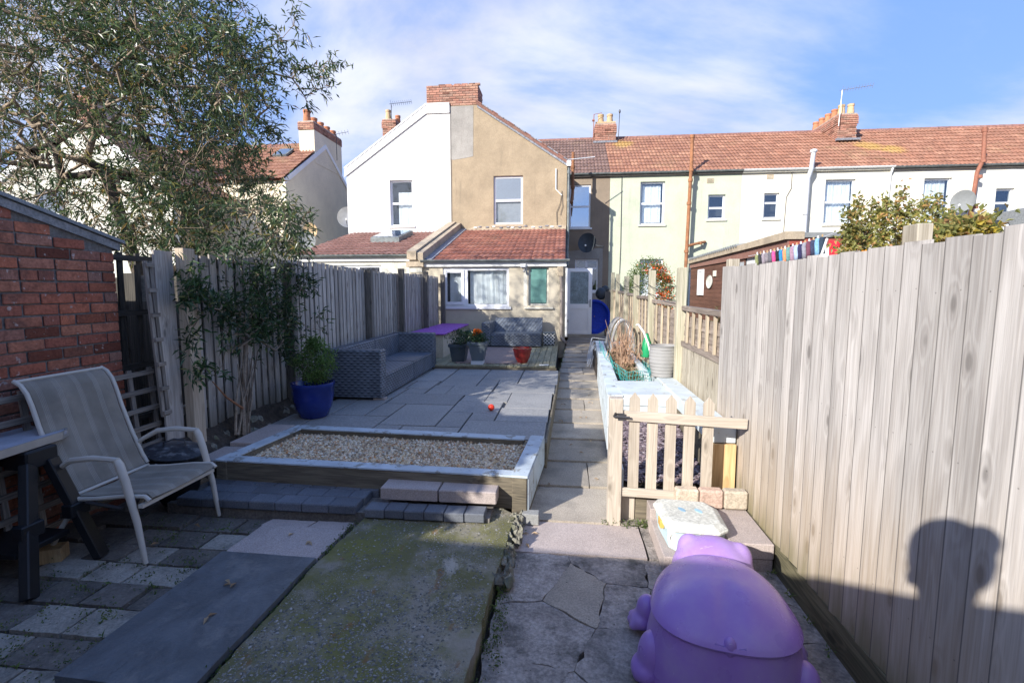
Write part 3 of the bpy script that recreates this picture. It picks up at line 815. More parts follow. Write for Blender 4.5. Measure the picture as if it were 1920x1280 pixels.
# --- slate slab lying on the paving
o = MB().plate(rough([(-2.07, 1.66), (-1.46, 1.63), (-1.45, 2.63), (-2.05, 2.64)], .0025, .12), [], 'z', .012, .046).build('slate_slab', 'pinkslab', bevel=.003)
m = NT('riven_slate'); v = m.coords(); nn = m.noise(m.coords(scale=(1.4, .8, 1)), 3.5, 9, .65, .6)
c = hsv(m, (.095, .105, .115), m.ramp(nn, .3, .7, .75, 1.35)); c = m.mix(m.ramp(m.noise(v, 7, 7, .7), .52, .68, 0, .55), c, (.20, .20, .195)); c = m.mix(m.ramp(m.noise(m.coords(scale=(6, 1.5, 1), rot=(0, 0, .5)), 3, 5, .7), .62, .64, 0, .5), c, (.05, .055, .06))
MT['slate'] = m.done(c, .55, m.bump(m.math('ADD', m.math('MULTIPLY', nn, 3), m.noise(v, 50, 5)), .5, .006), spec=.5)
o.data.materials[0] = MT['slate']
tag(o, 'long dark slate slab lying flat on the old paving in front of the chair', 'slate slab')

# --- charcoal block step, pink slabs on it
st = thing('block_step', '', '', (-1.9, 3.4, 0)); del st['label']; del st['category']; struct(st)
bm_ = MB().box(-.098, .098, -.068, .068, -.05, 0).mesh('cobble', 'cobble', bevel=.006)
def cob(x, y, z, a=0, sx=1., sy=1.): place(bm_, 'paving_block', (x, y, z), st, rot=(R.uniform(-.012, .012), R.uniform(-.012, .012), a + R.uniform(-.015, .015)), scale=(sx, sy, 1.3))
for j in range(4):
    x = -2.80 + (j % 2) * .07 + .04 * j * .3
    while x < -1.45:
        L = R.choice((.16, .2, .2, .13)); xe = min(x + L, -1.38)
        cob((x + xe) / 2, 3.235 + j * .142, .12, 0, (xe - x - .004) / .196, 1); x = xe
for i in range(6): cob(-1.305 + i * .141, 3.23 + R.uniform(-.006, .006), .105, 0, .70, .95)
for x0, x1 in ((-1.31, -.885), (-.88, -.46)):
    MB().box(x0, x1 - .006, 3.30, 3.50, .115, .205).build('step_slab', 'pinkslab', st, bevel=.006)
MB().box(-2.9, -.5, 3.2, 3.72, -.1, .06).build('step_bed', 'mortar', st)
cb = MB().box(-.29, -.17, 3.36, 3.44, -.05, .03).build('small_block', 'greyconc', bevel=.004); tag(cb, 'small grey block on the path by the gravel bed corner', 'block')

# --- gravel bed with painted sleepers
gb = thing('gravel_bed', 'raised bed of golden gravel framed by worn pale-painted sleepers', 'gravel bed', (-1.4, 4, 0))
F_ = [(-2.72, 3.52), (-.27, 3.42), (-.21, 4.40), (-2.62, 4.55)]
def beam(name, a, b, wd, z0, z1, mt, par, **k):
    a = Vector((*a, 0)); b = Vector((*b, 0)); mm = MB(); mm.bar((a.x, a.y, (z0 + z1) / 2), (b.x, b.y, (z0 + z1) / 2), wd, z1 - z0)
    return mm.build(name, mt, par, **k)
for nm, a, b in (('front', (-2.66, 3.57), (-.36, 3.48)), ('back', (-2.56, 4.49), (-.36, 4.36))):
    beam('sleeper', a, b, .10, .03, .268, 'sleeper', gb, bevel=.006)
    beam('painted_board', (a[0] - .01, a[1]), (b[0] + .01, b[1]), .112, .269, .284, 'paint_frame', gb, bevel=.003)
beam('sleeper', (-.315, 3.42), (-.24, 4.42), .11, -.05, .27, 'sleeper', gb, bevel=.006)
beam('painted_board', (-.315, 3.415), (-.24, 4.425), .125, .271, .288, 'paint_frame', gb, bevel=.003)
beam('painted_board', (-.254, 3.43), (-.180, 4.42), .012, .02, .268, 'paint_frame', gb, bevel=.002)
beam('sleeper', (-2.70, 3.52), (-2.58, 4.54), .10, .03, .265, 'sleeper', gb, bevel=.006)
beam('painted_board', (-2.70, 3.515), (-2.58, 4.545), .115, .267, .282, 'paint_frame', gb, bevel=.003)
MB().box(-2.62, -.3, 3.55, 4.45, .0, .195).build('gravel_base', 'soil', gb)
pebble_scatter('gravel', 'gravel', 21000, lambda: (R.uniform(-2.60, -.33), R.uniform(3.53, 4.43), .212 + .018 * mnoise.noise(Vector((R.random() * 9, R.random() * 9, 0))) + R.uniform(-.006, .012)), .010, .022, gb, .75)
for (x0, y0, x1, y1, z) in ((-3.0, 3.62, -2.76, 3.98, .235), (-2.97, 4.0, -2.70, 4.60, .265)):
    sl = MB().box(x0, x1, y0, y1, z - .06, z).build('paving_slab', 'pinkslab', bevel=.004); struct(sl)

# --- patio
pat = thing('patio', '', '', (-1.2, 6.5, .2)); del pat['label']; del pat['category']; struct(pat)
MB().box(-3.15, -.17, 4.47, 8.5, -.1, .195).build('mortar_bed', 'mortar', pat)
SL = [(-1.035, -.18, 4.5, 5.13), (-.74, -.17, 5.13, 5.72), (-.71, -.155, 5.72, 6.61), (-.98, -.13, 6.61, 7.24), (-.69, -.1, 7.24, 8.5), (-1.035, -.75, 5.13, 5.45),
      (-1.32, -.75, 5.45, 6.03), (-1.32, -1.045, 4.85, 5.45), (-1.0, -.71, 6.03, 6.61), (-1.31, -1.0, 6.03, 6.37), (-1.6, -1.0, 6.37, 7.0), (-1.88, -1.6, 6.42, 7.0),
      (-1.28, -1.0, 7.0, 7.57), (-1.0, -.7, 7.24, 7.57), (-1.28, -.7, 7.57, 8.5), (-1.85, -1.29, 7.0, 7.96), (-1.85, -1.29, 7.96, 8.5), (-1.93, -1.33, 4.87, 5.79),
      (-2.2, -1.33, 5.8, 6.41), (-2.2, -1.9, 6.42, 6.74), (-2.25, -1.9, 6.75, 7.32), (-2.3, -1.87, 7.33, 8.3), (-2.3, -1.87, 8.31, 8.5), (-2.22, -1.94, 5.2, 5.79),
      (-2.72, -1.94, 4.62, 5.19), (-1.93, -1.66, 4.55, 4.86), (-1.65, -1.045, 4.5, 4.84), (-2.62, -2.23, 5.2, 6.1), (-2.9, -2.63, 5.2, 6.1), (-2.95, -2.22, 6.11, 6.74),
      (-2.95, -2.27, 6.75, 7.6), (-2.95, -2.32, 7.61, 8.5), (-3.05, -2.73, 4.62, 5.19), (-1.0, -.98, 6.6, 6.61)]
for a in SL[:-1]:
    x0, x1, y0, y1 = a; g = .0045; z = .222 + R.uniform(-.0015, .0015)
    MB().box(x0 + g, x1 - g, y0 + g, y1 - g, .17, z).build('paving_slab', 'greyslab', pat, bevel=.003)
MB().bar((-.165, 4.45, .09), (-.09, 8.5, .09), .02, .24).build('patio_edge', 'sleeper', pat)
# dirt bank under the left fence
vs = []; fs = []; n = 46
for i in range(n + 1):
    y = 3.6 + (8.9) * i / n
    for (x, z) in ((-3.35, .40), (-3.2, .37), (-3.1, .27), (-2.98, .16 if y > 5 else .10), (-2.82, .20 if y > 4.6 else .07), (-2.7, .18 if y > 4.6 else .0)):
        vs.append((x + R.uniform(-.03, .03), y, z + R.uniform(-.03, .03) - (.0 if y < 6 else .03)))
for i in range(n):
    for k in range(5): b = i * 6 + k; fs.append((b, b + 1, b + 7, b + 6))
bank = MB().add(vs, fs); bank.open = True; bank_o = struct(bank.build('earth_bank', 'soil', smooth='all'))
for i in range(46):
    y = R.uniform(3.9, 6.6); x = R.uniform(-3.18, -2.98); s = R.uniform(.025, .07)
    b = MB().ball((0, 0, 0), s, 7, 5, (1, R.uniform(.7, 1.3), .75)); b.v = [(q[0] + R.uniform(-.2, .2) * s + x, q[1] + R.uniform(-.2, .2) * s + y, q[2] + R.uniform(-.2, .2) * s + .30 - (x + 3.18) * .9) for q in b.v]
    b.build('bank_stone', 'rubble', bank_o)

# --- decking by the house
dk = thing('decking', '', '', (-1.6, 10.5, .2)); del dk['label']; del dk['category']; struct(dk)
x = -3.1; i = 0
db = {}
while x < -.16:
    MB().box(x, x + .117, 8.52, 12.48, .262, .29).build('deck_board', 'deck', dk, bevel=.004); x += .123
MB().box(-3.1, -.14, 8.505, 8.53, .14, .262).build('deck_fascia', 'sleeper', dk)
MB().box(-3.1, -.16, 8.6, 12.5, .0, .25).build('deck_void', 'roomdark', dk)
# ================================================================ FENCES
# featheredge board: thick edge to one side. local: x thickness, y width, z up from 0
def feather(mat, wd, hgt, t0=.007, t1=.018, name='board', sign=1):
    # face towards +x (sign=1) or -x
    vs = [(0, 0, 0), (sign * t0, 0, 0), (sign * t1, wd, 0), (0, wd, 0)]
    mm = MB().add(vs + [(a, b, hgt) for a, b, _ in vs], [(0, 1, 2, 3), (7, 6, 5, 4), (0, 4, 5, 1), (1, 5, 6, 2), (2, 6, 7, 3), (3, 7, 4, 0)])
    return mm.mesh(name, mat)
# left fence
lf = thing('board_fence', 'tall grey weathered board fence along the left of the patio', 'fence', (-3.2, 4, .3))
fm = [MB().box(0, .017, 0, .087, 0, 1.60).mesh('board', 'fence_l', bevel=.002)]
MB().box(-3.262, -3.252, 3.98, 12.4, .36, 1.92).build('back_boards', 'postdark', lf)
y = 3.98; 
while y < 12.35:
    sag = .02 * math.sin(y * 1.3)
    zt = 0 if y < 9 else .0
    o = place(fm[0], 'board', (-3.235, y, .345 + sag + R.uniform(-.006, .006)), lf, rot=(R.uniform(-.006, .006), 0, 0), scale=(1, R.uniform(.9, 1.06), R.uniform(.995, 1.004))); y += .117
for zz in (.55, 1.15, 1.75):
    MB().box(-3.31, -3.245, 3.7, 12.45, zz, zz + .07).build('rail', 'post', lf)
def post(x, y, z0, z1, mat, par, s=.1, s2=None):
    s2 = s2 or s
    return MB().box(x - s / 2, x + s / 2, y - s2 / 2, y + s2 / 2, z0, z1).build('post', mat, par, bevel=.004)
post(-3.165, 3.86, .0, 1.96, 'post_new', lf, .08, .13)
post(-3.16, 5.42, .1, 1.92, 'postdark', lf)
post(-3.16, 7.75, .1, 1.95, 'postdark', lf)
post(-3.13, 9.25, .1, 2.02, 'postdark', lf)
post(-3.11, 10.85, .1, 2.02, 'postdark', lf)
post(-3.10, 12.36, .1, 2.0, 'postdark', lf)
# gap boards left of the new post
sc_ = thing('tall_board', 'single wide grey board standing against the near post of the left fence', 'board', (-3.28, 3.68, 0))
MB().box(-3.235, -3.215, 3.60, 3.785, .0, 1.93).build('plank', 'fence_l', sc_, bevel=.002)
# dark trellis gate in the gap
def lattice(name, label, xs, y0, y1, z0, z1, nv, nh, mat, lean=0., wd=.035, group=None, frame=True):
    t = thing(name, label, 'trellis', (xs, (y0 + y1) / 2, z0), group)
    def X(z): return xs + lean * (z - z0)
    for i in range(nv):
        yy = y0 + wd / 2 + (y1 - y0 - wd) * i / (nv - 1)
        MB().bar((X(z0), yy, z0), (X(z1), yy, z1), wd, .018, (1, 0, 0)).build('lath', mat, t)
    for j in range(nh):
        zz = z0 + wd + (z1 - z0 - 2 * wd) * j / (nh - 1)
        MB().bar((X(zz) + .018, y0, zz), (X(zz) + .018, y1, zz), wd, .018, (1, 0, 0)).build('lath', mat + '_y', t)
    return t
lattice('trellis', 'low grey timber trellis leaning along the foot of the brick wall behind the chair', -3.27, 1.5, 3.62, .08, 1.0, 12, 7, 'trellis', -.07)
MT['dark'] = wood('shade_toned_lath', (.11, .10, .085), (.05, .045, .04), var=.2); MT['dark_y'] = wood('shade_toned_lath_long', (.11, .10, .085), (.05, .045, .04), axis=1, var=.2)  # shade of the gap put into the lath colour
t = lattice('trellis', 'tall trellis coloured dark for shade, standing in the gap between brick wall and fence', -3.62, 3.3, 4.0, .05, 1.92, 5, 5, 'dark', .03, .045)
t = lattice('trellis', 'narrow grey trellis leaning upright against the wide grey board', -3.16, 3.50, 3.575, .62, 1.84, 2, 7, 'trellis', -.05, .03)
# dark backing panel of the gap (neighbour's fence)
nf = thing('neighbour_fence', 'dark old board fence seen through the gap beside the brick wall', 'fence', (-4.2, 3.9, 0))
for i in range(9): MB().box(-4.6 + i * .15, -4.46 + i * .15, 4.28, 4.30, 0, 1.75 + R.uniform(-.03, .03)).build('board', 'dark', nf)
# brick chunk on ledge visible in gap
o = MB().box(-3.60, -3.5, 3.86, 3.94, 1.52, 1.74).build('loose_block', 'paleblock'); tag(o, 'pale loose block wedged behind the dark trellis', 'block')

# right near fence
rf = thing('board_fence', 'tall pale sunlit board fence at the near right casting no gaps', 'fence', (1.26, 2, 0))
rf['label'] = 'tall pale sunlit closeboard fence running along the near right side'
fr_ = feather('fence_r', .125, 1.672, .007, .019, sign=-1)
y = -1.4
while y < 4.12:
    wv = R.uniform(-.004, .004)
    dz = .02 * math.sin(y * 1.7)
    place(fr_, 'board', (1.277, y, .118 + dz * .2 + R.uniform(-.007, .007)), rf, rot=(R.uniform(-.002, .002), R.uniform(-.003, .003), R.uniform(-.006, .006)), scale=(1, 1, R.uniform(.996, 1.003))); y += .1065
for zz in (.4, .95, 1.5): MB().box(1.28, 1.35, -1.4, 4.18, zz, zz + .07).build('rail', 'post', rf)
for (a, b) in ((-1.4, 1.0), (1.0, 4.15)):
    MB().box(1.262, 1.30, a + .004, b, -.14, .116).build('gravel_board', 'gravelboard', rf, bevel=.003)
MB().box(1.302, 1.357, 2.02, 2.107, -.1, 1.865).build('post', 'post', rf, bevel=.003)
post(1.32, 4.12, -.1, 1.86, 'post', rf, .08)
# right far fence: lap panels between tall posts
ff = thing('panel_fence', 'low lap-panel fence between tall bare posts along the right beds', 'fence', (1.3, 8, 0))
posts = [(5.62, 1.86), (7.5, 1.90), (9.1, 1.88), (10.55, 1.9), (12.3, 2.0), (13.6, 2.08)]
ys = [4.16] + [p[0] for p in posts]
MT['lap'] = wood('lap_slat', (.35, .29, .24), (.19, .15, .125), axis=1, var=.2, knots=False)
MT['batten'] = wood('pale_batten', (.55, .46, .34), (.34, .28, .2), var=.15, knots=False)
MT['green_post'] = wood('algae_post', (.47, .43, .33), (.27, .26, .18), var=.15, knots=False)
for i, (y, zt) in enumerate(posts): post(1.27, y, -.1, zt, 'green_post', ff, .095)
for a, b in zip(ys[:-1], ys[1:]):
    zt = 1.40 + (a - 4.16) * .022; z0 = zt - .36 if a < 5 else .35
    nl = int((zt - z0) / .092)
    for k in range(nl):
        zz = z0 + k * .092
        vs = [(1.30, a + .05, zz), (1.318, a + .05, zz), (1.318, a + .05, zz + .11), (1.312, a + .05, zz + .11)]
        w2 = [(x, b - .05, z + R.uniform(-.006, .006)) for x, _, z in vs]
        MB().add(vs + w2, [(0, 1, 2, 3), (7, 6, 5, 4), (0, 4, 5, 1), (1, 5, 6, 2), (2, 6, 7, 3), (3, 7, 4, 0)]).build('slat', 'lap', ff)
    MB().box(1.265, 1.335, a + .05, b - .05, zt - .005, zt + .045).build('top_rail', 'lap', ff, bevel=.003)
    MB().box(1.27, 1.30, a + .05, b - .05, z0 - .03, z0 + .02).build('bottom_rail', 'lap', ff)
    for k in range(4 if a > 5 else 5):
        yy = a + .12 + (b - a - .24) * (k + .5) / (4 if a > 5 else 5)
        MB().box(1.275, 1.298, yy - .018, yy + .018, z0, zt - .006).build('batten', 'batten', ff)
y = 4.17
while y < 5.55:
    MB().box(1.285, 1.305, y, y + .098, .1, 1.03 + R.uniform(-.004, .004)).build('board', 'fence_l' if R.random() < .0 else 'post', ff); y += .103
MB().box(1.28, 1.31, 5.67, 13.6, -.1, .34).build('gravel_board', 'gravelboard', ff)
# ================================================================ BRICK SHED AT THE LEFT
shed = thing('brick_shed', 'weathered red brick shed with a sloping top at the left edge', 'shed', (-3.41, 1.7, 0))
def shz(y): return 2.0 + .265 * (3.46 - y)
MB().box(-6.1, -3.39, -.04, .9, 2.6, 3.09).build('parapet', 'cement', shed)  # unseen raised block, added only to cast shade on the path
MB().plate([(-.05, -.1), (3.45, -.1), (3.45, shz(3.45) - .05), (-.05, shz(-.05) - .05)], [], 'x', -3.72, -3.425).build('wall', 'mortar', shed)
bmsh = MB().box(-.012, .0, -.1075, .1075, -.0325, .0325); bmsh = bmsh.mesh('brick', 'brick', bevel=.004)
r = 0; z = -.05
while z < 2.9:
    y = 3.455; off = .1125 if r % 2 else 0; first = True; k = 0
    while y > (-.05 if z > 1.0 else .9):
        L = (.1125 if (first and off) else .225); 
        if r % 4 == 3 and R.random() < .3: L = .1125
        yc = y - L / 2
        if z + .07 < shz(yc) - .075 - .0:
            place(bmsh, 'brick', (-3.413 + R.uniform(-.004, .004), yc + R.uniform(-.003, .003), z + .0375 + R.uniform(-.002, .002)), shed, rot=(R.uniform(-.012, .012), 0, R.uniform(-.01, .01)), scale=(1, (L - .012) / .215, 1))
        y -= L; first = False
    z += .075; r += 1
a, b = (3.50, shz(3.50)), (-.04, shz(-.04))
MB().plate([(a[0], a[1] - .075), (b[0], b[1] - .075), (b[0], b[1] - .02), (a[0], a[1] - .02)], [], 'x', -3.5, -3.402).build('flaunching', 'cement', shed)
MB().plate([(a[0] + .03, a[1] - .02), (b[0], b[1] - .02), (b[0], b[1] + .004), (a[0] + .03, a[1] + .004)], [], 'x', -6.2, -3.385).build('roof', 'felt', shed)
MB().plate([(-.05, -.1), (3.45, -.1), (3.45, shz(3.45) - .05), (-.05, shz(-.05) - .05)], [], 'x', -6.15, -6.0).build('wall', 'wallback', shed)
MB().box(-6.0, -3.72, 3.30, 3.45, -.1, 1.9).build('wall', 'mortar', shed)
MB().box(-6.0, -3.72, -.05, .1, -.1, 2.85).build('wall', 'mortar', shed)
# rear garage behind the viewpoint: it casts the broad shade over the near paving
ga = thing('garage_wall', 'rendered rear garage behind the viewpoint whose shadow covers the near paving', 'garage', (0, -2, 0))
MB().plate([(-8.5, -.1), (1.3, -.1), (1.3, 1.93), (-.9, 2.19), (-1.4, 2.28), (-2.6, 2.36), (-4, 2.42), (-8.5, 2.7)], [], 'y', -1.15, -.9).build('wall', 'wallback', ga)  # wall made pale to bounce fill light onto the near paving
MB().plate([(-8.6, 2.7), (-4, 2.42), (-2.6, 2.36), (-1.4, 2.28), (-.9, 2.19), (1.4, 1.93), (1.4, 1.98), (-.9, 2.24), (-1.4, 2.33), (-2.6, 2.41), (-4, 2.47), (-8.6, 2.75)], [], 'y', -3.2, -.86).build('roof', 'felt', ga)

# ================================================================ HOUSES
brc = brick_mesh('brick_ch', 'brick', .215, .03, .062, .004)
def chimney(par, x0, x1, y0, y1, z0, z1, pots=(), side=None, mat='mortar_ch', corbel=True, nb=True, lab=None):
    """brick stack with courses laid as bricks on the faces seen"""
    c = MB().box(x0 + .02, x1 - .02, y0 + .02, y1 - .02, z0, z1 - .02).build('chimney', mat, par)
    rows = int((z1 - z0) / .075)
    for r_ in range(rows):
        z = z0 + (r_ + .5) * .075; out = 0
        if corbel and r_ >= rows - 5: out = .03 if r_ != rows - 1 else .01
        x = x0 - out - (.1125 if r_ % 2 else 0)
        while x < x1 + out - .02:
            a = max(x, x0 - out); b = min(x + .225, x1 + out)
            if b - a > .05: place(brc, 'brick', ((a + b) / 2, y0 - out + R.uniform(-.004, .004), z), c, scale=((b - a - .01) / .215, 1 + out * 20, 1))
            x += .225
        for sd in (side or ()):
            xs = x0 if sd < 0 else x1
            y = y0 - out - (.1125 if r_ % 2 == 0 else 0)
            while y < y1 + out - .02:
                a = max(y, y0 - out); b = min(y + .225, y1 + out)
                if b - a > .05: place(brc, 'brick', (xs + sd * (out + .0) , (a + b) / 2, z), c, rot=(0, 0, -sd * -math.pi / 2), scale=((b - a - .01) / .215, 1 + out * 20, 1))
                y += .225
    for (x, y, mt, h, rr) in pots:
        MB().lathe([(rr * .95, -.03), (rr, .05), (rr * .82, h * .75), (rr * .95, h * .8), (rr * .95, h), (rr * .75, h), (rr * .7, h - .1)], (x, y, z1), 12).build('chimney_pot', mt, c, smooth=True)
    return c
def gutter(par, x0, x1, y, z, mat='gutter'):
    m = MB(); n = 6; pr = [(math.cos(math.pi * (1 + k / n)) * .055, math.sin(math.pi * (1 + k / n)) * .055) for k in range(n + 1)]
    vs = [(x0, y + a, z + b) for a, b in pr] + [(x1, y + a, z + b) for a, b in pr]
    m.add(vs, [(k, k + 1, n + 2 + k, n + 1 + k) for k in range(n)]); m.box(x0, x1, y - .062, y - .05, z - .012, z + .008); m.open = True
    g = m.build('gutter', mat, par, smooth=True)
    return g
def pipe(name, pts, r, mat, par, collars=(), n=10):
    m = MB().tube(pts, r, n)
    for c in collars: m.lathe([(r * 1.35, -.05), (r * 1.35, .05)], c, n)
    return m.build(name, mat, par, smooth=True)

# ---- house A+B front outriggers (pair of gables) Y=17
ZL, ZT, YG = 5.80, 7.76, 17.0
XA0, XM, XB1 = -7.63, -3.93, .01
hA = thing('white_house', 'white-rendered half of the gabled pair with a wide white bargeboard', 'house', (-5.8, 17, 0))
hB = thing('brown_house', 'brown pebbledashed half of the gabled pair behind the patio', 'house', (-2, 17, 0))
wA = (-6.09, -5.27, 3.82, 5.38); wB = (-2.46, -1.46, 3.83, 5.44)
MB().plate([(XA0, -.1), (XM, -.1), (XM, ZT), (-4.72, ZT), (XA0, ZL)], [[(wA[0], wA[2]), (wA[1], wA[2]), (wA[1], wA[3]), (wA[0], wA[3])]], 'y', YG, YG + .28).build('wall', 'white_render', hA)
MB().plate([(XM, -.1), (XB1, -.1), (XB1, ZL), (-3.02, ZT), (XM, ZT)], [[(wB[0], wB[2]), (wB[1], wB[2]), (wB[1], wB[3]), (wB[0], wB[3])]], 'y', YG + .01, YG + .28).build('wall', 'brown_render', hB)
MB().plate([(XM + .02, 6.02), (XM + .1, 6.0), (XM + .5, 6.05), (XM + .78, 6.1), (XM + .8, ZT - .02), (XM + .02, ZT - .02)], [], 'y', YG + .003, YG + .02).build('cement_patch', 'greypatch', hB)
MB().box(XM - .012, XM + .02, YG - .012, YG + .02, 3.7, ZT).build('party_joint', 'greypatch', hA)
for (nm, x0, x1, par, mt) in (('wall', XB1 - .28, XB1, hB, 'brown_render'), ('wall', XA0, XA0 + .28, hA, 'white_render')):
    MB().box(x0, x1, YG + .285, 19.2, -.1, ZL - .02).build(nm, mt, par)
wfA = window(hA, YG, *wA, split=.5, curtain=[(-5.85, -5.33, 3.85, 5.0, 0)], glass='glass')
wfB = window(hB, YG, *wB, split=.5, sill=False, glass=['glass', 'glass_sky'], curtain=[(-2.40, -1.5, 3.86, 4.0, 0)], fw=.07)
MB().box(wB[0] + .08, wB[1] - .08, YG + .17, YG + .18, 3.9, 4.55).build('blind', 'metal', wfB)
MB().box(wB[0] - .1, wB[1] + .1, YG - .08, YG + .05, 3.74, 3.82).build('stone_sill', 'stone_cope', hB)
# bargeboards / verge
def rake(par, pts, w0, mat, y0, y1, name='bargeboard', th=None):
    up = pts; dn = [(x, z - w0) for x, z in reversed(pts)]
    MB().plate(up + dn, [], 'y', y0, y1).build(name, mat, par)
rake(hA, [(XA0 - .06, ZL - .02), (-4.75, ZT + .03), (XM - .01, ZT + .03)], .26, 'white_paint', YG - .05, YG - .004)
rake(hA, [(XA0 - .06, ZL + .04), (-4.75, ZT + .09), (XM - .01, ZT + .09)], .055, 'white_paint', YG - .07, YG + .1, 'verge')
rake(hB, [(-3.02, ZT + .10), (XB1 + .06, ZL + .04)], .10, 'tile_dull', YG - .06, 19.2, 'verge_tiles')
rake(hB, [(-3.0, ZT + .01), (XB1 + .04, ZL - .04)], .09, 'lead', YG - .035, YG - .0, 'verge_mortar')
# verge undercloak slates, broken edge
dx = (XB1 + .06 + 3.02); L = math.hypot(dx, ZT - ZL); n = 17
for i in range(n):
    t0 = i / n; x = -3.02 + dx * t0; z = ZT + .10 - (ZT - ZL + .06) * t0
    mm = MB().box(0, L / n * 1.08, -.09, .16, -.012, .018); mm.rot(Matrix.Rotation(math.atan2(ZT - ZL + .06, dx), 4, 'Y')); mm.v = [(a + x, b + YG, c + z + .012 + (i % 2) * .006) for a, b, c in mm.v]
    mm.build('verge_slate', 'lead' if i % 3 else 'tile_dull', hB)
# roofs of the pair (ridge runs away from us)
for par, xe, xr in ((hA, XA0 - .06, -4.4), (hB, XB1 + .06, -3.3)):
    MB().plate([(xe, ZL + .03), (xr, ZT + .1), (xr, ZT + .0), (xe, ZL - .05)], [], 'y', YG + .1, 22.4).build('roof', 'tile_dull', par)
chB = chimney(hB, -4.73, -2.97, YG - .0, YG + .95, ZT - .0, 8.44, side=(1, -1), corbel=False)
for i in range(6):
    MB().box(0, .215, 0, .1, 0, .06).build('loose_brick', 'brick_ch', hB, at=(0,0,0)).location = Vector((-4.3 + i * .24 + R.uniform(-.05, .05), YG + .1, 8.44 + .0)) - org(hB)
# drain pipes at the corner of B
pipe('downpipe', [(.07, YG - .02, ZL - .05), (.07, YG - .02, 3.4), (.05, YG - .05, 2.9), (.06, 16.6, 2.4)], .04, 'gutter', hB, [(.07, YG - .02, 4.6), (.07, YG - .02, 5.5)])
MB().box(.0, .14, YG - .12, YG + .02, ZL - .12, ZL + .04).build('hopper', 'white_paint', hB)
pipe('soil_pipe', [(.22, 18.0, 6.4), (.22, 18.0, 5.0), (.18, 17.6, 4.6)], .055, 'rust', hB, [(.22, 18.0, 5.9), (.22, 18, 5.2)])
pipe('vent_pipe', [(-.35, YG - .03, 5.62), (-.35, YG - .03, 4.95), (-.15, YG - .03, 4.75)], .018, 'white_paint', hB)
MB().tube([(-.15, YG - .02, 4.9), (-.2, YG - .02, 4.5), (-.32, YG - .02, 4.2), (-.3, YG - .02, 3.7)], .008, 5).build('cable', 'darkmetal', hB)
MB().tube([(-.15, YG - .02, 4.8), (-.12, YG - .02, 4.4), (-.2, YG - .02, 4.1)], .007, 5).build('cable', 'darkmetal', hB)
ae = MB().tube([(.0, 17.2, 5.95), (.95, 17.6, 6.12)], .015, 6); ae = ae.build('aerial_boom', 'white_paint', hB)

# ---- lean-to of B (Y 12.5) with tiled roof
Y0 = 12.5; XL0, XL1 = -3.62, .0; ZE = 2.36; ZR = 3.66
slope = Vector((0, YG - Y0, ZR - ZE)); sl = slope.length
wn1 = (-3.13, -1.42, 1.19, 2.17); wn2 = (-.93, -.42, 1.22, 2.20)
H2 = [[(q[0], q[2]), (q[1], q[2]), (q[1], q[3]), (q[0], q[3])] for q in (wn1, wn2)]
MB().plate([(-3.75, -.1), (XL1, -.1), (XL1, 2.27), (-3.75, 2.27)], H2, 'y', Y0, Y0 + .2).build('wall', 'lt_wall', hB)
MB().plate([(Y0 + .2, -.1), (YG, -.1), (YG, ZR - .05), (Y0 + .2, ZE - .05)], [], 'x', XL1 - .2, XL1).build('wall', 'lt_wall', hB)
window(hB, Y0, *wn1, vsplit=.345, sill=False, recess=.03, glass='glass', fw=.065, curtain=[(-2.98, -2.62, 1.3, 2.1, 0), (-2.45, -1.48, 1.26, 2.1, .12)])
# opening casement: an inner frame on the left light
f2 = MB().rect_plate(-3.09, -2.58, 1.24, 2.12, [(-3.02, -2.65, 1.31, 2.05)], 'y', Y0 - .0, Y0 + .028).build('casement', 'upvc', hB)
wl = window(hB, Y0, *wn2, sill=False, recess=.07, glass='louvre', fw=.05, mat='offwhite')
for i in range(6):
    z = 1.29 + i * .145
    mm = MB().box(wn2[0] + .055, wn2[1] - .055, -.004, .004, 0, .15); mm.rot(Matrix.Rotation(.10, 4, 'X')); mm.v = [(a, b + Y0 + .065, c + z) for a, b, c in mm.v]
    mm.build('louvre_blade', 'louvre', wl)
MB().box(wn2[0] - .1, wn2[1] + .12, Y0 - .06, Y0 + .05, 1.14, 1.18).build('stone_sill', 'offwhite', hB)
MB().box(wn2[0] - .12, wn2[0] - .03, Y0 - .008, Y0 + .01, 1.2, 2.2).build('window_trim', 'offwhite', hB)
MB().box(wn1[0] - .03, wn1[1] + .05, Y0 - .05, Y0 + .02, 1.13, 1.19).build('sill_board', 'upvc', hB)
MB().box(XL0 - .1, XL1 + .02, Y0 - .06, Y0 - .035, 2.2, 2.325).build('fascia', 'white_paint', hB)
MB().box(XL0 - .1, XL1 + .02, Y0 - .034, Y0 + .01, 2.25, 2.30).build('soffit', 'white_paint', hB)
du = MB(); du.add([(XL0, Y0 - .06, ZE - .05), (XL1 + .02, Y0 - .06, ZE - .05), (XL1 + .02, YG, ZR - .04), (XL0, YG, ZR - .04)], [(0, 1, 2, 3)]); du.open = True
du.build('roof_underlay', 'roomdark', hB)
tm = tile_mesh('roof_tile', 'tile_lt', .282, .43, .026, 2, .05)
tiled_roof(hB, tm, (XL0 + .22, Y0 - .10, ZE - .035), (1, 0, 0), slope, 12, 11, .2825, .4245, 0)
gutter(hB, XL0 - .05, XL1 + .1, Y0 - .13, ZE - .0)
MB().plate([(XL0 + .18, 0), (XL1, 0), (XL1, .13), (XL0 + .5, .12)], [], 'y', YG - .06, YG - .0).build('flashing', 'stone_cope', hB).location.z = ZR - .02
for i in range(14): MB().ball((-3.1 + i * .22 + R.uniform(-.05, .05), YG - .07, ZR + .07 + R.uniform(-.02, .03)), .045, 6, 4, (1.6, .5, .6)).build('flashing_mortar', 'lead' if i % 3 else 'white_paint', hB)
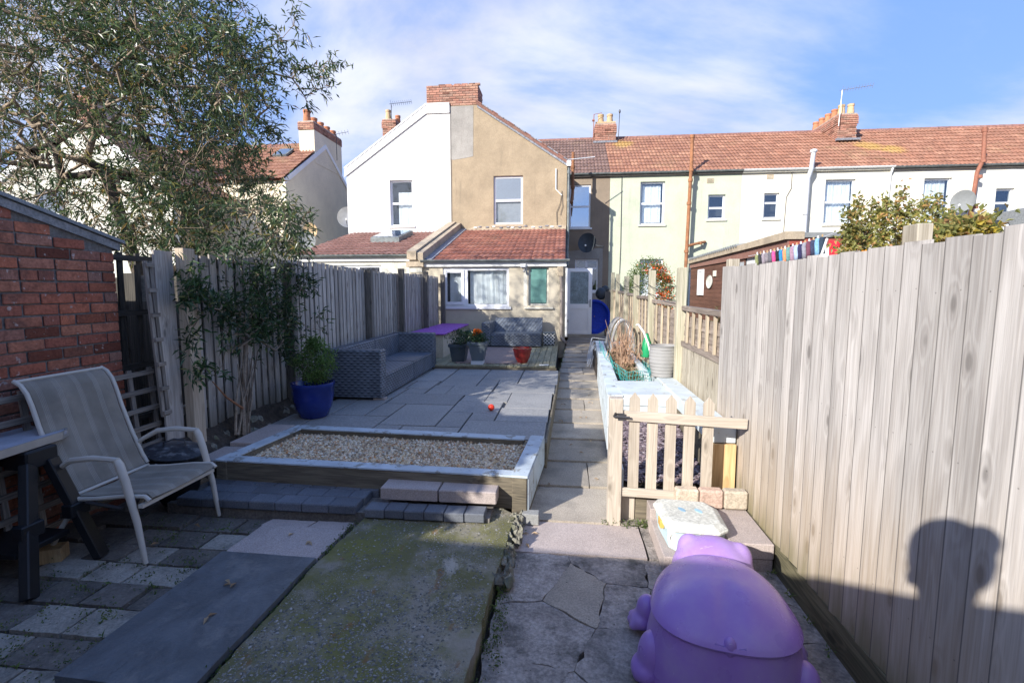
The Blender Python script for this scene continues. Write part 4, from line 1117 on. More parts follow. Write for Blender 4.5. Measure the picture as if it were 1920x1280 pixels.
# lead valley and parapet coping
par_o = thing('party_parapet', 'sloping double stone coping between the two lean-to roofs', 'parapet', (-3.8, 14, 2.4))
def sl_box(x0, x1, z0, z1, ya, yb, name, mat, par, za=None):
    k = (ZR - ZE) / (YG - Y0); m = MB()
    vs = []
    for x in (x0, x1):
        for y in (ya, yb):
            for z in (z0, z1): vs.append((x, y, z + ZE + (y - Y0) * k))
    m.add(vs, [(0, 1, 3, 2), (4, 6, 7, 5), (0, 4, 5, 1), (2, 3, 7, 6), (0, 2, 6, 4), (1, 5, 7, 3)]); return m.build(name, mat, par)
sl_box(-4.02, -3.78, .06, .28, 12.35, 17.0, 'coping', 'stone_cope', par_o)
sl_box(-3.775, -3.735, .06, .23, 12.38, 17.0, 'coping_joint', 'mortar', par_o)
sl_box(-3.73, -3.60, .04, .235, 12.35, 17.0, 'coping', 'stone_cope', par_o)
sl_box(-3.98, -3.64, -.35, .055, 12.42, 17.0, 'parapet_wall', 'lt_wall', par_o)
sl_box(-3.595, -3.40, -.03, .045, 12.45, 16.98, 'valley', 'lead', hB)
sl_box(-4.10, -4.025, -.0, .07, 12.9, 16.98, 'flashing', 'lead', hA)
MB().box(-4.05, -3.6, 12.36, 12.6, 2.2, 2.33).build('corbel', 'stone_cope', par_o)
MB().box(-3.95, -3.65, 12.40, 12.6, 2.06, 2.19).build('corbel', 'offwhite', par_o)
MB().box(-4.02, -3.76, 12.55, 12.75, -.1, 2.15).build('pier', 'lt_white', par_o)
# ---- lean-to of A
YA = 13.0; kA = (3.62 - 2.58) / (YG - YA); slA = Vector((0, YG - YA, 3.62 - 2.58))
wn3 = (-6.3, -4.95, 1.3, 2.28)
MB().plate([(-7.35, -.1), (-4.03, -.1), (-4.03, 2.47), (-7.35, 2.47)], [[(wn3[0], wn3[2]), (wn3[1], wn3[2]), (wn3[1], wn3[3]), (wn3[0], wn3[3])]], 'y', YA, YA + .2).build('wall', 'lt_white', hA)
window(hA, YA, *wn3, recess=.04, vsplit=.5, glass='glass')
MB().box(-7.35, -7.15, YA + .2, YG, -.1, 2.5).build('wall', 'lt_white', hA)
tA = tile_mesh('roof_tile', 'tile_dull', .282, .40, .026, 2, .05)
tiled_roof(hA, tA, (-7.42, YA - .10, 2.545), (1, 0, 0), slA, 12, 10, .2825, .415, clip=lambda u, v: not (1.55 < u < 2.3 and 2.0 < v < 3.3))
du = MB(); du.add([(-7.38, YA - .06, 2.50), (-4.0, YA - .06, 2.50), (-4.0, YG, 3.58), (-7.38, YG, 3.58)], [(0, 1, 2, 3)]); du.open = True
du.build('roof_underlay', 'roomdark', hA)
gutter(hA, -7.42, -4.05, YA - .13, 2.54)
MB().box(-7.40, -4.05, YA - .06, YA - .02, 2.38, 2.49).build('fascia', 'white_paint', hA)
# rooflight
rl = MB(); 
def rA(x, y, h): return (x, y, 2.58 + (y - YA) * kA + h)
def slab_on(x0, x1, y0, y1, h0, h1): 
    m = MB(); m.add([rA(x0, y0, h0), rA(x1, y0, h0), rA(x1, y1, h0), rA(x0, y1, h0), rA(x0, y0, h1), rA(x1, y0, h1), rA(x1, y1, h1), rA(x0, y1, h1)],
          [(0, 3, 2, 1), (4, 5, 6, 7), (0, 1, 5, 4), (1, 2, 6, 5), (2, 3, 7, 6), (3, 0, 4, 7)]); return m
k1 = slab_on(-5.95, -5.05, 14.8, 16.2, .0, .16).build('rooflight', 'gutter', hA)
slab_on(-5.90, -5.10, 14.86, 16.14, .162, .185).build('rooflight_pane', 'glass_sky', k1)
slab_on(-5.90, -5.10, 14.86, 16.14, .1605, .1615).build('rooflight_blind', 'white_paint', k1)

# ---- main terrace behind: houses on Y=19, ridge Y=22.5
YM, YRG, ZEV, ZRG = 19.0, 22.5, 5.93, 8.12
sm = Vector((0, YRG - YM + .12, ZRG - ZEV + .06)); smu = sm.normalized()
def main_house(name, label, x0, x1, wmat, tmat, wins, base=True, gmat='gutter', drop=0., parent=None, tilew=.282):
    h = parent or thing(name, label, 'house', ((x0 + x1) / 2, YM, 0))
    holes = [[(q[0], q[2]), (q[1], q[2]), (q[1], q[3]), (q[0], q[3])] for q in wins]
    MB().plate([(x0 + .002, -.1), (x1 - .002, -.1), (x1 - .002, ZEV - .08 - drop), (x0 + .002, ZEV - .08 - drop)], holes, 'y', YM, YM + .25).build('wall', wmat, h)
    n = round((x1 - x0) / tilew); w_ = (x1 - x0) / n
    t_ = tile_mesh('roof_tile', tmat, w_, .335, .026, 2, .045)
    tiled_roof(h, t_, (x0, YM - .12, ZEV - .06 - drop), (1, 0, 0), sm, n, 12, w_, sm.length / 12.02)
    m = MB(); m.add([(x0, YM - .05, ZEV - .06 - drop), (x1, YM - .05, ZEV - .06 - drop), (x1, YRG, ZRG - .03 - drop), (x0, YRG, ZRG - .03 - drop), (x0, 26, ZEV - .1), (x1, 26, ZEV - .1)], [(0, 1, 2, 3), (3, 2, 5, 4)]); m.open = True
    m.build('roof_underlay', 'roomdark', h)
    nr = int((x1 - x0) / .45); rm = MB().tube([(0, 0, 0), (0, 0, .001)], .1, 8, False)
    for i in range(nr):
        xa = x0 + (x1 - x0) * i / nr; xb = x0 + (x1 - x0) * (i + 1) / nr
        MB().tube([(xa, YRG, ZRG - .02 - drop), (xb - .012, YRG, ZRG - .025 - drop)], .10, 8).build('ridge_tile', 'tile_dull', h, smooth=True)
    if gmat: gutter(h, x0, x1, YM - .14, ZEV - .07 - drop, gmat)
    MB().box(x0, x1, YM - .10, YM - .004, ZEV - .17 - drop, ZEV - .10 - drop).build('eaves_board', 'offwhite' if gmat != 'gutter' else 'mortar', h)
    return h
wMB = (.12, .90, 3.92, 5.49); wMB2 = (.35, 1.22, 1.55, 2.75)
main_house(None, None, .015, 1.60, 'brown_main', 'tile_brown', [wMB, wMB2], parent=hB)
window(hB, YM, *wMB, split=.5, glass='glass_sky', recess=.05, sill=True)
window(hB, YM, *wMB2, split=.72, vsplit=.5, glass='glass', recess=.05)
MB().plate([(.02, 1.2), (1.38, 1.2), (1.38, 3.18), (.5, 3.10), (.02, 3.05)], [[(wMB2[0] - .01, wMB2[2] - .06), (wMB2[1] + .01, wMB2[2] - .06), (wMB2[1] + .01, wMB2[3] + .01), (wMB2[0] - .01, wMB2[3] + .01)]], 'y', YM - .02, YM - .003).build('cement_patch', 'greypatch', hB)
# roof slope of B running behind its own gable
n_ = 14
t_ = tile_mesh('roof_tile', 'tile_brown', .2825, .335, .026, 2, .045)
tiled_roof(hB, t_, (.015 - 14 * .2825, YM - .12, ZEV - .06), (1, 0, 0), sm, 14, 12, .2825, sm.length / 12.02, clip=lambda u, v: v > (3.96 - u) * .75 - .3 and u > 1.2)
MB().tube([(-7.3, YRG, ZRG - .02), (0, YRG, ZRG - .025)], .10, 8).build('ridge_tile', 'tile_dull', hB, smooth=True)
m = MB(); m.add([(-7.65, YM - .05, ZEV - .08), (.01, YM - .05, ZEV - .08), (.01, YRG, ZRG - .05), (-7.65, YRG, ZRG - .05), (-7.65, 26, ZEV), (.01, 26, ZEV)], [(0, 1, 2, 3), (3, 2, 5, 4)]); m.open = True
m.build('roof_slope', 'tile_brown', hB)

wC1 = (2.70, 3.58, 4.0, 5.55); wC2 = (5.12, 5.72, 4.16, 5.04); wC3 = (2.75, 3.6, 1.4, 2.75); wC4 = (4.55, 5.5, .6, 2.3)
hC = main_house('green_house', 'pale green-cream terraced house right of the brown pebbledash strip', 1.60, 6.26, 'green_render', 'tile_red', [wC1, wC2, wC3, wC4])
cur = lambda q, a=.06: [(q[0] + a, q[1] - a, q[2] + a, q[3] - a, 0)]
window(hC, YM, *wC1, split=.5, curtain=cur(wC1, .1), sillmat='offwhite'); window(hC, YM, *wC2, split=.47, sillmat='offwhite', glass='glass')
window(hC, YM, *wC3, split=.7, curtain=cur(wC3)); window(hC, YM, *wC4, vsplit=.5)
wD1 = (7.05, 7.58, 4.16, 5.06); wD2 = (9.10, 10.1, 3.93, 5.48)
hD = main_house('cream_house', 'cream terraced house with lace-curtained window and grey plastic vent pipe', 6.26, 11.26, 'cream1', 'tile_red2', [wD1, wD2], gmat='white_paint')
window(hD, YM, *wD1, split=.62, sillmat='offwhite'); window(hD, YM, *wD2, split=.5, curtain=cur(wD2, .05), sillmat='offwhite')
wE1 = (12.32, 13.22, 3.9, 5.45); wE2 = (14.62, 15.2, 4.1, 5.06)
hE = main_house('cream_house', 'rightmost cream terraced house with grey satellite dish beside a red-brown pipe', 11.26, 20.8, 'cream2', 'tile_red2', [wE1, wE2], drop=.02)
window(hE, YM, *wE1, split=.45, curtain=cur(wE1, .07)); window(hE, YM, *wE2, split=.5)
for h, x, z in ((hC, 5.05, 5.45), (hD, 7.1, 5.55), (hE, 14.95, 5.5)):
    v_ = MB().rect_plate(x, x + .23, z, z + .16, [(x + .03, x + .2, z + .02 + i * .045, z + .045 + i * .045) for i in range(3)], 'y', YM - .02, YM + .0).build('air_brick', 'stone_cope' if h != hE else 'white_paint', h)
# soil stacks and vents
pipe('soil_pipe', [(4.32, YM - .3, 1.0), (4.40, YM - .3, 5.55), (4.40, YM - .36, 5.95), (4.41, YM - .3, 7.05)], .062, 'rust', hC, [(4.35, YM - .3, 3.0), (4.38, YM - .3, 4.7), (4.40, YM - .3, 5.5), (4.41, YM - .34, 5.85), (4.41, YM - .3, 7.0)])
pipe('pipe_branch', [(4.34, YM - .3, 3.18), (4.6, YM - .25, 3.25), (4.9, YM - .2, 3.32), (5.05, YM - .05, 3.35)], .05, 'rust', hC, [(4.85, YM - .2, 3.3)])
pipe('vent_pipe', [(8.38, YM - .2, 2.6), (8.42, YM - .2, 5.5), (8.46, YM - .3, 5.78), (8.50, YM - .3, 6.35)], .075, 'metal', hD, [(8.38, YM - .2, 4.3)])
MT['palegrey'] = simple('pale_grey_pipe', (.55, .57, .6), .5, .06); 
for o in hD.children:
    if o.name.startswith('vent_pipe'): o.data.materials[0] = MT['palegrey']
MB().lathe([(.1, 0), (.12, .04), (.1, .1)], (8.50, YM - .3, 6.34), 10).build('vent_cowl', 'palegrey', hD)
pipe('downpipe', [(11.2, YM - .14, 5.8), (11.18, YM - .06, 5.6), (11.1, YM - .06, 3.2)], .035, 'white_paint', hD)
pipe('soil_pipe', [(13.60, YM - .3, 3.0), (13.75, YM - .3, 5.55), (13.86, YM - .36, 5.95), (13.86, YM - .3, 7.0)], .065, 'rust_red', hE, [(13.78, YM - .3, 4.4), (13.83, YM - .3, 5.4), (13.86, YM - .36, 5.9), (13.86, YM - .3, 6.9)])
pipe('cable', [(2.02, YM - .02, 5.8), (2.03, YM - .02, 3.2), (2.0, YM - .02, 1.5)], .012, 'darkmetal', hC)
pipe('cable', [(7.95, YM - .02, 5.8), (7.95, YM - .02, 5.2), (7.8, YM - .02, 4.9), (7.76, YM - .02, 3.2)], .012, 'mortar', hD)
# chimneys
cC = chimney(hC, 1.18, 2.05, 21.95, 23.1, 7.82, 8.62, [(1.42, 22.2, 'pot_terra', .40, .14), (1.80, 22.2, 'pot_terra', .40, .14)], side=(-1, 1))
MB().box(1.2, 2.03, 21.97, 23.0, 8.61, 8.67).build('flaunching', 'pot_terra', cC)
MB().box(1.1, 2.1, 21.85, 21.94, 7.78, 7.86).build('lead_apron', 'lead', cC)
cD = chimney(hD, 10.46, 11.18, 21.2, 23.7, 7.4, 8.44, [(10.66, 21.4 + i * .5, 'pot_terra' if i < 1 else 'pot_red', .34, .13) for i in range(5)] + [(11.0, 21.4, 'pot_terra', .36, .13)], side=(-1,))
MB().box(10.4, 11.28, 21.08, 21.19, 7.38, 7.46).build('lead_apron', 'lead', cD)
cA = chimney(hA, -8.15, -7.55, 22.0, 23.3, 7.0, 9.15, [(-7.95, 22.25, 'pot_terra', .42, .13), (-7.7, 22.8, 'pot_red', .36, .13)], side=(1,))
# aerials
def yagi(name, label, base, top, d, L, n, mat='darkmetal'):
    t = thing(name, label, 'aerial', base)
    MB().tube([base, top], .014, 6).build('mast', mat, t)
    d = Vector(d).normalized(); T = Vector(top)
    MB().tube([T - d * .1, T + d * L], .010, 5).build('boom', mat, t)
    cr = d.cross(Vector((0, 0, 1))).normalized() * .5 + Vector((0, 0, .8))
    cr = cr.normalized()
    for i in range(n):
        p = T + d * (L * i / (n - 1)); s = .16 if i else .26
        MB().tube([p - cr * s * .6, p + cr * s * .6], .006, 4).build('element', mat, t)
    return t
yagi('tv_aerial', 'dark comb-like television aerial on the chimney behind the white gable', (-7.72, 22.0, 8.3), (-7.72, 22.0, 9.75), (1, -.1, .02), .95, 11)
yagi('tv_aerial', 'pale long television aerial on the wide chimney stack at the right', (10.42, 21.05, 7.9), (10.47, 21.05, 9.22), (1, 0, .12), 1.1, 12, 'metal')
yagi('tv_aerial', 'small thin television aerial beside the cream house chimney', (-10.3, 22.0, 7.4), (-10.3, 22.0, 8.55), (1, -.1, .1), .6, 5)
MB_ = thing('aerial_mast', 'twin rusty masts clamped to the left of the two-pot chimney', 'aerial', (1.1, 21.9, 8))
MB().tube([(1.1, 21.9, 7.9), (1.12, 21.9, 8.95)], .018, 5).tube([(1.12, 21.9, 8.95), (1.45, 21.9, 9.0)], .012, 5).tube([(1.05, 21.9, 8.7), (1.15, 21.9, 8.7)], .05, 5).build('mast', 'rust_red', MB_)
MB_ = thing('aerial_mast', 'single thin mast with a small bird-like finial right of the two-pot chimney', 'aerial', (2.15, 21.9, 8))
MB().tube([(2.15, 21.9, 7.9), (2.18, 21.9, 9.0)], .014, 5).build('mast', 'darkmetal', MB_); MB().ball((2.18, 21.9, 9.03), .06, 8, 6, (.7, .7, 1.4)).build('finial', 'darkmetal', MB_)
# satellite dishes
def dish(label, c, r, face, mat, arm=True, wall=None, sc=1.):
    t = thing('satellite_dish', label, 'satellite dish', c)
    m = MB(); n = 20; rings = 5; pr = []
    for i in range(rings + 1):
        q = r * i / rings; pr.append((max(q, .002), q * q / (r * 3.2)))
    pr2 = [(a, b - .008) for a, b in reversed(pr)]
    m.lathe(pr + pr2, (0, 0, 0), n, 1, 1.12, cap=False)
    f = Vector(face).normalized(); M_ = f.to_track_quat('Z', 'Y').to_matrix().to_4x4()
    m.rot(Matrix.Translation(Vector(c)) @ M_); m.build('reflector', mat, t, smooth=True)
    c_ = Vector(c); tip = c_ + f * r * 1.1 + Vector((0, 0, -r * .55))
    MB().tube([c_ + M_.to_3x3() @ Vector((0, -r * .98, r * .3)), tip], .012, 5).build('feed_arm', 'darkmetal', t)
    MB().ball(tip, .035, 8, 6).build('feed_horn', 'white_paint', t)
    if wall: MB().tube([c_ - f * .02, c_.lerp(Vector(wall), .5), wall], .02, 6).build('bracket', 'metal', t)
    return t
dish('grey satellite dish in the shade below the brown-strip window', (.78, 18.35, 3.28), .33, (-.25, -1, .25), 'darkplastic', wall=(1.38, 18.98, 3.22))
dish('large pale satellite dish peeping out behind the white house edge', (-8.05, 17.9, 4.25), .36, (.3, -1, .3), 'metal', wall=(-8.0, 18.9, 4.1))
dish('rusty round satellite dish above the one hidden by the tree', (-9.2, 17.3, 3.72), .26, (.2, -1, .1), 'pot_terra', wall=(-9.6, 18.2, 3.6))
dish('low grey satellite dish just above the lean-to roof corner at the left', (-8.95, 16.6, 3.25), .32, (.1, -1, .3), 'felt', wall=(-9.6, 18, 3.1))
dish('small buff satellite dish peeking over the outbuilding ridge', (7.75, 18.2, 3.15), .27, (-.35, -1, .1), 'pot_terra', wall=(7.9, 18.98, 3.05))
dish('grey satellite dish beside the red-brown pipe at the right', (13.28, 18.5, 4.55), .34, (-.9, -.7, .15), 'felt', wall=(13.65, 18.7, 4.45))

# ---- beige gable-end house at left
hF = thing('beige_house', 'beige gable-ended house with skylight in its red roof beyond the tree', 'house', (-12, 20, 0))
XF = -10.5
def gz(y): return 5.76 + (7.85 - 5.76) * (1 - abs(y - 21.3) / 3.26)
MB().plate([(18.04, -.1), (24.56, -.1), (24.56, 5.76), (21.3, 7.85), (18.04, 5.76)], [], 'x', XF - .25, XF).build('wall', 'beige', hF)
MB().box(-20, XF - .255, 18.05, 18.3, -.1, 5.7).build('wall', 'beige', hF)
MB().plate([(17.9, 5.72), (21.3, 7.90), (21.3, 7.72), (17.9, 5.52)], [], 'x', XF + .005, XF + .05).build('bargeboard', 'white_paint', hF)
MB().plate([(24.7, 5.72), (21.3, 7.90), (21.3, 7.72), (24.7, 5.52)], [], 'x', XF + .005, XF + .05).build('bargeboard', 'white_paint', hF)
sF = Vector((0, 21.3 - 17.9, 7.95 - 5.72)); tF = tile_mesh('roof_tile', 'tile_red', .282, .34, .026, 2, .045)
tiled_roof(hF, tF, (XF - .0 - 22 * .2825, 17.86, 5.74), (1, 0, 0), sF, 22, 12, .2825, sF.length / 12.02, clip=lambda u, v: not (4.62 < u < 5.3 and 2.35 < v < 3.2))
m = MB(); m.add([(-20, 17.9, 5.70), (XF, 17.9, 5.70), (XF, 21.3, 7.88), (-20, 21.3, 7.88), (XF, 24.7, 5.7), (-20, 24.7, 5.7)], [(0, 1, 2, 3), (3, 2, 4, 5)]); m.open = True
m.build('roof_slope', 'tile_red', hF)
def rF(x, v, h): 
    q = sF.normalized(); nn = Vector((1, 0, 0)).cross(q); return Vector((x, 17.86, 5.74)) + q * v + nn * h
m = MB(); x0, x1 = XF - 22 * .2825 + 4.65, XF - 22 * .2825 + 5.25
m.add([rF(x0, 2.4, .0), rF(x1, 2.4, 0), rF(x1, 3.15, 0), rF(x0, 3.15, 0), rF(x0, 2.4, .09), rF(x1, 2.4, .09), rF(x1, 3.15, .09), rF(x0, 3.15, .09)], [(0, 3, 2, 1), (4, 5, 6, 7), (0, 1, 5, 4), (1, 2, 6, 5), (2, 3, 7, 6), (3, 0, 4, 7)])
sk = m.build('skylight', 'gutter', hF)
m = MB(); m.add([rF(x0 + .06, 2.46, .095), rF(x1 - .06, 2.46, .095), rF(x1 - .06, 3.09, .095), rF(x0 + .06, 3.09, .095)], [(0, 1, 2, 3)]); m.open = True; m.build('skylight_pane', 'glass_sky', sk)
MB().box(-11.15, XF + .014, 20.35, 22.9, 6.9, 8.25).build('chimney_base', 'beige', hF)
cF = chimney(hF, -11.18, XF + .03, 20.3, 22.95, 8.25, 8.62, [(-10.9, 20.6 + i * .58, 'pot_red', .36 if i else .5, .16) for i in range(5)], side=(1,), corbel=False)
# ---- far-left outrigger behind the tree
hG = thing('cream_gable_house', 'cream gabled house half hidden behind the tree at the far left', 'house', (-16, 15, 0))
MB().plate([(-19.6, -.1), (-12.6, -.1), (-12.6, 5.0), (-15.9, 7.15), (-19.6, 4.8)], [[(-17.5, 3.4), (-16.5, 3.4), (-16.5, 4.9), (-17.5, 4.9)]], 'y', 15.0, 15.25).build('wall', 'lt_white', hG)
window(hG, 15.0, -17.5, -16.5, 3.4, 4.9, split=.5)
rake(hG, [(-19.8, 4.72), (-15.9, 7.2), (-12.45, 4.95)], .24, 'white_paint', 14.93, 14.995)
m = MB(); m.add([(-19.8, 14.9, 4.75), (-15.9, 14.9, 7.23), (-12.45, 14.9, 4.98), (-19.8, 20, 4.75), (-15.9, 20, 7.23), (-12.45, 20, 4.98)], [(0, 1, 4, 3), (1, 2, 5, 4)]); m.open = True
m.build('roof', 'tile_red', hG)
chimney(hG, -16.3, -15.3, 15.3, 16.2, 6.6, 7.95, [(-16.0, 15.7, 'pot_red', .35, .15), (-15.6, 15.7, 'pot_red', .35, .15)], corbel=True)
# ================================================================ FURNITURE AND POTS
def wick(name, col):
    m = NT(name); v = m.coords('Object', rnd=False)
    sp = m.n('ShaderNodeSeparateXYZ'); m.l(v, sp.inputs[0])
    u = m.math('ADD', sp.outputs[0], sp.outputs[1])
    row = m.math('MULTIPLY', sp.outputs[2], 1 / .034)
    rw = m.math('SINE', m.math('MULTIPLY', row, 2 * math.pi))
    fl = m.math('FLOOR', row); half = m.math('MULTIPLY', m.math('MODULO', fl, 2), .5)
    cw = m.math('SINE', m.math('MULTIPLY', m.math('ADD', m.math('MULTIPLY', u, 1 / .085), half), 2 * math.pi))
    h = m.math('ADD', m.math('MULTIPLY', rw, .5), m.math('MULTIPLY', cw, .5))
    n = m.noise(v, 6, 5)
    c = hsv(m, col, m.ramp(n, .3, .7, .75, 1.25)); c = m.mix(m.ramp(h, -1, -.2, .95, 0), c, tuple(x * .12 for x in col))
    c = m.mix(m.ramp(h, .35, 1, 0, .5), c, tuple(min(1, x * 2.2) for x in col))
    return m.done(c, .5, m.bump(h, .8, .005), spec=.45)
MT['rattan'] = wick('grey_rattan', (.115, .135, .165))
def wick_top(name, col):
    m = NT(name); v = m.coords('Object', rnd=False)
    sp = m.n('ShaderNodeSeparateXYZ'); m.l(v, sp.inputs[0])
    row = m.math('MULTIPLY', sp.outputs[1], 1 / .06); rw = m.math('SINE', m.math('MULTIPLY', row, 2 * math.pi))
    half = m.math('MULTIPLY', m.math('MODULO', m.math('FLOOR', row), 2), .5)
    cw = m.math('SINE', m.math('MULTIPLY', m.math('ADD', m.math('MULTIPLY', sp.outputs[0], 1 / .07), half), 2 * math.pi))
    h = m.math('ADD', m.math('MULTIPLY', rw, .5), m.math('MULTIPLY', cw, .5))
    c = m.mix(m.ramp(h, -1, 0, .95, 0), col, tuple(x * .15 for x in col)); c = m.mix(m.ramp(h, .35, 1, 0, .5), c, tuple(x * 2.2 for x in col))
    return m.done(c, .45, m.bump(h, .8, .005), spec=.5)
MT['rattan_top'] = wick_top('grey_rattan_top', (.115, .135, .165))
# long sofa against the left fence, back to the fence
so = thing('rattan_sofa', 'long slate-grey rattan sofa standing along the left fence on the patio', 'sofa', (-2.7, 7.2, .22))
xa, xb, ya, yb = -3.06, -2.30, 5.93, 8.62
for a, b in ((ya, ya + .19), (yb - .19, yb)):
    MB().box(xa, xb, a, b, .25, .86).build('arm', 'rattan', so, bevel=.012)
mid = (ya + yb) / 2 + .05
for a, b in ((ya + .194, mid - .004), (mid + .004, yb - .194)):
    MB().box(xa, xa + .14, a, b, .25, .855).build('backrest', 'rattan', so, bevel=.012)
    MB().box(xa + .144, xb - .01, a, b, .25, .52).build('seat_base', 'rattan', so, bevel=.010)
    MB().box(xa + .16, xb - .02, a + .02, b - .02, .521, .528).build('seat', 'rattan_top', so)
MB().box(xb - .12, xb + .03, ya + .03, ya + .12, .222, .249).build('foot', 'pinkslab', so)
for x, y in ((xb - .08, yb - .1), (xa + .05, ya + .05), (xa + .05, yb - .1)): MB().lathe([(.025, 0), (.025, .03)], (x, y, .222), 8).build('foot', 'blackplastic', so)
# small sofa by the wall
s2 = thing('rattan_sofa', 'smaller grey rattan sofa under the house window, half in sun', 'sofa', (-1.2, 11.9, .29))
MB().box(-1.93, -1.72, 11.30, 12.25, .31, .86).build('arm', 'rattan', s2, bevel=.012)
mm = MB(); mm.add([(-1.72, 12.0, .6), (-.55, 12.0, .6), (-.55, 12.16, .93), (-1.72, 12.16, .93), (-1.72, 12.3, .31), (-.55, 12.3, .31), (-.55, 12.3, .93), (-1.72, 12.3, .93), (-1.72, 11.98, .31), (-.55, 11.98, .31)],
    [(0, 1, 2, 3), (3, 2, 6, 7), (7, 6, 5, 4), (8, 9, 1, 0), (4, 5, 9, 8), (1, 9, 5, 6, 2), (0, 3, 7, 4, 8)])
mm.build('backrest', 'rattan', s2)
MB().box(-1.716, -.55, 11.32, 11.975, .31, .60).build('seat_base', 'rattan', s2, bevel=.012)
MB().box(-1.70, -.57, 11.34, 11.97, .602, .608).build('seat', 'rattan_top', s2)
MB().box(-1.9, -.6, 11.4, 12.2, .29, .312).build('foot_frame', 'blackplastic', s2)
# storage bench with a purple mat
be = thing('storage_bench', 'pale rendered corner bench box against the left fence by the house', 'bench', (-2.8, 11, .29))
MB().plate([(-3.10, 9.45), (-2.38, 9.45), (-2.45, 12.45), (-3.10, 12.45)], [], 'z', .29, .735).build('box', 'lt_wall', be)
MT['purple'] = simple('purple_mat_cloth', (.30, .09, .40), .9, .25, 30, .8, 90, dirt=(.5, .3, .55), dirtamt=.5, dscale=25)
mt_ = MB().plate([(-3.12, 9.4), (-2.33, 9.4), (-2.40, 12.2), (-3.12, 12.4)], [], 'z', .74, .765).build('seat_mat', 'purple', bevel=.004)
tag(mt_, 'purple speckled mat lying on the corner bench', 'mat')
# rug
m = NT('zigzag_rug'); v = m.coords('Object', rnd=False); sp = m.n('ShaderNodeSeparateXYZ'); m.l(v, sp.inputs[0])
zz = m.math('PINGPONG', m.math('MULTIPLY', sp.outputs[0], 1 / .08), 1); st_ = m.math('SINE', m.math('MULTIPLY', m.math('ADD', m.math('MULTIPLY', sp.outputs[1], 1 / .11), m.math('MULTIPLY', zz, .5)), 6.283))
f = m.ramp(st_, .0, .35); blk = m.math('FLOOR', m.math('MULTIPLY', sp.outputs[0], 1 / .16)); 
c = m.mix(f, (.13, .085, .075), (.48, .36, .31)); c = m.mix(m.ramp(m.noise(v, 9, 4), .4, .7, 0, .3), c, (.3, .25, .22))
MT['rug'] = m.done(c, .95)
ru = MB().plate([(-1.98, 8.72), (-.80, 8.72), (-.78, 11.25), (-2.2, 11.25)], [], 'z', .292, .300).build('outdoor_rug', 'rug')
tag(ru, 'outdoor rug with a brown and pink zigzag pattern on the decking', 'rug')
# shrubs helper
def shrub(parent, c, r, h, n, leaf, L, W, mat, stem='bark', ns=6, rmax=.008, at=None, squash=1., dense=10, spread=.02, rise=.0):
    c = Vector(c); A = []
    for _ in range(n):
        t = R.random() ** .6; a = R.uniform(0, 6.283); z = R.random()
        rr = r * math.sqrt(max(0.02, 1 - (2 * z - .9) ** 2)) * t
        A.append(c + Vector((rr * math.cos(a), rr * math.sin(a) * squash, h * z + rise)))
    nodes, par, rr, tips = grow([c + Vector((0, 0, -.04)), c + Vector((0, 0, .02))], A, .08, .01, .0018, rmax=rmax)
    limbs(nodes, par, rr, 'stems', stem, parent)
    P = [nodes[i] for i in tips]; D = [(nodes[i] - nodes[par[i]]).normalized() for i in tips]
    return foliage(P, D, dense, L, W, spread, .1, 'leaves', mat, parent)
MT['bark'] = simple('bark', (.14, .105, .075), .95, .25, 20, .5, 60)
MT['twig_pale'] = simple('pale_twig', (.30, .23, .16), .9, .25, 12, .4, 60)
MT['leaf_green'] = leafmat('box_green_leaves', [(0, (.045, .10, .02)), (.5, (.09, .17, .035)), (1, (.16, .24, .06))])
MT['leaf_dark'] = leafmat('dark_leaves', [(0, (.02, .045, .016)), (.55, (.035, .075, .025)), (.9, (.06, .12, .04)), (1, (.20, .22, .07))], .38, .2)
MT['leaf_tree'] = leafmat('tree_leaves', [(0, (.035, .065, .028)), (.5, (.07, .11, .045)), (.82, (.12, .16, .065)), (.93, (.24, .23, .06)), (1, (.26, .14, .05))], .36, .3)
MT['leaf_olive'] = leafmat('olive_leaves', [(0, (.06, .075, .03)), (.5, (.11, .12, .045)), (1, (.18, .17, .07))])
MT['leaf_bush'] = leafmat('yellow_green_leaves', [(0, (.14, .16, .045)), (.45, (.25, .25, .07)), (.8, (.36, .31, .09)), (1, (.40, .20, .08))], .5, .35)
MT['leaf_yellow'] = leafmat('golden_leaves', [(0, (.26, .20, .03)), (.5, (.42, .32, .04)), (1, (.24, .22, .05))], .5, .35)
MT['orange_petal'] = leafmat('orange_petals', [(0, (.75, .16, .02)), (1, (.85, .28, .03))], .6, .3)
MT['berry'] = leafmat('orange_red_berries', [(0, (.70, .07, .02)), (1, (.80, .16, .03))], .4, .1)
MT['straw'] = leafmat('dried_stalks', [(0, (.42, .24, .15)), (.5, (.55, .38, .26)), (1, (.34, .20, .13))], .8, .2)
# blue pot
MT['blueglaze'] = simple('cobalt_glaze', (.012, .025, .17), .16, .3, 3, .05, 10, spec=.7, dirt=(.02, .06, .30), dirtamt=.5)
pc = (-2.76, 5.10, .222)
pt = thing('plant_pot', 'large glossy cobalt-blue pot with a bushy green shrub by the fence', 'plant pot', pc)
MB().lathe([(.135, 0), (.15, .01), (.195, .12), (.215, .24), (.222, .34), (.232, .352), (.232, .385), (.212, .388), (.205, .36), (.19, .33)], pc, 40).build('pot', 'blueglaze', pt, smooth=True)
MB().lathe([(.002, .33), (.205, .33)], pc, 24, cap=False).build('potting_soil', 'soil', pt)
sh = thing('shrub', 'bushy bright green shrub growing in the cobalt-blue pot', 'shrub', (pc[0], pc[1], .55))
shrub(sh, (pc[0] + .03, pc[1], .56), .21, .42, 170, 'x', .045, .014, 'leaf_green', dense=15, spread=.03, rise=.08)
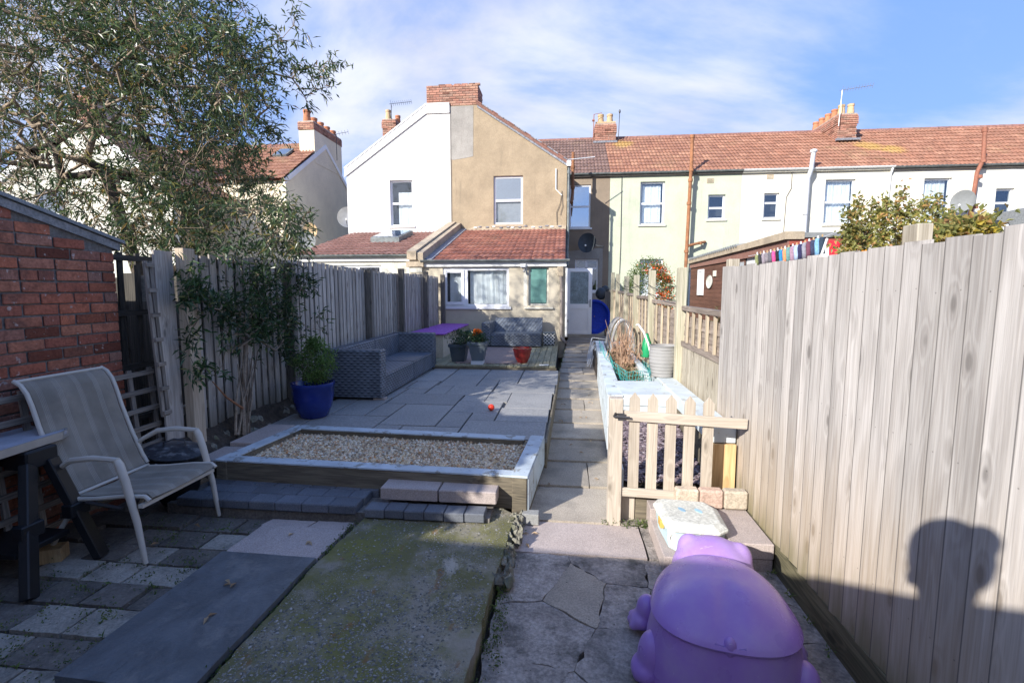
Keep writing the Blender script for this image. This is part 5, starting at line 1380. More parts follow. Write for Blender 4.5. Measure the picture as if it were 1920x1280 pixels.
# square planters
def sqpot(name, label, c, top, bot, h, mat, rim=.02):
    t = thing(name, label, 'planter', c)
    MB().sqlathe([(bot, bot, 0), (top - .01, top - .01, h - .05), (top + rim * .4, top + rim * .4, h - .05), (top + rim * .4, top + rim * .4, h), (top - .02, top - .02, h), (top - .03, top - .03, h - .04)], c).build('pot', mat, t)
    MB().box(c[0] - top + .03, c[0] + top - .03, c[1] - top + .03, c[1] + top - .03, c[2] + h - .05, c[2] + h - .035).build('potting_soil', 'soil', t)
    return t
q1 = (-1.96, 9.0, .29); q2 = (-1.55, 8.72, .355)
MT['planter_blue'] = simple('blue_grey_planter', (.10, .125, .145), .6, .12, 6, .1, dirt=(.16, .17, .17), dirtamt=.4)
MT['planter_dark'] = simple('dark_slate_planter', (.05, .068, .085), .55, .15, 6, .1, dirt=(.12, .13, .13), dirtamt=.4)
a1 = sqpot('planter', 'dark square tapered planter with a leafy plant, the left one on the deck edge', q1, .165, .115, .33, 'planter_dark')
a2 = sqpot('planter', 'blue-grey square tapered planter with orange flowers, on a pale block', q2, .165, .10, .34, 'planter_blue')
ob = MB().box(-1.66, -1.45, 8.58, 8.80, .292, .353).build('foam_block', 'palegrey'); tag(ob, 'pale speckled block under the planter with orange flowers', 'block')
sh = thing('plant', 'sprawling green plant in the left dark square planter', 'plant', (q1[0], q1[1], .6)); shrub(sh, (q1[0], q1[1], .60), .26, .26, 70, 'x', .07, .016, 'leaf_dark', dense=8, spread=.03)
sh = thing('plant', 'low leafy plant with orange flowers in the blue-grey planter', 'plant', (q2[0], q2[1], .68)); shrub(sh, (q2[0], q2[1], .68), .2, .14, 70, 'x', .06, .025, 'leaf_dark', dense=8, spread=.03)
fl = [Vector((q2[0] + R.uniform(-.07, .05), q2[1] + R.uniform(-.1, .05), .80 + R.uniform(0, .12))) for _ in range(12)]
foliage(fl, [Vector((0, -.3, 1))] * 12, 12, .035, .03, .008, 0, 'flowers', 'orange_petal', sh)
MT['greenglaze'] = simple('green_glaze', (.04, .10, .065), .25, .2, 9, .05, spec=.6); MT['greenglaze2'] = simple('pale_green_glaze', (.16, .26, .19), .3, .15, 9, .05, spec=.5)
g_ = thing('plant_pot', 'small green banded pot standing at the wall by the corner bench', 'plant pot', (-2.30, 11.9, .29))
MB().lathe([(.11, 0), (.14, .06), (.13, .12), (.15, .2)], (-2.28, 11.9, .292), 24).build('pot', 'greenglaze2', g_, smooth=True)
MB().lathe([(.155, 0), (.165, .06), (.175, .12), (.155, .125), (.14, .02)], (-2.28, 11.9, .492), 24).build('rim', 'greenglaze', g_, smooth=True)
MT['redglaze'] = simple('red_glaze', (.24, .018, .018), .18, .35, 7, .05, 10, spec=.7, dirt=(.45, .07, .05), dirtamt=.5)
rc = (-.77, 8.92, .292)
r_ = thing('plant_pot', 'glossy deep red bowl-shaped pot on the decking', 'plant pot', rc)
MB().lathe([(.085, 0), (.10, .02), (.145, .12), (.165, .22), (.175, .245), (.178, .275), (.16, .277), (.155, .25), (.15, .22)], rc, 36).build('pot', 'redglaze', r_, smooth=True)
MB().lathe([(.002, .235), (.155, .235)], rc, 20, cap=False).build('potting_soil', 'soil', r_)
lp = thing('planter', 'small square planter with a white diamond lattice by the drainpipe', 'planter', (-.38, 11.9, .29))
MB().box(-.51, -.24, 11.8, 12.05, .30, .58).build('pot', 'planter_dark', lp, bevel=.01)
for i in range(7):
    for sg in (1, -1):
        x = -.51 + i * .045
        m = MB(); m.bar((-.51 + max(0, i * .09 - .27), 11.79, .31 + (max(0, .27 - i * .09) if sg > 0 else .27 - max(0, .27 - i * .09))), (-.51 + min(.27, i * .09), 11.79, .31 + (max(0, i * .09 - .27) * 0 + .27 - max(0, i * .09 - .27) * 0 if 0 else (.27 if i * .09 <= .27 else .54 - i * .09) if 0 else 0)), .012, .008, (0, 1, 0)) if 0 else None
m = MB()
for k in range(-3, 4):
    o_ = k * .085
    for sg in (1, -1):
        xs = [x for x in (0, .27)]
        # line z = sg*x + o clipped to the square
        pts = []
        for x in np.linspace(0, .27, 28):
            z = (x if sg > 0 else .27 - x) + o_
            if -.001 <= z <= .271: pts.append((x, z))
        if len(pts) > 2:
            (xa_, za_), (xb_, zb_) = pts[0], pts[-1]
            m.bar((-.51 + xa_, 11.792 - .002 * sg, .305 + za_), (-.51 + xb_, 11.792 - .002 * sg, .305 + zb_), .012, .005, (0, 1, 0))
m.build('lattice', 'white_paint', lp)
MB().box(-.53, -.22, 11.785, 12.07, .58, .60).build('rim', 'planter_blue', lp)
tag(MB().tube([(-.45, 8.62, .296), (-.28, 8.66, .296)], .012, 6).build('white_stick', 'white_paint'), 'short white stick lying on the decking near the red bowl', 'stick')
# ball
MT['ballred'] = simple('red_ball', (.72, .045, .02), .4, .1, 9, .05)
bl = MB().ball((-.84, 5.56, .262), .038, 20, 14).build('ball', 'ballred', None, smooth='all', at=(-.84, 5.56, .26)); tag(bl, 'small red ball lying on the grey patio slabs', 'ball')

# ---- house front fittings
sf = thing('security_light', 'white security light with sensor beside the louvred window', 'light', (-1.0, 12.45, 2.1))
MB().box(-1.12, -.98, 12.38, 12.495, 2.17, 2.26).build('lamp_housing', 'white_paint', sf, bevel=.01); MB().box(-1.1, -1.0, 12.37, 12.378, 2.18, 2.24).build('lamp_glass', 'palegrey', sf)
MB().tube([(-1.03, 12.44, 2.17), (-1.03, 12.42, 2.1)], .02, 6).ball((-1.03, 12.40, 2.08), .035, 8, 6).build('sensor', 'greyplastic', sf)
dpo = thing('drainpipe', 'grey-brown drainpipe with box head at the lean-to corner', 'drainpipe', (-.12, 12.45, .3))
MB().box(-.20, -.05, 12.36, 12.47, 1.95, 2.2).build('hopper', 'stone_cope', dpo, bevel=.01)
MT['pipebrown'] = simple('grey_brown_pipe', (.26, .22, .19), .7, .15, 9, .2)
MB().tube([(-.12, 12.40, 1.96), (-.10, 12.42, 1.8), (-.09, 12.42, .5), (-.09, 12.40, .42), (-.02, 12.28, .34), (.02, 12.2, .33)], .042, 10).build('pipe', 'pipebrown', dpo, smooth=True)
MB().tube([(.03, 12.42, 2.15), (.03, 12.42, .45)], .03, 8).build('pipe', 'white_paint', dpo, smooth=True)
MB().lathe([(.055, -.03), (.055, .03)], (-.09, 12.42, 1.6), 10).lathe([(.055, -.03), (.055, .03)], (-.09, 12.42, .8), 10).build('collar', 'pipebrown', dpo)
# open door
dr = thing('back_door', 'open white half-glazed back door standing out from the side of the house', 'door', (0, 14.5, .3))
x0, x1, z0, z1 = .03, .77, .33, 2.23
MB().rect_plate(x0, x1, z0, z1, [(x0 + .11, x1 - .11, z0 + .88, z1 - .1), (x0 + .11, x1 - .11, z0 + .1, z0 + .74)], 'y', 14.48, 14.53).build('frame', 'upvc', dr, bevel=.004)
MB().box(x0 + .11, x1 - .11, 14.50, 14.51, z0 + .88, z1 - .1).build('pane', 'frost', dr)
MB().box(x0 + .11, x1 - .11, 14.495, 14.515, z0 + .1, z0 + .74).build('panel', 'upvc', dr)
MB().rect_plate(x0 + .14, x1 - .14, z0 + .13, z0 + .71, [(x0 + .16, x1 - .16, z0 + .15, z0 + .69)], 'y', 14.488, 14.4945).build('moulding', 'upvc', dr)
MB().tube([(x1 - .05, 14.475, 1.28), (x1 - .05, 14.44, 1.28), (x1 - .17, 14.44, 1.28)], .010, 6).build('handle', 'metal', dr)
MB().box(x1 - .07, x1 - .03, 14.465, 14.478, 1.12, 1.34).build('lock_plate', 'metal', dr)
MB().tube([(x0 + .02, 14.47, .78), (x0 + .05, 14.43, .74), (x0 + .05, 14.43, .68)], .012, 5).build('hook', 'darkmetal', dr)
# blue lid + bins
MT['blue'] = simple('blue_plastic', (.012, .045, .42), .5, .2, 30, .5, 40)
bt = thing('play_pool', 'round ribbed bright blue plastic play tray on edge behind the open door', 'play pool', (.95, 14.7, .3))
m = MB(); m.lathe([(.02, .0), (.34, .0), (.40, .04), (.42, .10), (.46, .11), (.46, .13), (.41, .13), (.38, .06), (.32, .02), (.02, .02)], (0, 0, 0), 36, 1, 1.12, cap=False)
m.rot(Matrix.Translation((.86, 14.78, .84)) @ Matrix.Rotation(rad(97), 4, 'X')); m.build('tray', 'blue', bt, smooth=True)
m = MB()
for i in range(11): m.box(-.38 + i * .07, -.36 + i * .07, -.3, .3, -.012, .004)
m.rot(Matrix.Translation((.86, 14.775, .84)) @ Matrix.Rotation(rad(97), 4, 'X')); m.build('rib', 'blue', bt)
bn = thing('bag', 'dark sacks heaped on the wall behind the blue tray', 'bag', (1.1, 15, 1.3))
MB().ball((1.07, 15.1, 1.5), .17, 10, 8, (1, .8, 1.1)).ball((1.2, 15.2, 1.62), .13, 10, 8).build('sack', 'darkplastic', bn, smooth=True)
bw = thing('side_wall', 'dark grey board end wall beside the blue tray', 'wall', (1.4, 15, 0))
for i in range(6): MB().box(1.18 + i * .07, 1.245 + i * .07, 15.0, 15.05, 0, 1.62 - abs(i - 2) * .03).build('board', 'postdark', bw)
# doormat-shade step
struct(MB().box(-.05, .95, 14.3, 15.4, -.1, .27).build('door_step', 'concrete'))

# ---- sling chair
ch = thing('garden_chair', 'garden armchair with grey sling seat and pale metal frame by the brick wall', 'chair', (-2.75, 2.85, 0))
MT['sling'] = None
m = NT('grey_sling_mesh'); v = m.coords('Object', rnd=False); sx = m.n('ShaderNodeSeparateXYZ'); m.l(v, sx.inputs[0])
wv = m.math('MULTIPLY', m.math('SINE', m.math('MULTIPLY', sx.outputs[1], 1400)), m.math('SINE', m.math('MULTIPLY', m.math('ADD', sx.outputs[0], sx.outputs[2]), 1400)))
stp = m.ramp(m.math('SINE', m.math('MULTIPLY', sx.outputs[1], 52)), .55, .7, 0, .4); stp2 = m.math('MULTIPLY', stp, m.ramp(m.math('SINE', m.math('MULTIPLY', sx.outputs[1], 700)), -.2, .2))
c = hsv(m, (.235, .212, .175), m.ramp(m.noise(v, 5, 5), .3, .7, .8, 1.15)); c = m.mix(stp2, c, (.42, .41, .37)); c = m.mix(m.ramp(m.noise(m.coords('Object', (1, 1, 1), False), 3.2, 6, .7), .5, .7, 0, .4), c, (.12, .115, .105)); c = hsv(m, c, m.ramp(wv, -.5, .5, .85, 1.12))
MT['sling'] = m.done(c, .85, m.bump(wv, .3, .001))
yn, yf = 2.57, 3.13
def sheet(pts, y0, y1, th=.004, sagz=.0, n=6):
    """sheet through profile pts (x,z) spanning y0..y1"""
    mm = MB(); k = len(pts); vs = []
    for j in range(n + 1):
        t = j / n; y = y0 + (y1 - y0) * t; s = math.sin(math.pi * t) * sagz
        for (x, z) in pts: vs.append((x, y, z - s))
    for j in range(n + 1):
        t = j / n; y = y0 + (y1 - y0) * t; s = math.sin(math.pi * t) * sagz
        for (x, z) in pts: vs.append((x - .002, y, z - s - th))
    o_ = (n + 1) * k
    fs = [(j * k + i, j * k + i + 1, (j + 1) * k + i + 1, (j + 1) * k + i) for j in range(n) for i in range(k - 1)]
    fs += [tuple(o_ + q for q in reversed(f)) for f in fs]
    mm.add(vs, fs); mm.open = True; return mm
backp = [(-2.965, .39), (-3.0, .45), (-3.07, .62), (-3.13, .80), (-3.165, .93), (-3.19, 1.0), (-3.225, 1.05), (-3.27, 1.075)]
seatp = [(-2.50, .415), (-2.46, .395)]
seatp = [(-2.44, .385), (-2.47, .41), (-2.6, .405), (-2.8, .38), (-2.955, .37)]
sheet(backp, yn + .02, yf - .02, .004, 0).build('backrest', 'sling', ch, smooth='all')
sheet(seatp, yn + .02, yf - .02, .004, .012).build('seat', 'sling', ch, smooth='all')
for y in (yn, yf):
    MB().tube([(x, y, z) for x, z in backp], .013, 8).build('back_rail', 'chairframe', ch, smooth=True)
    MB().tube([(x, y, z - .01) for x, z in seatp], .013, 8).build('seat_rail', 'chairframe', ch, smooth=True)
    s = -1 if y == yn else 1; ya_ = y + s * .035
    MB().tube([(-2.465, ya_, .0), (-2.50, ya_, .25), (-2.555, ya_, .50), (-2.585, ya_, .60), (-2.60, ya_, .625)], [.013, .019, .023, .024, .02], 10).build('leg', 'chairframe', ch, smooth=True)
    MB().tube([(-2.59, ya_, .628), (-2.75, ya_, .635), (-2.90, ya_, .615), (-3.00, ya_ - s * .02, .56), (-3.05, y, .52)], [.017, .018, .018, .015, .012], 8).build('armrest', 'chairframe', ch, smooth=True)
    MB().tube([(-2.90, y, .37), (-3.0, ya_, .2), (-3.12, ya_, .0)], .014, 8).build('leg', 'chairframe', ch, smooth=True)
    MB().tube([(-2.60, ya_ - s * .01, .33), (-2.85, y + s * .01, .35)], .011, 6).build('rocker_link', 'darkmetal', ch)
MB().bar((-2.485, yn - .02, .345), (-2.485, yf + .02, .345), .03, .022, (0, 0, 1)).build('crossbar', 'chairframe', ch)
MB().tube([(-3.26, yn, 1.072), (-3.26, yf, 1.072)], .011, 6).tube([(-2.96, yn, .375), (-2.96, yf, .375)], .011, 6).build('crossbar', 'chairframe', ch)

# ---- table on plastic trestle
tb = thing('table', 'grey laminate table top with metal edge resting on the black trestle', 'table', (-3.4, 2.3, 0))
MT['lam'] = simple('blue_grey_laminate', (.38, .41, .48), .5, .12, 5, .05, dirt=(.15, .16, .18), dirtamt=.35, dscale=8)
tp = [(-3.09, 2.70), (-3.065, 2.67), (-3.05, 2.63), (-2.93, 1.2), (-4.2, 1.15), (-4.2, 2.83), (-3.15, 2.715)]
MB().plate(tp, [], 'z', .735, .752).build('table_top', 'lam', tb)
for a, b in ((tp[2], tp[3]), (tp[0], tp[2]), (tp[5], tp[0])):
    MB().bar((a[0], a[1], .735), (b[0], b[1], .735), .008, .046, (0, 0, 1)).build('edge_trim', 'metal', tb)
tr = thing('trestle', 'black plastic folding sawhorse trestle holding up the table', 'trestle', (-3.0, 2.4, 0))
MB().bar((-3.12, 2.44, .655), (-4.0, 2.52, .655), .06, .1, (0, 0, 1)).build('beam', 'blackplastic', tr, bevel=.006)
MB().box(-3.16, -3.00, 2.38, 2.56, .60, .708).build('beam_cap', 'blackplastic', tr, bevel=.01)
for (a, b) in (((-3.02, 2.40, .63), (-2.78, 2.15, .0)), ((-3.02, 2.52, .63), (-2.80, 2.58, .0)), ((-3.95, 2.46, .63), (-4.15, 2.15, 0)), ((-3.95, 2.56, .63), (-4.15, 2.9, 0))):
    t_ = Vector(b); s_ = Vector(a)
    m = MB(); m.bar(s_, t_, .085, .05, (1, .3, 0)); g_o = m.build('leg', 'blackplastic', tr, bevel=.006)
    MB().bar(s_.lerp(t_, .5) + Vector((.0, 0, .04)), s_.lerp(t_, .5) - Vector((.0, 0, .04)), .12, .07, (1, 0, 0)).build('joint', 'blackplastic', g_o, bevel=.006)
MB().box(-3.95, -2.93, 2.22, 2.52, .17, .20).build('shelf', 'blackplastic', tr, bevel=.004)
wb = MB().box(-.09, .09, -.05, .05, 0, .085); wb.rot(Matrix.Translation((-3.08, 2.50, .0)) @ Matrix.Rotation(rad(25), 4, 'Z'))
tag(wb.build('wood_block', 'rawend', bevel=.003), 'short sawn timber block on the ground under the table', 'block')
# black lidded bin behind the chair
kb = thing('fire_bowl', 'black lidded kettle bowl with wire handle behind the chair arm', 'fire bowl', (-2.93, 3.33, 0))
MB().lathe([(.10, 0), (.15, .1), (.18, .3), (.185, .38), (.16, .38)], (-2.95, 3.36, 0), 24).build('bowl', 'blackplastic', kb, smooth=True)
m = MB(); m.lathe([(.20, 0), (.205, .012), (.15, .03), (.05, .045), (.002, .047)], (0, 0, 0), 28, cap=False); m.rot(Matrix.Translation((-2.93, 3.34, .40)) @ Matrix.Rotation(rad(10), 4, 'Y'))
MT['lid'] = simple('scratched_black_lid', (.03, .035, .045), .35, .3, 20, .2, dirt=(.3, .32, .34), dirtamt=.5, dscale=18)
m.build('lid', 'lid', kb, smooth=True)
MB().tube([(-2.99, 3.30, .42), (-2.98, 3.30, .48), (-2.93, 3.34, .50), (-2.88, 3.38, .48), (-2.87, 3.38, .42)], .006, 6).build('handle', 'darkmetal', kb)
# ================================================================ RIGHT-HAND BEDS, GATE, TOYS
bd = thing('raised_bed', 'long pale-painted raised bed with dried plants beside the path', 'raised bed', (.9, 7.5, .1))
A0, A1 = (.475, 4.80), (.665, 9.95)
beam('sleeper', A0, A1, .10, .05, .37, 'paint_bed', bd, bevel=.006)
beam('sleeper', A0, A1, .10, .375, .58, 'paint_bed', bd, bevel=.006)
beam('cap_board', (A0[0] + .02, A0[1]), (A1[0] + .02, A1[1]), .15, .583, .602, 'paint_bed', bd, bevel=.003)
beam('sleeper', (.53, 4.86), (1.19, 4.86), .10, .38, .49, 'paint_clean', bd, bevel=.005)
beam('sleeper', (.53, 4.86), (1.19, 4.86), .10, .495, .60, 'paint_clean', bd, bevel=.005)
beam('cap_board', (.555, 5.20), (1.05, 5.22), .74, .58, .603, 'paint_clean', bd, bevel=.004)
beam('sleeper', (1.02, 6.1), (1.10, 9.9), .08, .2, .60, 'paint_bed', bd, bevel=.005)
beam('sleeper', (.68, 9.93), (1.14, 9.93), .10, .1, .59, 'paint_bed', bd, bevel=.005)
MB().box(.56, 1.1, 5.6, 9.9, .05, .44).build('bed_soil', 'soil', bd)
beam('sleeper', (1.165, 3.66), (1.155, 6.2), .17, -.05, .50, 'sleeper', bd, bevel=.005)
beam('cap_board', (1.155, 3.655), (1.145, 6.2), .19, .505, .625, 'paint_clean', bd, bevel=.006)
MB().box(1.085, 1.245, 3.630, 3.657, .16, .502).build('sawn_end', 'rawend', bd)
MB().box(1.045, 1.085, 3.65, 3.70, -.05, .55).build('side_board', 'paint_clean', bd)
# slate chippings between gate and bed
MT['chips'] = pebmat('plum_slate_chips', [(0, (.10, .075, .085)), (.5, (.17, .125, .14)), (.85, (.24, .19, .20)), (1, (.34, .30, .31))], .6)
sb = thing('slate_bed', 'sloping bed of plum slate chippings behind the picket gate', 'slate bed', (.8, 4.2, .1))
m = MB(); m.add([(.42, 3.62, .17), (1.08, 3.62, .17), (1.08, 4.81, .36), (.44, 4.81, .36)], [(0, 1, 2, 3)]); m.open = True; m.build('bed_soil', 'soil', sb)
def cpos():
    x = R.uniform(.44, 1.06); y = R.uniform(3.64, 4.79); return (x, y, .19 + (y - 3.62) * .16 + R.uniform(-.004, .014))
pebble_scatter('slate_chips', 'chips', 3200, cpos, .014, .028, sb, .35)
beam('sleeper', (.42, 3.60), (.455, 4.80), .05, -.04, .30, 'paint_clean', sb, bevel=.004)
for x0, x1, mt in ((.425, .52, 'gate'), (.525, .66, 'sleeper'), (.665, .80, 'sleeper')):
    MB().box(x0, x1, 3.52, 3.62, -.06, .135).build('sleeper_end', mt, sb, bevel=.005); MB().box(x0, x1, 3.515, 3.63, .137, .15).build('painted_top', 'paint_clean', sb)
MB().box(.80, 1.05, 3.53, 3.63, -.06, .14).build('sleeper_end', 'sleeper', sb)
# gate
gt = thing('picket_gate', 'low natural timber picket gate with five pointed pales', 'gate', (.8, 3.5, .1))
MB().box(.318, .412, 3.43, 3.53, -.06, .865).build('gate_post', 'gate', gt, bevel=.005)
MB().bar((.405, 3.455, .745), (1.25, 3.455, .705), .022, .072, (0, 0, 1)).build('rail', 'gate_x', gt, bevel=.003)
MB().bar((.405, 3.455, .19), (.83, 3.455, .175), .022, .062, (0, 0, 1)).build('rail', 'gate_x', gt, bevel=.003)
for i, x in enumerate((.495, .620, .745, .872, .998)):
    zt = .905 - i * .006; MB().plate([(x - .036, .15), (x + .036, .15), (x + .036, zt - .045), (x, zt), (x - .036, zt - .045)], [], 'y', 3.470, 3.488).build('pale', 'gate', gt)
MB().box(.385, .43, 3.432, 3.446, .72, .76).tube([(.36, 3.43, .735), (.45, 3.43, .735)], .007, 6).lathe([(.022, 0), (.022, .012)], (0, 0, 0), 10).build('latch', 'darkmetal', gt) if 0 else None
lt_ = MB().box(.375, .42, 3.424, 3.4285, .715, .765); lt_.tube([(.345, 3.42, .742), (.455, 3.42, .738)], .008, 6); lt_.tube([(.37, 3.422, .76), (.355, 3.412, .77), (.345, 3.42, .742)], .006, 6)
lt_.build('latch', 'darkmetal', gt)
MB().lathe([(.003, 0), (.015, 0), (.015, .01)], (1.0, 3.49, .92), 6)
# buff bricks in a row
MT['buff1'] = simple('buff_brick', (.50, .41, .32), .9, .12, 9, .5, 90, dirt=(.35, .28, .2), dirtamt=.5); MT['buff2'] = simple('pink_buff_brick', (.50, .36, .29), .9, .12, 9, .5, 90, dirt=(.6, .5, .4), dirtamt=.4); MT['buff3'] = simple('tan_brick', (.42, .36, .28), .9, .12, 9, .5, 90)
for i, (mt, lb) in enumerate((('buff1', 'pale buff block, left of the three in a row before the gate'), ('buff2', 'pinkish block with rounded corner, middle of the three before the gate'), ('buff3', 'tan block touching the fence, right of the three before the gate'))):
    x = .775 + i * .161
    tag(MB().box(x, x + .156, 3.37, 3.45, .125, .255).build('walling_block', mt, bevel=.012), lb, 'block')
# pink slabs
s1 = MB().box(.60, .985, 2.86, 3.34, -.065, .045).build('paving_slab', 'pinkslab', bevel=.005); tag(s1, 'pinkish paving slab lying under the pale toy box', 'paving slab')
s2_ = MB().box(1.0, 1.25, 2.93, 3.50, .022, .118).build('paving_slab', 'pinkslab', bevel=.005); tag(s2_, 'upper thick pink slab wedged between toy box and fence', 'paving slab')
s3_ = MB().box(1.005, 1.248, 2.935, 3.50, -.065, .018).build('paving_slab', 'pinkslab', bevel=.005); tag(s3_, 'lower thick pink slab beneath the one by the fence', 'paving slab')
s4_ = MB().box(.60, .99, 3.345, 3.50, -.065, .118).build('paving_slab', 'pinkslab', bevel=.005); tag(s4_, 'narrow pink slab behind the pale toy box under the blocks', 'paving slab')
# pale toy box with sloping-corner lid
tx = thing('toy_box', 'pale blue lidded toy box with two blue eye marks and dusty lid', 'toy box', (.8, 3.08, .05))
MT['boxblue'] = simple('pale_blue_plastic', (.45, .58, .62), .5, .12, 6, .1, dirt=(.3, .33, .3), dirtamt=.45, dscale=8)
MT['lidcream'] = simple('dusty_cream_plastic', (.60, .60, .54), .7, .1, 6, .3, 60, dirt=(.42, .41, .35), dirtamt=.5, dscale=9)
MT['mid_blue'] = simple('mid_blue_print', (.30, .48, .62), .6, .15, 20, 0); MT['deep_blue'] = simple('deep_blue_clip', (.03, .10, .42), .4); MT['yellow_clip'] = simple('yellow_clip', (.65, .42, .10), .5)
oc = [(.66, 2.90), (.92, 2.88), (.985, 2.93), (1.0, 3.20), (.95, 3.30), (.64, 3.33), (.60, 3.26), (.62, 2.95)]
def scale_poly(p, k): 
    cx = sum(q[0] for q in p) / len(p); cy = sum(q[1] for q in p) / len(p); return [(cx + (q[0] - cx) * k, cy + (q[1] - cy) * k) for q in p]
def frustum(p0, z0, p1, z1): 
    n = len(p0); m = MB(); m.add([(x, y, z0) for x, y in p0] + [(x, y, z1) for x, y in p1], [tuple(range(n))[::-1], tuple(range(n, 2 * n))] + [(i, (i + 1) % n, n + (i + 1) % n, n + i) for i in range(n)]); return m
frustum(scale_poly(oc, .84), .046, scale_poly(oc, .93), .175).build('box', 'boxblue', tx, bevel=.004)
frustum(scale_poly(oc, 1.0), .176, scale_poly(oc, 1.0), .20).build('lid', 'lidcream', tx, bevel=.006)
frustum(scale_poly(oc, .98), .201, scale_poly(oc, .78), .225).build('lid_top', 'lidcream', tx, bevel=.004)
for x, y in ((.755, 3.12), (.855, 3.11)):
    m = MB(); m.lathe([(.002, .002), (.022, .002), (.022, 0)], (0, 0, 0), 16, .75, 1.5, cap=False); m.rot(Matrix.Translation((x, y, .2255)) @ Matrix.Rotation(rad(25), 4, 'Z')); m.build('eye_print', 'mid_blue', tx)
m = MB(); m.lathe([(.002, 0), (.035, 0), (.035, .006), (.02, .008)], (0, 0, 0), 18, cap=False); m.rot(Matrix.Translation((.665, 2.935, .13)) @ Matrix.Rotation(rad(90), 4, 'X')); m.build('round_boss', 'lidcream', tx)
MB().box(.885, .925, 2.885, 2.90, .11, .165).build('clip', 'deep_blue', tx, bevel=.004)
MB().box(.605, .63, 3.02, 3.10, .14, .19).build('clip', 'yellow_clip', tx, bevel=.004)
# purple sandpit shell
MT['lilac'] = None
m = NT('purple_plastic'); v = m.coords('Object', rnd=False)
c = hsv(m, (.33, .18, .52), m.ramp(m.noise(v, 3, 5), .3, .7, .93, 1.07)); 
dust = m.math('MULTIPLY', m.ramp(m.noise(v, 4, 8, .7), .38, .70, .0, .6), 1)
c = m.mix(dust, c, (.42, .31, .52)); scr = m.ramp(m.noise(m.coords(scale=(3, 22, 8), rnd=False, rot=(0, 0, .6)), 3, 3), .70, .73, 0, .5); c = m.mix(scr, c, (.6, .5, .66))
spk = m.ramp(m.voro(v, 26), .03, .045, .7, 0); c = m.mix(spk, c, (.7, .64, .72))
MT['lilac'] = m.done(c, m.ramp(m.noise(v, 5, 6), .3, .7, .2, .42), m.bump(m.noise(v, 260, 2), .04, .001), spec=.5)
sp_ = thing('sandpit', 'purple plastic animal-shaped sandpit with a domed lid near the fence', 'sandpit', (.7, 2.15, -.06))
C0 = Vector((.70, 2.15, 0)); TW = Matrix.Rotation(rad(-10), 4, 'Z')
def sup(n, a, b, e=2.4):
    o = []
    for k in range(n):
        t = 2 * math.pi * k / n; c_, s_ = math.cos(t), math.sin(t)
        o.append((a * math.copysign(abs(c_) ** (2 / e), c_), b * math.copysign(abs(s_) ** (2 / e), s_)))
    return o
def loft(rings, cap=True):
    m = MB(); n = len(rings[0][0]); 
    for (p, z) in rings: m.v += [(x, y, (z(x, y) if callable(z) else z)) for x, y in p]
    for i in range(len(rings) - 1):
        for k in range(n):
            k2 = (k + 1) % n; m.f.append((i * n + k, i * n + k2, (i + 1) * n + k2, (i + 1) * n + k))
    if cap: m.f.append(tuple(range(n))[::-1]); m.f.append(tuple((len(rings) - 1) * n + k for k in range(n)))
    return m
# base: egg plan, wider at the rear (-y)
def egg(a, b, n=56, e=2.5, tp=.16):
    return [(x * (1 - tp * (y / b)), y) for x, y in sup(n, a, b, e)]
def put(m): m.rot(Matrix.Translation(C0 - Vector((0, 0, .06 * .0))) @ TW @ Matrix.Diagonal((.90, .87, .93, 1))); return m
put(loft([(egg(.345, .40), -.06), (egg(.345, .40), .02), (egg(.335, .39), .12), (egg(.315, .37), .225), (egg(.31, .365), .25), (egg(.29, .35), .262)])).build('base', 'lilac', sp_, smooth=35)
lz = lambda a: a
rg = []
rg.append((egg(.318, .373), .252)); rg.append((egg(.322, .377), .262)); rg.append((egg(.314, .368), .276))
for t in (.985, .95, .9, .82, .72, .6, .46, .3, .15, .03):
    rg.append((egg(.314 * t, .368 * t), .276 + .135 * (1 - t ** 2.6) ** .9))
ld = loft(rg)
# two soft dimples and a crease toward the rear
vv = []
for x, y, z in ld.v:
    if z > .28:
        r2 = (x / .03) ** 2
        z -= .020 * math.exp(-r2) * max(0, min(1, (-.12 - y) / .12))
        for sx_ in (-1, 1): z += .016 * math.exp(-(((x - sx_ * .10) / .075) ** 2 + ((y + .15) / .09) ** 2))
    vv.append((x, y, z))
ld.v = vv
put(ld).build('lid', 'lilac', sp_, smooth=50)
m = MB(); m.ball((.0, -.345, .262), .03, 14, 10, (1.0, 1.0, 1.5)); put(m).build('lid_grip', 'lilac', sp_, smooth='all')
# head: lofted muzzle with brow, towards the far end
def organic(name, balls, par, vox=.012):
    m = MB()
    for (c_, r_, s_) in balls: m.ball(c_, r_, 22, 14, s_)
    put(m); o = m.build(name, 'lilac', par, smooth='all')
    md = o.modifiers.new('r', 'REMESH'); md.mode = 'VOXEL'; md.voxel_size = vox; md.use_smooth_shade = True
    ms = o.modifiers.new('s', 'SMOOTH'); ms.factor = .6; ms.iterations = 6
    dg = bpy.context.evaluated_depsgraph_get(); me = bpy.data.meshes.new_from_object(o.evaluated_get(dg)); o.modifiers.clear(); o.data = me
    me.polygons.foreach_set('use_smooth', [True] * len(me.polygons)); return o
organic('head', [((.01, .42, .17), .23, (1.0, .85, .92)), ((.01, .53, .10), .21, (1.0, .85, .95)), ((-.115, .47, .28), .075, (.95, 1, 1.15)), ((.145, .44, .275), .08, (.95, 1, 1.1)),
                 ((0, .44, .24), .12, (1.2, .9, .8)), ((0, .50, .0), .17, (1.1, .8, .6))], sp_)
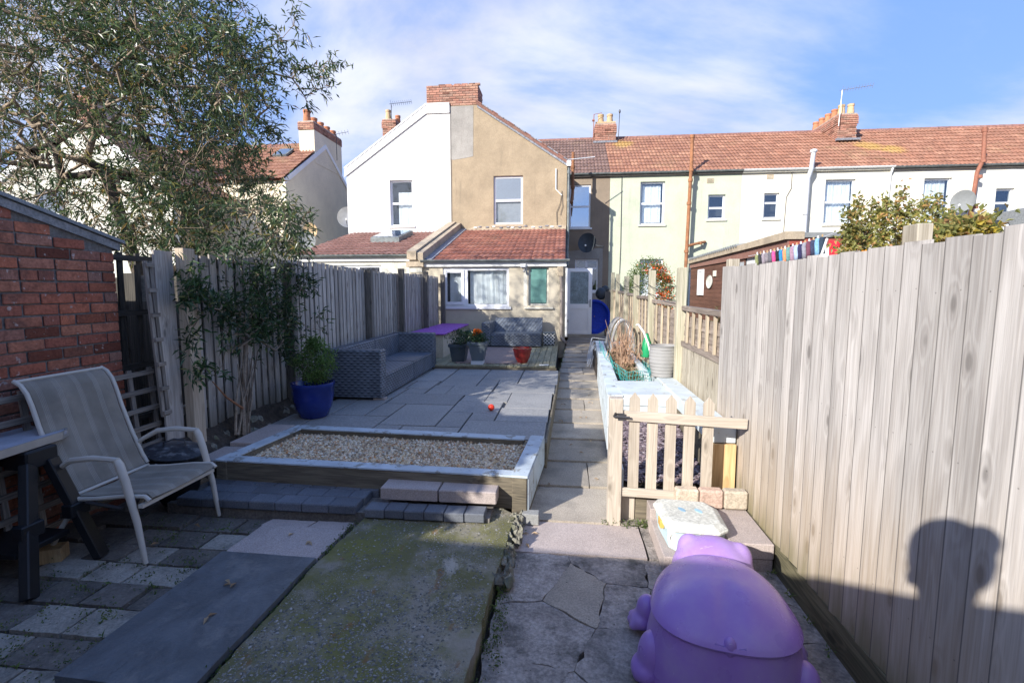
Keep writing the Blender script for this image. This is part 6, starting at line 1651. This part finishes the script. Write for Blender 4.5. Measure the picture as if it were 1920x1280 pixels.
for (x, y) in ((-.345, .17), (-.315, -.20), (.325, -.22), (.335, .14)):
    z = .055; big = y < 0
    organic('foot', [((x, y, z), .085 if big else .07, (.85, 1.0, 1.45 if big else 1.1)), ((x * 1.08, y - .01, .0), .085 if big else .07, (.9, 1.1, .7)), ((x * 1.22, y + .05, -.02), .026, (1, 1, 1)), ((x * 1.24, y, -.02), .026, (1, 1, 1)), ((x * 1.2, y - .05, -.02), .026, (1, 1, 1))], sp_, .009)

# ---- things in the bed
MT['teal'] = simple('teal_mesh', (.06, .36, .34), .5, .1)
nt_ = thing('garden_netting', 'teal plastic grid netting drooping round the bed planting', 'netting', (.8, 6.5, .5))
m = MB()
NP = [Vector(p) for p in ((.60, 8.6, .5), (.60, 7.6, .46), (.64, 6.7, .44), (.66, 6.0, .44), (.72, 5.72, .44), (.9, 5.70, .44), (1.02, 5.85, .44), (1.04, 6.6, .45))]
def along(t):
    k = t * (len(NP) - 1); i = min(int(k), len(NP) - 2); return NP[i].lerp(NP[i + 1], k - i)
for j in range(6):
    m.tube([along(i / 30) + Vector((.012 * math.sin(i * 1.3 + j), .012 * math.cos(i * 1.7), .02 + j * .045 + .012 * math.sin(i * .9 + j * .4))) for i in range(31)], .0028, 4)
for i in range(46):
    b_ = along(i / 45); m.tube([b_ + Vector((.01 * math.sin(i + k * .8), 0, k * .05)) for k in range(6)], .0026, 4)
m.build('net', 'teal', nt_, kind='stuff')
dp = thing('dried_plant', 'clump of tall dried reddish-tan stalks in the painted raised bed', 'plant', (.85, 7.3, .44))
m = MB(); V = []
for i in range(80):
    b_ = Vector((.84 + R.gauss(0, .05), 7.2 + R.gauss(0, .16), .44)); t_ = b_ + Vector((R.gauss(0, .13), R.gauss(0, .26), R.uniform(.25, .80)))
    c_ = b_.lerp(t_, .5) + rv(.02); m.tube([b_, c_, t_], [.0045, .004, .0022], 3)
m.open = True; m.build('stalks', 'straw', dp, kind='stuff')
foliage([Vector((.84 + R.gauss(0, .09), 7.2 + R.gauss(0, .2), R.uniform(.5, .95))) for _ in range(90)], [Vector((0, 0, -1))] * 90, 3, .11, .014, .02, .5, 'dead_leaves', 'straw', dp)
gw = thing('low_plants', 'low green weeds and straw on the soil inside the netting', 'plants', (.85, 6.3, .44))
P_ = [Vector((R.uniform(.66, 1.03), R.uniform(5.72, 9.5), .47 + R.random() * .08)) for _ in range(300)]
foliage(P_, [Vector((0, 0, 1))] * 120, 12, .05, .018, .03, 0, 'leaves', 'leaf_olive', gw); foliage(P_[:60], [Vector((1, 0, .1))] * 60, 6, .12, .008, .05, 0, 'straw', 'straw', gw)
# twiggy bare clematis at the post
# ribbed grey basket
bk = thing('planter', 'grey ribbed tub planter standing on the white bed corner by the fence', 'planter', (1.12, 5.75, .62))
c_ = (1.13, 5.78, .628); pr = []
for i in range(9):
    z = i * .038; r_ = .125 + .030 * min(1, i / 4.)
    pr += [(r_, z + .002), (r_ + .006, z + .018), (r_ + .004, z + .036)]
pr += [(.165, .345), (.172, .36), (.15, .362), (.14, .3)]
MB().lathe(pr, c_, 30, 1.0, .9).build('tub', 'greyplastic', bk, smooth=30); MB().lathe([(.002, .31), (.145, .31)], c_, 20, cap=False).build('potting_soil', 'soil', bk)
# hose, green bottle, tyre-like hoop
MB_ = thing('hose', 'white curved hose end rising from the bed beside the fence', 'hose', (1.0, 6.6, .6))
MB().tube([(.99, 7.0, 1.13), (1.01, 6.95, 1.14), (1.06, 6.8, 1.05), (1.09, 6.6, .92), (1.10, 6.45, .80), (1.10, 6.35, .64)], .013, 8).build('pipe', 'white_paint', MB_, smooth=True)
MT['greenp'] = simple('green_plastic', (.02, .30, .12), .4)
gbt = thing('watering_can', 'green plastic bottle-like can hung at the fence behind the hose', 'can', (1.17, 7.2, .7)); MB().lathe([(.07, 0), (.08, .02), (.065, .2), (.03, .3), (.02, .34)], (1.17, 7.2, .66), 14).build('body', 'greenp', gbt, smooth=True)
hp = thing('plastic_tunnel_hoops', 'grey arched plastic hoops standing in the bed before the fence', 'hoop', (.95, 8.6, .6))
for i, (y, r_, mt) in enumerate(((9.0, .21, 'greyplastic'), (8.75, .20, 'greyplastic'), (8.4, .18, 'white_paint'), (8.2, .2, 'greyplastic'))):
    MB().tube([(.95 + r_ * math.cos(t) , y + .1 * math.cos(t), .6 + (.52) * math.sin(t)) for t in np.linspace(math.pi, 0, 14)], .022 if mt == 'greyplastic' else .014, 6).build('hoop', mt, hp, smooth=True)
# nested wire frames at the bed's far corner
for i, (y, w_, h_, lb) in enumerate(((10.4, .50, .46, 'rearmost of the bent wire frames leaning at the far end of the bed'), (10.1, .40, .42, 'middle bent wire frame leaning at the far end of the bed'), (9.8, .42, .38, 'nearest bent wire frame leaning at the far end of the bed'))):
    t = thing('wire_hoop', lb, 'wire frame', (.6, y, .15), 'bent wire frames by the bed')
    z0 = zp(y)
    MB().tube([(.46, y - .1, z0), (.56, y, z0 + h_), (.58, y, z0 + h_ + .02), (.56 + w_, y + .1, z0 + h_ - .04), (.56 + w_, y + .1, z0 + h_ - .2)], .011, 6).tube([(.50, y - .2, z0), (.60, y - .1, z0 + h_ - .03), (.54 + w_, y + .05, z0 + h_ - .07)], .009, 6).build('wire', 'palegrey', t, smooth=True)
# clothes wires between posts
cw = thing('wire', 'dark sagging wires strung between the tall fence posts', 'wire', (1.27, 8, 1.7))
for (y0, z0), (y1, z1) in (((5.62, 1.66), (7.5, 1.7)), ((7.5, 1.74), (10.55, 1.7)), ((9.1, 1.6), (12.3, 1.85)), ((5.62, 1.5), (9.1, 1.75))):
    MB().tube([(1.21, y0 + (y1 - y0) * t, z0 + (z1 - z0) * t - .06 * math.sin(math.pi * t)) for t in np.linspace(0, 1, 9)], .005, 4).build('strand', 'blackplastic', cw)

# ---- neighbours' outbuilding right
ob_ = thing('outbuilding', 'brown timber-clad outbuilding with felt roof edge beyond the right fence', 'outbuilding', (5, 12, 0))
XW = 4.25; Yn, Yf = 10.15, 17.6
def oz(y): return 2.66 - (y - Yn) * .012
def yx(px): return atX(px, 480, XW).y
yw = atX(1396, 480, XW).y
# timber part
m = MB().plate([(yw, -.1), (Yf, -.1), (Yf, oz(Yf) - .12), (yw, oz(yw) - .12)], [], 'x', XW + .03, XW + .2); m.build('wall', 'roomdark', ob_)
z = .6
while z < 2.5:
    MB().plate([(yw, z), (Yf, z), (Yf, z + .11), (yw, z + .11)], [], 'x', XW + .012 , XW + .03).build('cladding_board', 'cladding', ob_).rotation_euler = (0, 0, 0); z += .115
ya_ = atX(1319, 530, XW).y; yb_ = atX(1309, 530, XW).y
ya_, yb_ = min(ya_, yb_), max(ya_, yb_)
wf = MB().plate([(ya_, 1.45), (yb_, 1.45), (yb_, 2.25), (ya_, 2.25)], [[(ya_ + .1, 1.53), (yb_ - .1, 1.53), (yb_ - .1, 2.18), (ya_ + .1, 2.18)]], 'x', XW - .03, XW + .01).build('window', 'upvc', ob_)
MB().box(XW - .01, XW + .0, ya_ + .1, yb_ - .1, 1.53, 2.18).build('pane', 'curtain', wf)
m = MB(); m.lathe([(.002, 0), (.13, 0), (.13, .02)], (0, 0, 0), 18, cap=False); m.rot(Matrix.Translation((XW - .01, atX(1331, 528, XW).y, atX(1331, 528, XW).z)) @ Matrix.Rotation(rad(-90), 4, 'Y') @ Matrix.Diagonal((1.5, 2.2, 1, 1))); m.build('oval_plaque', 'lidcream', ob_)
MB().box(XW - .03, XW + .01, atX(1341, 500, XW).y - .1, atX(1341, 500, XW).y + .1, 2.0, 2.16).build('box_light', 'offwhite', ob_)
MB().box(XW - .1, XW + .5, yw + .02, yw + .25, 2.0, 2.28).build('dark_window', 'glass_sky', ob_)
# white part
MB().plate([(Yn, -.1), (yw - .02, -.1), (yw - .02, oz(yw) - .16), (Yn, oz(Yn) - .16)], [], 'x', XW + .05, XW + .2).build('wall', 'white_paint', ob_)
MB().box(XW + .05, XW + 1.3, Yn, Yn + .2, -.1, 2.59).build('wall', 'white_paint', ob_)
MB().box(XW + .0, XW + 1.3, Yn - .05, Yn - .01, 2.47, 2.60).build('fascia', 'rust_red', ob_)
MT['redboard'] = simple('red_brown_board', (.30, .075, .05), .6, .1); MT['brownboard'] = simple('brown_board', (.28, .14, .11), .6, .12)
[o for o in ob_.children if o.name.startswith('fascia')][0].data.materials[0] = MT['redboard']
MB().box(XW - .05, XW + 1.4, Yn - .09, Yn + .1, 2.605, 2.70).build('roof_edge', 'felt', ob_)
MB().plate([(Yn - .05, oz(Yn) - .30), (Yf, oz(Yf) - .22), (Yf, oz(Yf) - .08), (Yn - .05, oz(Yn) - .09)], [], 'x', XW - .03, XW + .0).build('bargeboard', 'brownboard', ob_)
MB().plate([(Yn - .1, oz(Yn) - .085), (Yf, oz(Yf) - .075), (Yf, oz(Yf) + .05), (Yn - .1, oz(Yn) + .06)], [], 'x', XW - .1, XW + .25).build('roof_edge', 'stone_cope', ob_)
MB().plate([(Yn, 2.5), (Yf, 2.5), (Yf, 2.62), (Yn, 2.62)], [], 'x', XW + .25, XW + 1.7).build('roof', 'felt', ob_)
for i in range(26):
    y = yw + .3 + i * (Yf - yw - .4) / 26
    MB().tube([(XW - .13, y, oz(y) + .06), (XW + .3, y, oz(y) + .10)], .045, 6).build('corrugation', 'felt', ob_)
pl = thing('plant', 'small green-tipped plant on the outbuilding eave', 'plant', (6.3, 13, 2.7)); shrub(pl, (5.0, 12.3, 2.68), .18, .2, 30, 'x', .06, .02, 'leaf_bush')
# shrub before timber wall
pl = thing('shrub', 'slender pale-leaved shrub before the brown timber wall', 'shrub', (2.3, 6.8, 1.2)); shrub(pl, (2.12, 6.6, .7), .16, .95, 90, 'x', .085, .014, 'leaf_olive', dense=9, spread=.03)
# pyracantha
py_ = thing('pyracantha_bush', 'rounded green bush covered with orange-red berries beyond the fence', 'bush', (1.95, 12, 0))
c_ = Vector((1.98, 12.2, 1.35)); A = []
for _ in range(900):
    d = rv(1); d.normalize(); A.append(c_ + Vector((d.x * .60, d.y * .5, d.z * 1.02)) * R.uniform(.75, 1.0))
MT['leaf_py'] = leafmat('pyracantha_leaves', [(0, (.05, .10, .02)), (.5, (.11, .17, .035)), (1, (.22, .26, .06))])
foliage(A, [(a - c_).normalized() for a in A], 12, .055, .02, .05, 0, 'leaves', 'leaf_py', py_)
B = [a for a in A if (a.y < 12.2 and a.x > 1.85 and (a.z > 1.75 or a.z < 1.7) and R.random() < .5 and not (a.z > 2.2 or a.x > 2.55))]
foliage(B, [Vector((0, -1, 0))] * len(B), 14, .035, .034, .05, 0, 'berries', 'berry', py_)
MB().tube([(1.98, 12.3, 0), (1.98, 12.2, 1.2)], .04, 6).build('trunk', 'bark', py_)
nodes = None
# ---- washing line
wl_ = thing('washing_line', 'rotary washing line arm and cord beyond the right fence', 'washing line', (2.8, 5.5, 1.9))
LA, LB = Vector((2.40, 6.6, 2.06)), Vector((2.74, 5.6, 2.19))
def lat(t): return LA.lerp(LB, t) + Vector((0, 0, -.02 * math.sin(math.pi * t)))
MB().tube([lat(t) for t in np.linspace(-.15, 1.3, 12)], .003, 4).build('cord', 'palegrey', wl_)
pa, pb = atY(1539, 482, 5.6), atY(1551, 447, 5.6)
MB().tube([pa, pb], .012, 6).build('arm', 'white_paint', wl_)
COLS = [('grey_green', (.2, .22, .1)), ('charcoal', (.03, .03, .035)), ('lilac_grey', (.3, .26, .3)), ('patterned_grey', (.2, .18, .2)), ('slate', (.12, .12, .14)), ('hot pink', (.7, .08, .25)), ('black', (.02, .022, .025)), ('blue', (.03, .2, .42)),
        ('orange', (.8, .27, .12)), ('teal', (.12, .25, .24)), ('mauve', (.28, .18, .24)), ('pale blue', (.4, .5, .7)), ('navy', (.03, .03, .09)), ('grey', (.25, .25, .3)), ('plum', (.14, .05, .08)), ('dark blue', (.04, .05, .1)), ('sky blue', (.2, .4, .62)), ('black-blue', (.03, .05, .08))]
for i, (nm, col) in enumerate(COLS):
    t_ = i / (len(COLS) - 1) * .93; p = lat(t_); key = 'cloth_' + nm.replace(' ', '_').replace('-', '_')
    MT[key] = simple(key, col, .9, .15, 30, .3, 100)
    w_ = .035 if i < 9 else .042; h_ = .12 + .07 * t_ + R.uniform(-.01, .02)
    m = MB(); rows = []
    for (u, hw) in ((0, .6), (.25, 1), (.7, .85), (1, .9)):
        for a in range(8):
            q = 2 * math.pi * a / 8; rows.append((p.x + hw * w_ * math.cos(q) * .8 + .01 * u, p.y + hw * w_ * .5 * math.sin(q), p.z - u * h_ + .003))
    m.v = rows; m.f = [(r * 8 + a, r * 8 + (a + 1) % 8, (r + 1) * 8 + (a + 1) % 8, (r + 1) * 8 + a) for r in range(3) for a in range(8)] + [tuple(range(24, 32))]
    sk_ = thing('sock', '%s small garment, number %s along the washing line from the left' % (nm.replace('_', ' '), ['one', 'two', 'three', 'four', 'five', 'six', 'seven', 'eight', 'nine', 'ten', 'eleven', 'twelve', 'thirteen', 'fourteen', 'fifteen', 'sixteen', 'seventeen', 'eighteen'][i]), 'garment', p, 'small clothes pegged on the washing line')
    m.build('cloth', key, sk_, smooth='all'); MB().box(p.x - .004, p.x + .004, p.y - .012, p.y + .006, p.z - .02, p.z + .03).build('peg', 'rawend' if i % 2 else 'white_paint', sk_)
MT['redcloth'] = simple('red_cloth', (.72, .02, .04), .85, .1, 6, .2)
def cloth_sheet(name, label, cat, pts, mat):
    m = MB(); n = 8; a, b, c2, d = [Vector(p) for p in pts]; vs = []
    for j in range(n + 1):
        for i in range(n + 1):
            p = a.lerp(b, i / n).lerp(d.lerp(c2, i / n), j / n); p.y += .03 * math.sin(i * 1.3) * (j / n) - .06 * math.sin(math.pi * i / n); vs.append(p)
    m.add(vs, [(j * (n + 1) + i, j * (n + 1) + i + 1, (j + 1) * (n + 1) + i + 1, (j + 1) * (n + 1) + i) for j in range(n) for i in range(n)]); m.open = True
    tag(m.build(name, mat, smooth='all'), label, cat)
cloth_sheet('red_cloth', 'plain bright red cloth hanging at the end of the washing line', 'cloth', (atY(1555, 450, 5.3), atY(1578, 460, 5.3), atY(1577, 500, 5.3), atY(1553, 500, 5.3)), 'redcloth')
MT['greycloth'] = simple('grey_cloth', (.5, .46, .45), .9, .1)
cloth_sheet('grey_sheet', 'pale grey striped sheet sloping beside the red cloth', 'cloth', (atY(1580, 459, 5.0), atY(1606, 468, 5.0), atY(1606, 500, 5.0), atY(1578, 500, 5.0)), 'greycloth')
MT['orangecloth'] = simple('orange_cloth', (.75, .30, .03), .9, .1)
cloth_sheet('orange_cloth', 'small orange cloth just above the fence below the bush', 'cloth', (atY(1608, 468, 4.9), atY(1625, 470, 4.9), atY(1625, 490, 4.9), atY(1608, 490, 4.9)), 'orangecloth')
# ---- bush over right fence
bu = thing('bush', 'upright shrub with reddish yellow-green leaves rising over the right fence', 'bush', (2.8, 4.6, 0))
A = []; SH = [(1592, 395), (1612, 372), (1640, 380), (1665, 372), (1690, 358), (1715, 385), (1738, 380), (1760, 372), (1780, 395), (1655, 400), (1700, 395), (1625, 410), (1600, 425)]
nds = []; 
for k, (x, y) in enumerate(SH):
    top = atY(x, y, 4.3 + .35 * (k % 3)); bot = Vector((top.x * .92 + .15, top.y, 1.3))
    for i in range(26):
        t = i / 25; p = bot.lerp(top, t); wdt = .10 * (1 - t) + .018
        for _ in range(5): A.append(p + Vector((R.gauss(0, wdt * .6), R.gauss(0, wdt * .6), R.gauss(0, .02))))
    MB().tube([(2.8, 4.6, .0), bot, top], [.02, .010, .003], 5).build('stem', 'bark', bu)
foliage(A, [Vector((R.gauss(0, .8), R.gauss(0, .8), .1)) for _ in A], 5, .045, .024, .022, .1, 'leaves', 'leaf_bush', bu)
iv = thing('ivy', 'golden and green ivy tumbling along the top behind the right fence', 'ivy', (2.2, 3.3, 1.8))
A = [atY(R.uniform(1738, 1856), 0, 3.0) for _ in range(420)]
P_ = []
for i in range(430):
    x = R.uniform(1735, 1862); y0 = 462 - (x - 1735) * .42 if x < 1800 else 430 - (x - 1800) * .1
    P_.append(atY(x, R.uniform(y0, 475), R.uniform(2.9, 3.3)))
foliage(P_, [Vector((0, -1, 0))] * len(P_), 6, .04, .028, .02, .1, 'leaves', 'leaf_yellow', iv); foliage([p + Vector((0, 0, .04)) for p in P_[:200] if True], [Vector((0, 0, 1))] * 200, 6, .045, .028, .035, 0, 'green_leaves', 'leaf_bush', iv)
# ---- shed roof at far right with flood light
sr = thing('garden_shed', 'dark brown shed with grey felt roof at the right edge', 'shed', (3.5, 3.2, 0))
yS = 3.25; pA = atY(1855, 403, yS); pB = pA + Vector((1.6, 0, .30))
MB().plate([(pA.x + .05, 0), (pB.x, 0), (pB.x, pB.z - .12), (pA.x + .05, pA.z - .12)], [], 'y', yS + .12, yS + .2).build('wall', 'cladding', sr)
MB().plate([(pA.x, pA.z - .10), (pB.x, pB.z - .10), (pB.x, pB.z), (pA.x, pA.z)], [], 'y', yS, yS + .5).build('roof', 'felt', sr)
MB().plate([(pA.x - .02, pA.z - .11), (pA.x + .0, pA.z - .11), (pA.x + .0, pA.z), (pA.x - .02, pA.z)], [], 'y', yS - .02, yS + .5).build('fascia', 'redboard', sr)
fl_ = thing('floodlight', 'small black-framed floodlight under the shed eave at the right', 'floodlight', atY(1872, 432, 3.05))
c_ = atY(1873, 433, 3.05); m = MB().box(-.055, .055, -.012, .012, -.035, .035); m.rot(Matrix.Translation(c_) @ Matrix.Rotation(rad(-12), 4, 'Y') @ Matrix.Rotation(rad(-15), 4, 'X')); m.build('housing', 'blackplastic', fl_, bevel=.004)
m = MB().box(-.044, .044, -.015, -.0125, -.025, .025); m.rot(Matrix.Translation(c_) @ Matrix.Rotation(rad(-12), 4, 'Y') @ Matrix.Rotation(rad(-15), 4, 'X')); m.build('lens', 'palegrey', fl_)
MB().tube([c_ + Vector((0, .01, .03)), c_ + Vector((.02, .1, .06))], .012, 5).build('bracket', 'blackplastic', fl_)

# ================================================================ TREE AND CLIMBER
tree = thing('tree', 'large twiggy tree with narrow leaves overhanging the brick shed and left fence', 'tree', (-5.0, 5.0, 0))
def pip(x, y, poly):
    c = False; j = len(poly) - 1
    for i in range(len(poly)):
        if (poly[i][1] > y) != (poly[j][1] > y) and x < (poly[j][0] - poly[i][0]) * (y - poly[i][1]) / (poly[j][1] - poly[i][1]) + poly[i][0]: c = not c
        j = i
    return c
POLY = [(-900, -650), (300, -500), (430, -120), (410, 20), (440, 60), (470, 100), (500, 140), (485, 180), (500, 225), (455, 262), (480, 310), (505, 350), (545, 385), (570, 425), (560, 470), (330, 478), (240, 470), (215, 440), (-900, 430)]
R.seed(11); A = []; dens = []
while len(A) < 3400:
    x = R.uniform(-500, 600); y = R.uniform(-420, 480) if R.random() < .35 else R.uniform(-30, 480)
    if not pip(x, y, POLY): continue
    if x < 240 and y > 250 and R.random() < .35: continue
    yy = R.uniform(4.1, 6.6); 
    if y > 380 and x > 240: yy = R.uniform(4.0, 5.4)
    p = atY(x, y, yy)
    if p.x > -3.35 and p.z < 2.0: continue
    if mnoise.noise(p * 1.1) < -.22 and R.random() < .8: continue
    A.append(p)
# far-reaching sprays
for (x, y) in ((545, 45), (530, 75), (505, 95), (560, 130), (585, 150), (612, 120), (600, 130), (590, 170), (575, 185), (545, 150), (515, 120), (500, 200), (470, 60), (455, 20), (495, 235), (520, 265), (500, 245)):
    for k in range(2): A.append(atY(x + R.uniform(-6, 6), y + R.uniform(-6, 6), 5.0 + R.uniform(-.15, .15)))
R.seed(12)
seeds_ = [Vector((-4.75, 5.1, 0)), Vector((-4.72, 5.1, .6)), Vector((-4.68, 5.05, 1.2)), Vector((-4.7, 5.05, 1.75)), Vector((-4.8, 5.0, 2.3)), Vector((-4.95, 5.0, 2.9))]
nodes, par, rr, tips = grow(seeds_, A, .22, .02, .0032, 2.6, rmax=.062)
MT['bark_tree'] = simple('grey_brown_bark', (.10, .08, .062), .9, .3, 9, .6, 50)
big = MB(); 
tk = limbs(nodes, [p if rr[i] > .03 else -1 for i, p in enumerate(par)], rr, 'trunk', 'bark_tree', tree, kind=None)

limbs(nodes, [p if rr[i] <= .03 else -1 for i, p in enumerate(par)], rr, 'branches', 'twig_pale', tree)
# bare side twigs
m = MB(); m.open = True
LP, LD = [], []
for i in range(len(nodes)):
    if par[i] < 0 or rr[i] > .02: continue
    p = nodes[i]; d = (p - nodes[par[i]]).normalized()
    k = 3
    for _ in range(k):
        e = (d * .7 + rv(.6)); e.normalize(); L = R.uniform(.08, .26); q = p + e * L; mid = p.lerp(q, .5) + rv(.015)
        m.tube([p, mid, q], [.0032, .0026, .0016], 3, cap=False)
        leafy = .85 if (p.x > -4.9 or R.random() < .3) else 0.12
        if R.random() < leafy: LP += [q, mid]; LD += [e, e]
m.build('twigs', 'twig_pale', tree, kind='stuff')
foliage(LP, LD, (4, 6), .088, .019, .026, .35, 'leaves', 'leaf_tree', tree)
# climber on the fence
R.seed(5)
cl = thing('climbing_shrub', 'dark-leaved climber with bare woody base trained against the left fence', 'climber', (-3.0, 4.6, .2))
A = []
def cz(px_, py_, n, sx, sy):
    for _ in range(n):
        A.append(atX(px_ + R.gauss(0, sx), py_ + R.gauss(0, sy), -3.12 + R.uniform(-.03, .16)))
cz(480, 520, 40, 30, 25); cz(510, 545, 60, 30, 30); cz(500, 600, 70, 35, 35); cz(540, 600, 30, 22, 35); cz(460, 620, 30, 20, 25); cz(400, 560, 26, 22, 10); cz(365, 530, 22, 14, 14); cz(350, 560, 12, 8, 12); cz(355, 640, 10, 5, 22); cz(370, 700, 8, 5, 12); cz(545, 655, 14, 10, 20); cz(575, 520, 14, 10, 14); cz(430, 580, 18, 14, 10); cz(400, 700, 6, 10, 8); cz(600, 590, 6, 8, 14); cz(430, 470, 14, 20, 14); cz(530, 470, 14, 20, 16)
sd = [atX(458, 815, -3.02), atX(455, 770, -3.05), atX(457, 720, -3.08), atX(460, 670, -3.1)]
nodes, par, rr, tips = grow(sd, A, .10, .012, .0025, 2.2, rmax=.022)
MT['wood_pale'] = simple('pale_climber_wood', (.24, .19, .14), .9, .25, 15, .5, 60)
limbs(nodes, par, rr, 'stems', 'wood_pale', cl)
for i in range(12):
    a = atX(455 + R.uniform(-14, 14), 815, -3.02); b = atX(462 + R.uniform(-18, 22), R.uniform(650, 700), -3.08)
    MB().tube([a, a.lerp(b, .5) + rv(.02), b], [.012, .009, .004], 5).build('stem', 'wood_pale' if i % 2 else 'bark', cl, smooth=True)
MB().tube([atX(455, 765, -3.0), atX(425, 745, -2.95), atX(398, 715, -2.98)], [.012, .009, .004], 5).build('stem', 'rust', cl, smooth=True)
foliage([nodes[i] for i in tips], [(nodes[i] - nodes[par[i]]).normalized() + Vector((.4, 0, 0)) for i in tips], (6, 9), .085, .022, .028, .25, 'leaves', 'leaf_dark', cl)

# ================================================================ fallen leaves
MT['deadleaf'] = leafmat('fallen_leaves', [(0, (.30, .18, .09)), (.5, (.42, .32, .2)), (1, (.2, .12, .06))], .8, .1)
V = []; m = MB(); m.open = True
for (x, y, z) in [(-1.78, 2.9, .018), (-1.62, 2.85, .018), (-1.75, 2.3, .05), (-1.7, 2.05, .05), (-1.83, 2.35, .05), (-.25, 3.1, -.05), (-.22, 3.25, -.05), (-2.6, 2.7, .01), (-2.5, 3.0, .01)] + [(R.uniform(-3, 1.1), R.uniform(1.2, 3.5), .036 if 0 else .0) for _ in range(0)] + [(R.uniform(-.3, .4), R.uniform(3.6, 9), None) for _ in range(16)]:
    if z is None: z = zp(y) + .012
    for _ in range(1 if R.random() < .6 else 2):
        p = Vector((x + R.uniform(-.02, .02), y + R.uniform(-.02, .02), z + .004)); b = len(m.v); m.v += [tuple(q) for q in leaf_verts(p, Vector((R.gauss(0, 1), R.gauss(0, 1), .05)), .05, .02, Vector((0, 0, 1)))]; m.f.append((b, b + 1, b + 2, b + 3))
fo = m.build('fallen_leaves', 'deadleaf'); fo['kind'] = 'stuff'; fo['label'] = 'dry fallen leaves scattered on the paving and slate'
# ================================================================ the photographer, whose shadow falls on the right fence
pr = thing('person', 'person in dark clothes standing behind the viewpoint with raised elbows holding a camera', 'person', (-.12, -.13, .03))
def skin(name, pts, edges, rads, mat, par, lev=2):
    me = bpy.data.meshes.new(name); me.from_pydata([tuple(Vector(p) - org(par)) for p in pts], edges, []); o = bpy.data.objects.new(name, me); COL.objects.link(o); o.parent = par
    md = o.modifiers.new('skin', 'SKIN')
    for v, r in zip(me.skin_vertices[0].data, rads): v.radius = (r, r) if not isinstance(r, tuple) else r
    me.skin_vertices[0].data[0].use_root = True
    sb_ = o.modifiers.new('sub', 'SUBSURF'); sb_.levels = sb_.render_levels = lev
    dg = bpy.context.evaluated_depsgraph_get(); m2 = bpy.data.meshes.new_from_object(o.evaluated_get(dg)); o.modifiers.clear(); o.data = m2; m2.materials.append(MT[mat])
    m2.polygons.foreach_set('use_smooth', [True] * len(m2.polygons)); return o
MT['cloth_dark'] = simple('dark_blue_clothing', (.03, .035, .05), .9, .15, 9, .3); MT['skin'] = simple('skin', (.50, .31, .23), .55, .06, 5, .05); MT['hair'] = simple('brown_hair', (.07, .045, .03), .7, .2, 30, .4)
X0, Y0_ = -.20, -.12
def q_(x, y, z): return (X0 + x * 1.08, Y0_ + y, z * 1.045)
pts = [q_(0, 0, 1.0), q_(0, 0, 1.2), q_(0, 0, 1.42), q_(0, .01, 1.58), q_(-.19, 0, 1.50), q_(.19, 0, 1.50), q_(-.36, .0, 1.36), q_(.38, .02, 1.38), q_(-.12, .08, 1.52), q_(.24, .08, 1.52),
       q_(-.10, 0, .92), q_(.10, 0, .92), q_(-.13, .03, .50), q_(.13, .03, .50), q_(-.14, 0, .08), q_(.14, 0, .08), q_(-.15, .14, .04), q_(.15, .14, .04)]
ed = [(0, 1), (1, 2), (2, 3), (2, 4), (2, 5), (4, 6), (5, 7), (6, 8), (7, 9), (0, 10), (0, 11), (10, 12), (11, 13), (12, 14), (13, 15), (14, 16), (15, 17)]
rd = [(.15, .11), (.14, .10), (.16, .11), .055, .07, .07, .055, .055, .035, .035, .095, .095, .065, .065, .05, .05, .045, .045]
skin('body', pts, ed, rd, 'cloth_dark', pr)
hd = MB().ball(q_(0, .02, 1.785), .105, 20, 14, (.78, .95, 1.12)); hd.ball(q_(0, .125, 1.74), .018, 8, 6, (1, 1.2, 1.4)).ball(q_(-.085, .02, 1.745), .022, 8, 6, (.5, 1, 1.4)).ball(q_(.085, .02, 1.745), .022, 8, 6, (.5, 1, 1.4)).tube([q_(0, 0, 1.55), q_(0, .01, 1.69)], .055, 10)
hd.build('head', 'skin', pr, smooth='all')
MB().ball(q_(0, -.02, 1.835), .122, 20, 14, (.92, 1, .95)).ball(q_(-.05, -.08, 1.80), .09, 14, 10, (1, 1, 1.2)).ball(q_(.07, -.04, 1.88), .05, 12, 8).build('hair', 'hair', pr, smooth='all')
for sx_ in (-1, 1):
    w0 = Vector(q_(-.09 if sx_ < 0 else .21, .085, 1.52)); hnd = MB().ball(w0, .04, 10, 8, (.7, .5, 1.1))
    for k in range(4): hnd.tube([w0 + Vector((0, .005, .035 - k * .02)), w0 + Vector((-sx_ * .035, .03, .037 - k * .02)), w0 + Vector((-sx_ * .055, .02, .036 - k * .02))], [.009, .0085, .007], 6)
    hnd.tube([w0 + Vector((0, -.01, .03)), w0 + Vector((-sx_ * .03, -.025, .045))], [.011, .008], 6)
    hnd.build('hand', 'skin', pr, smooth='all')
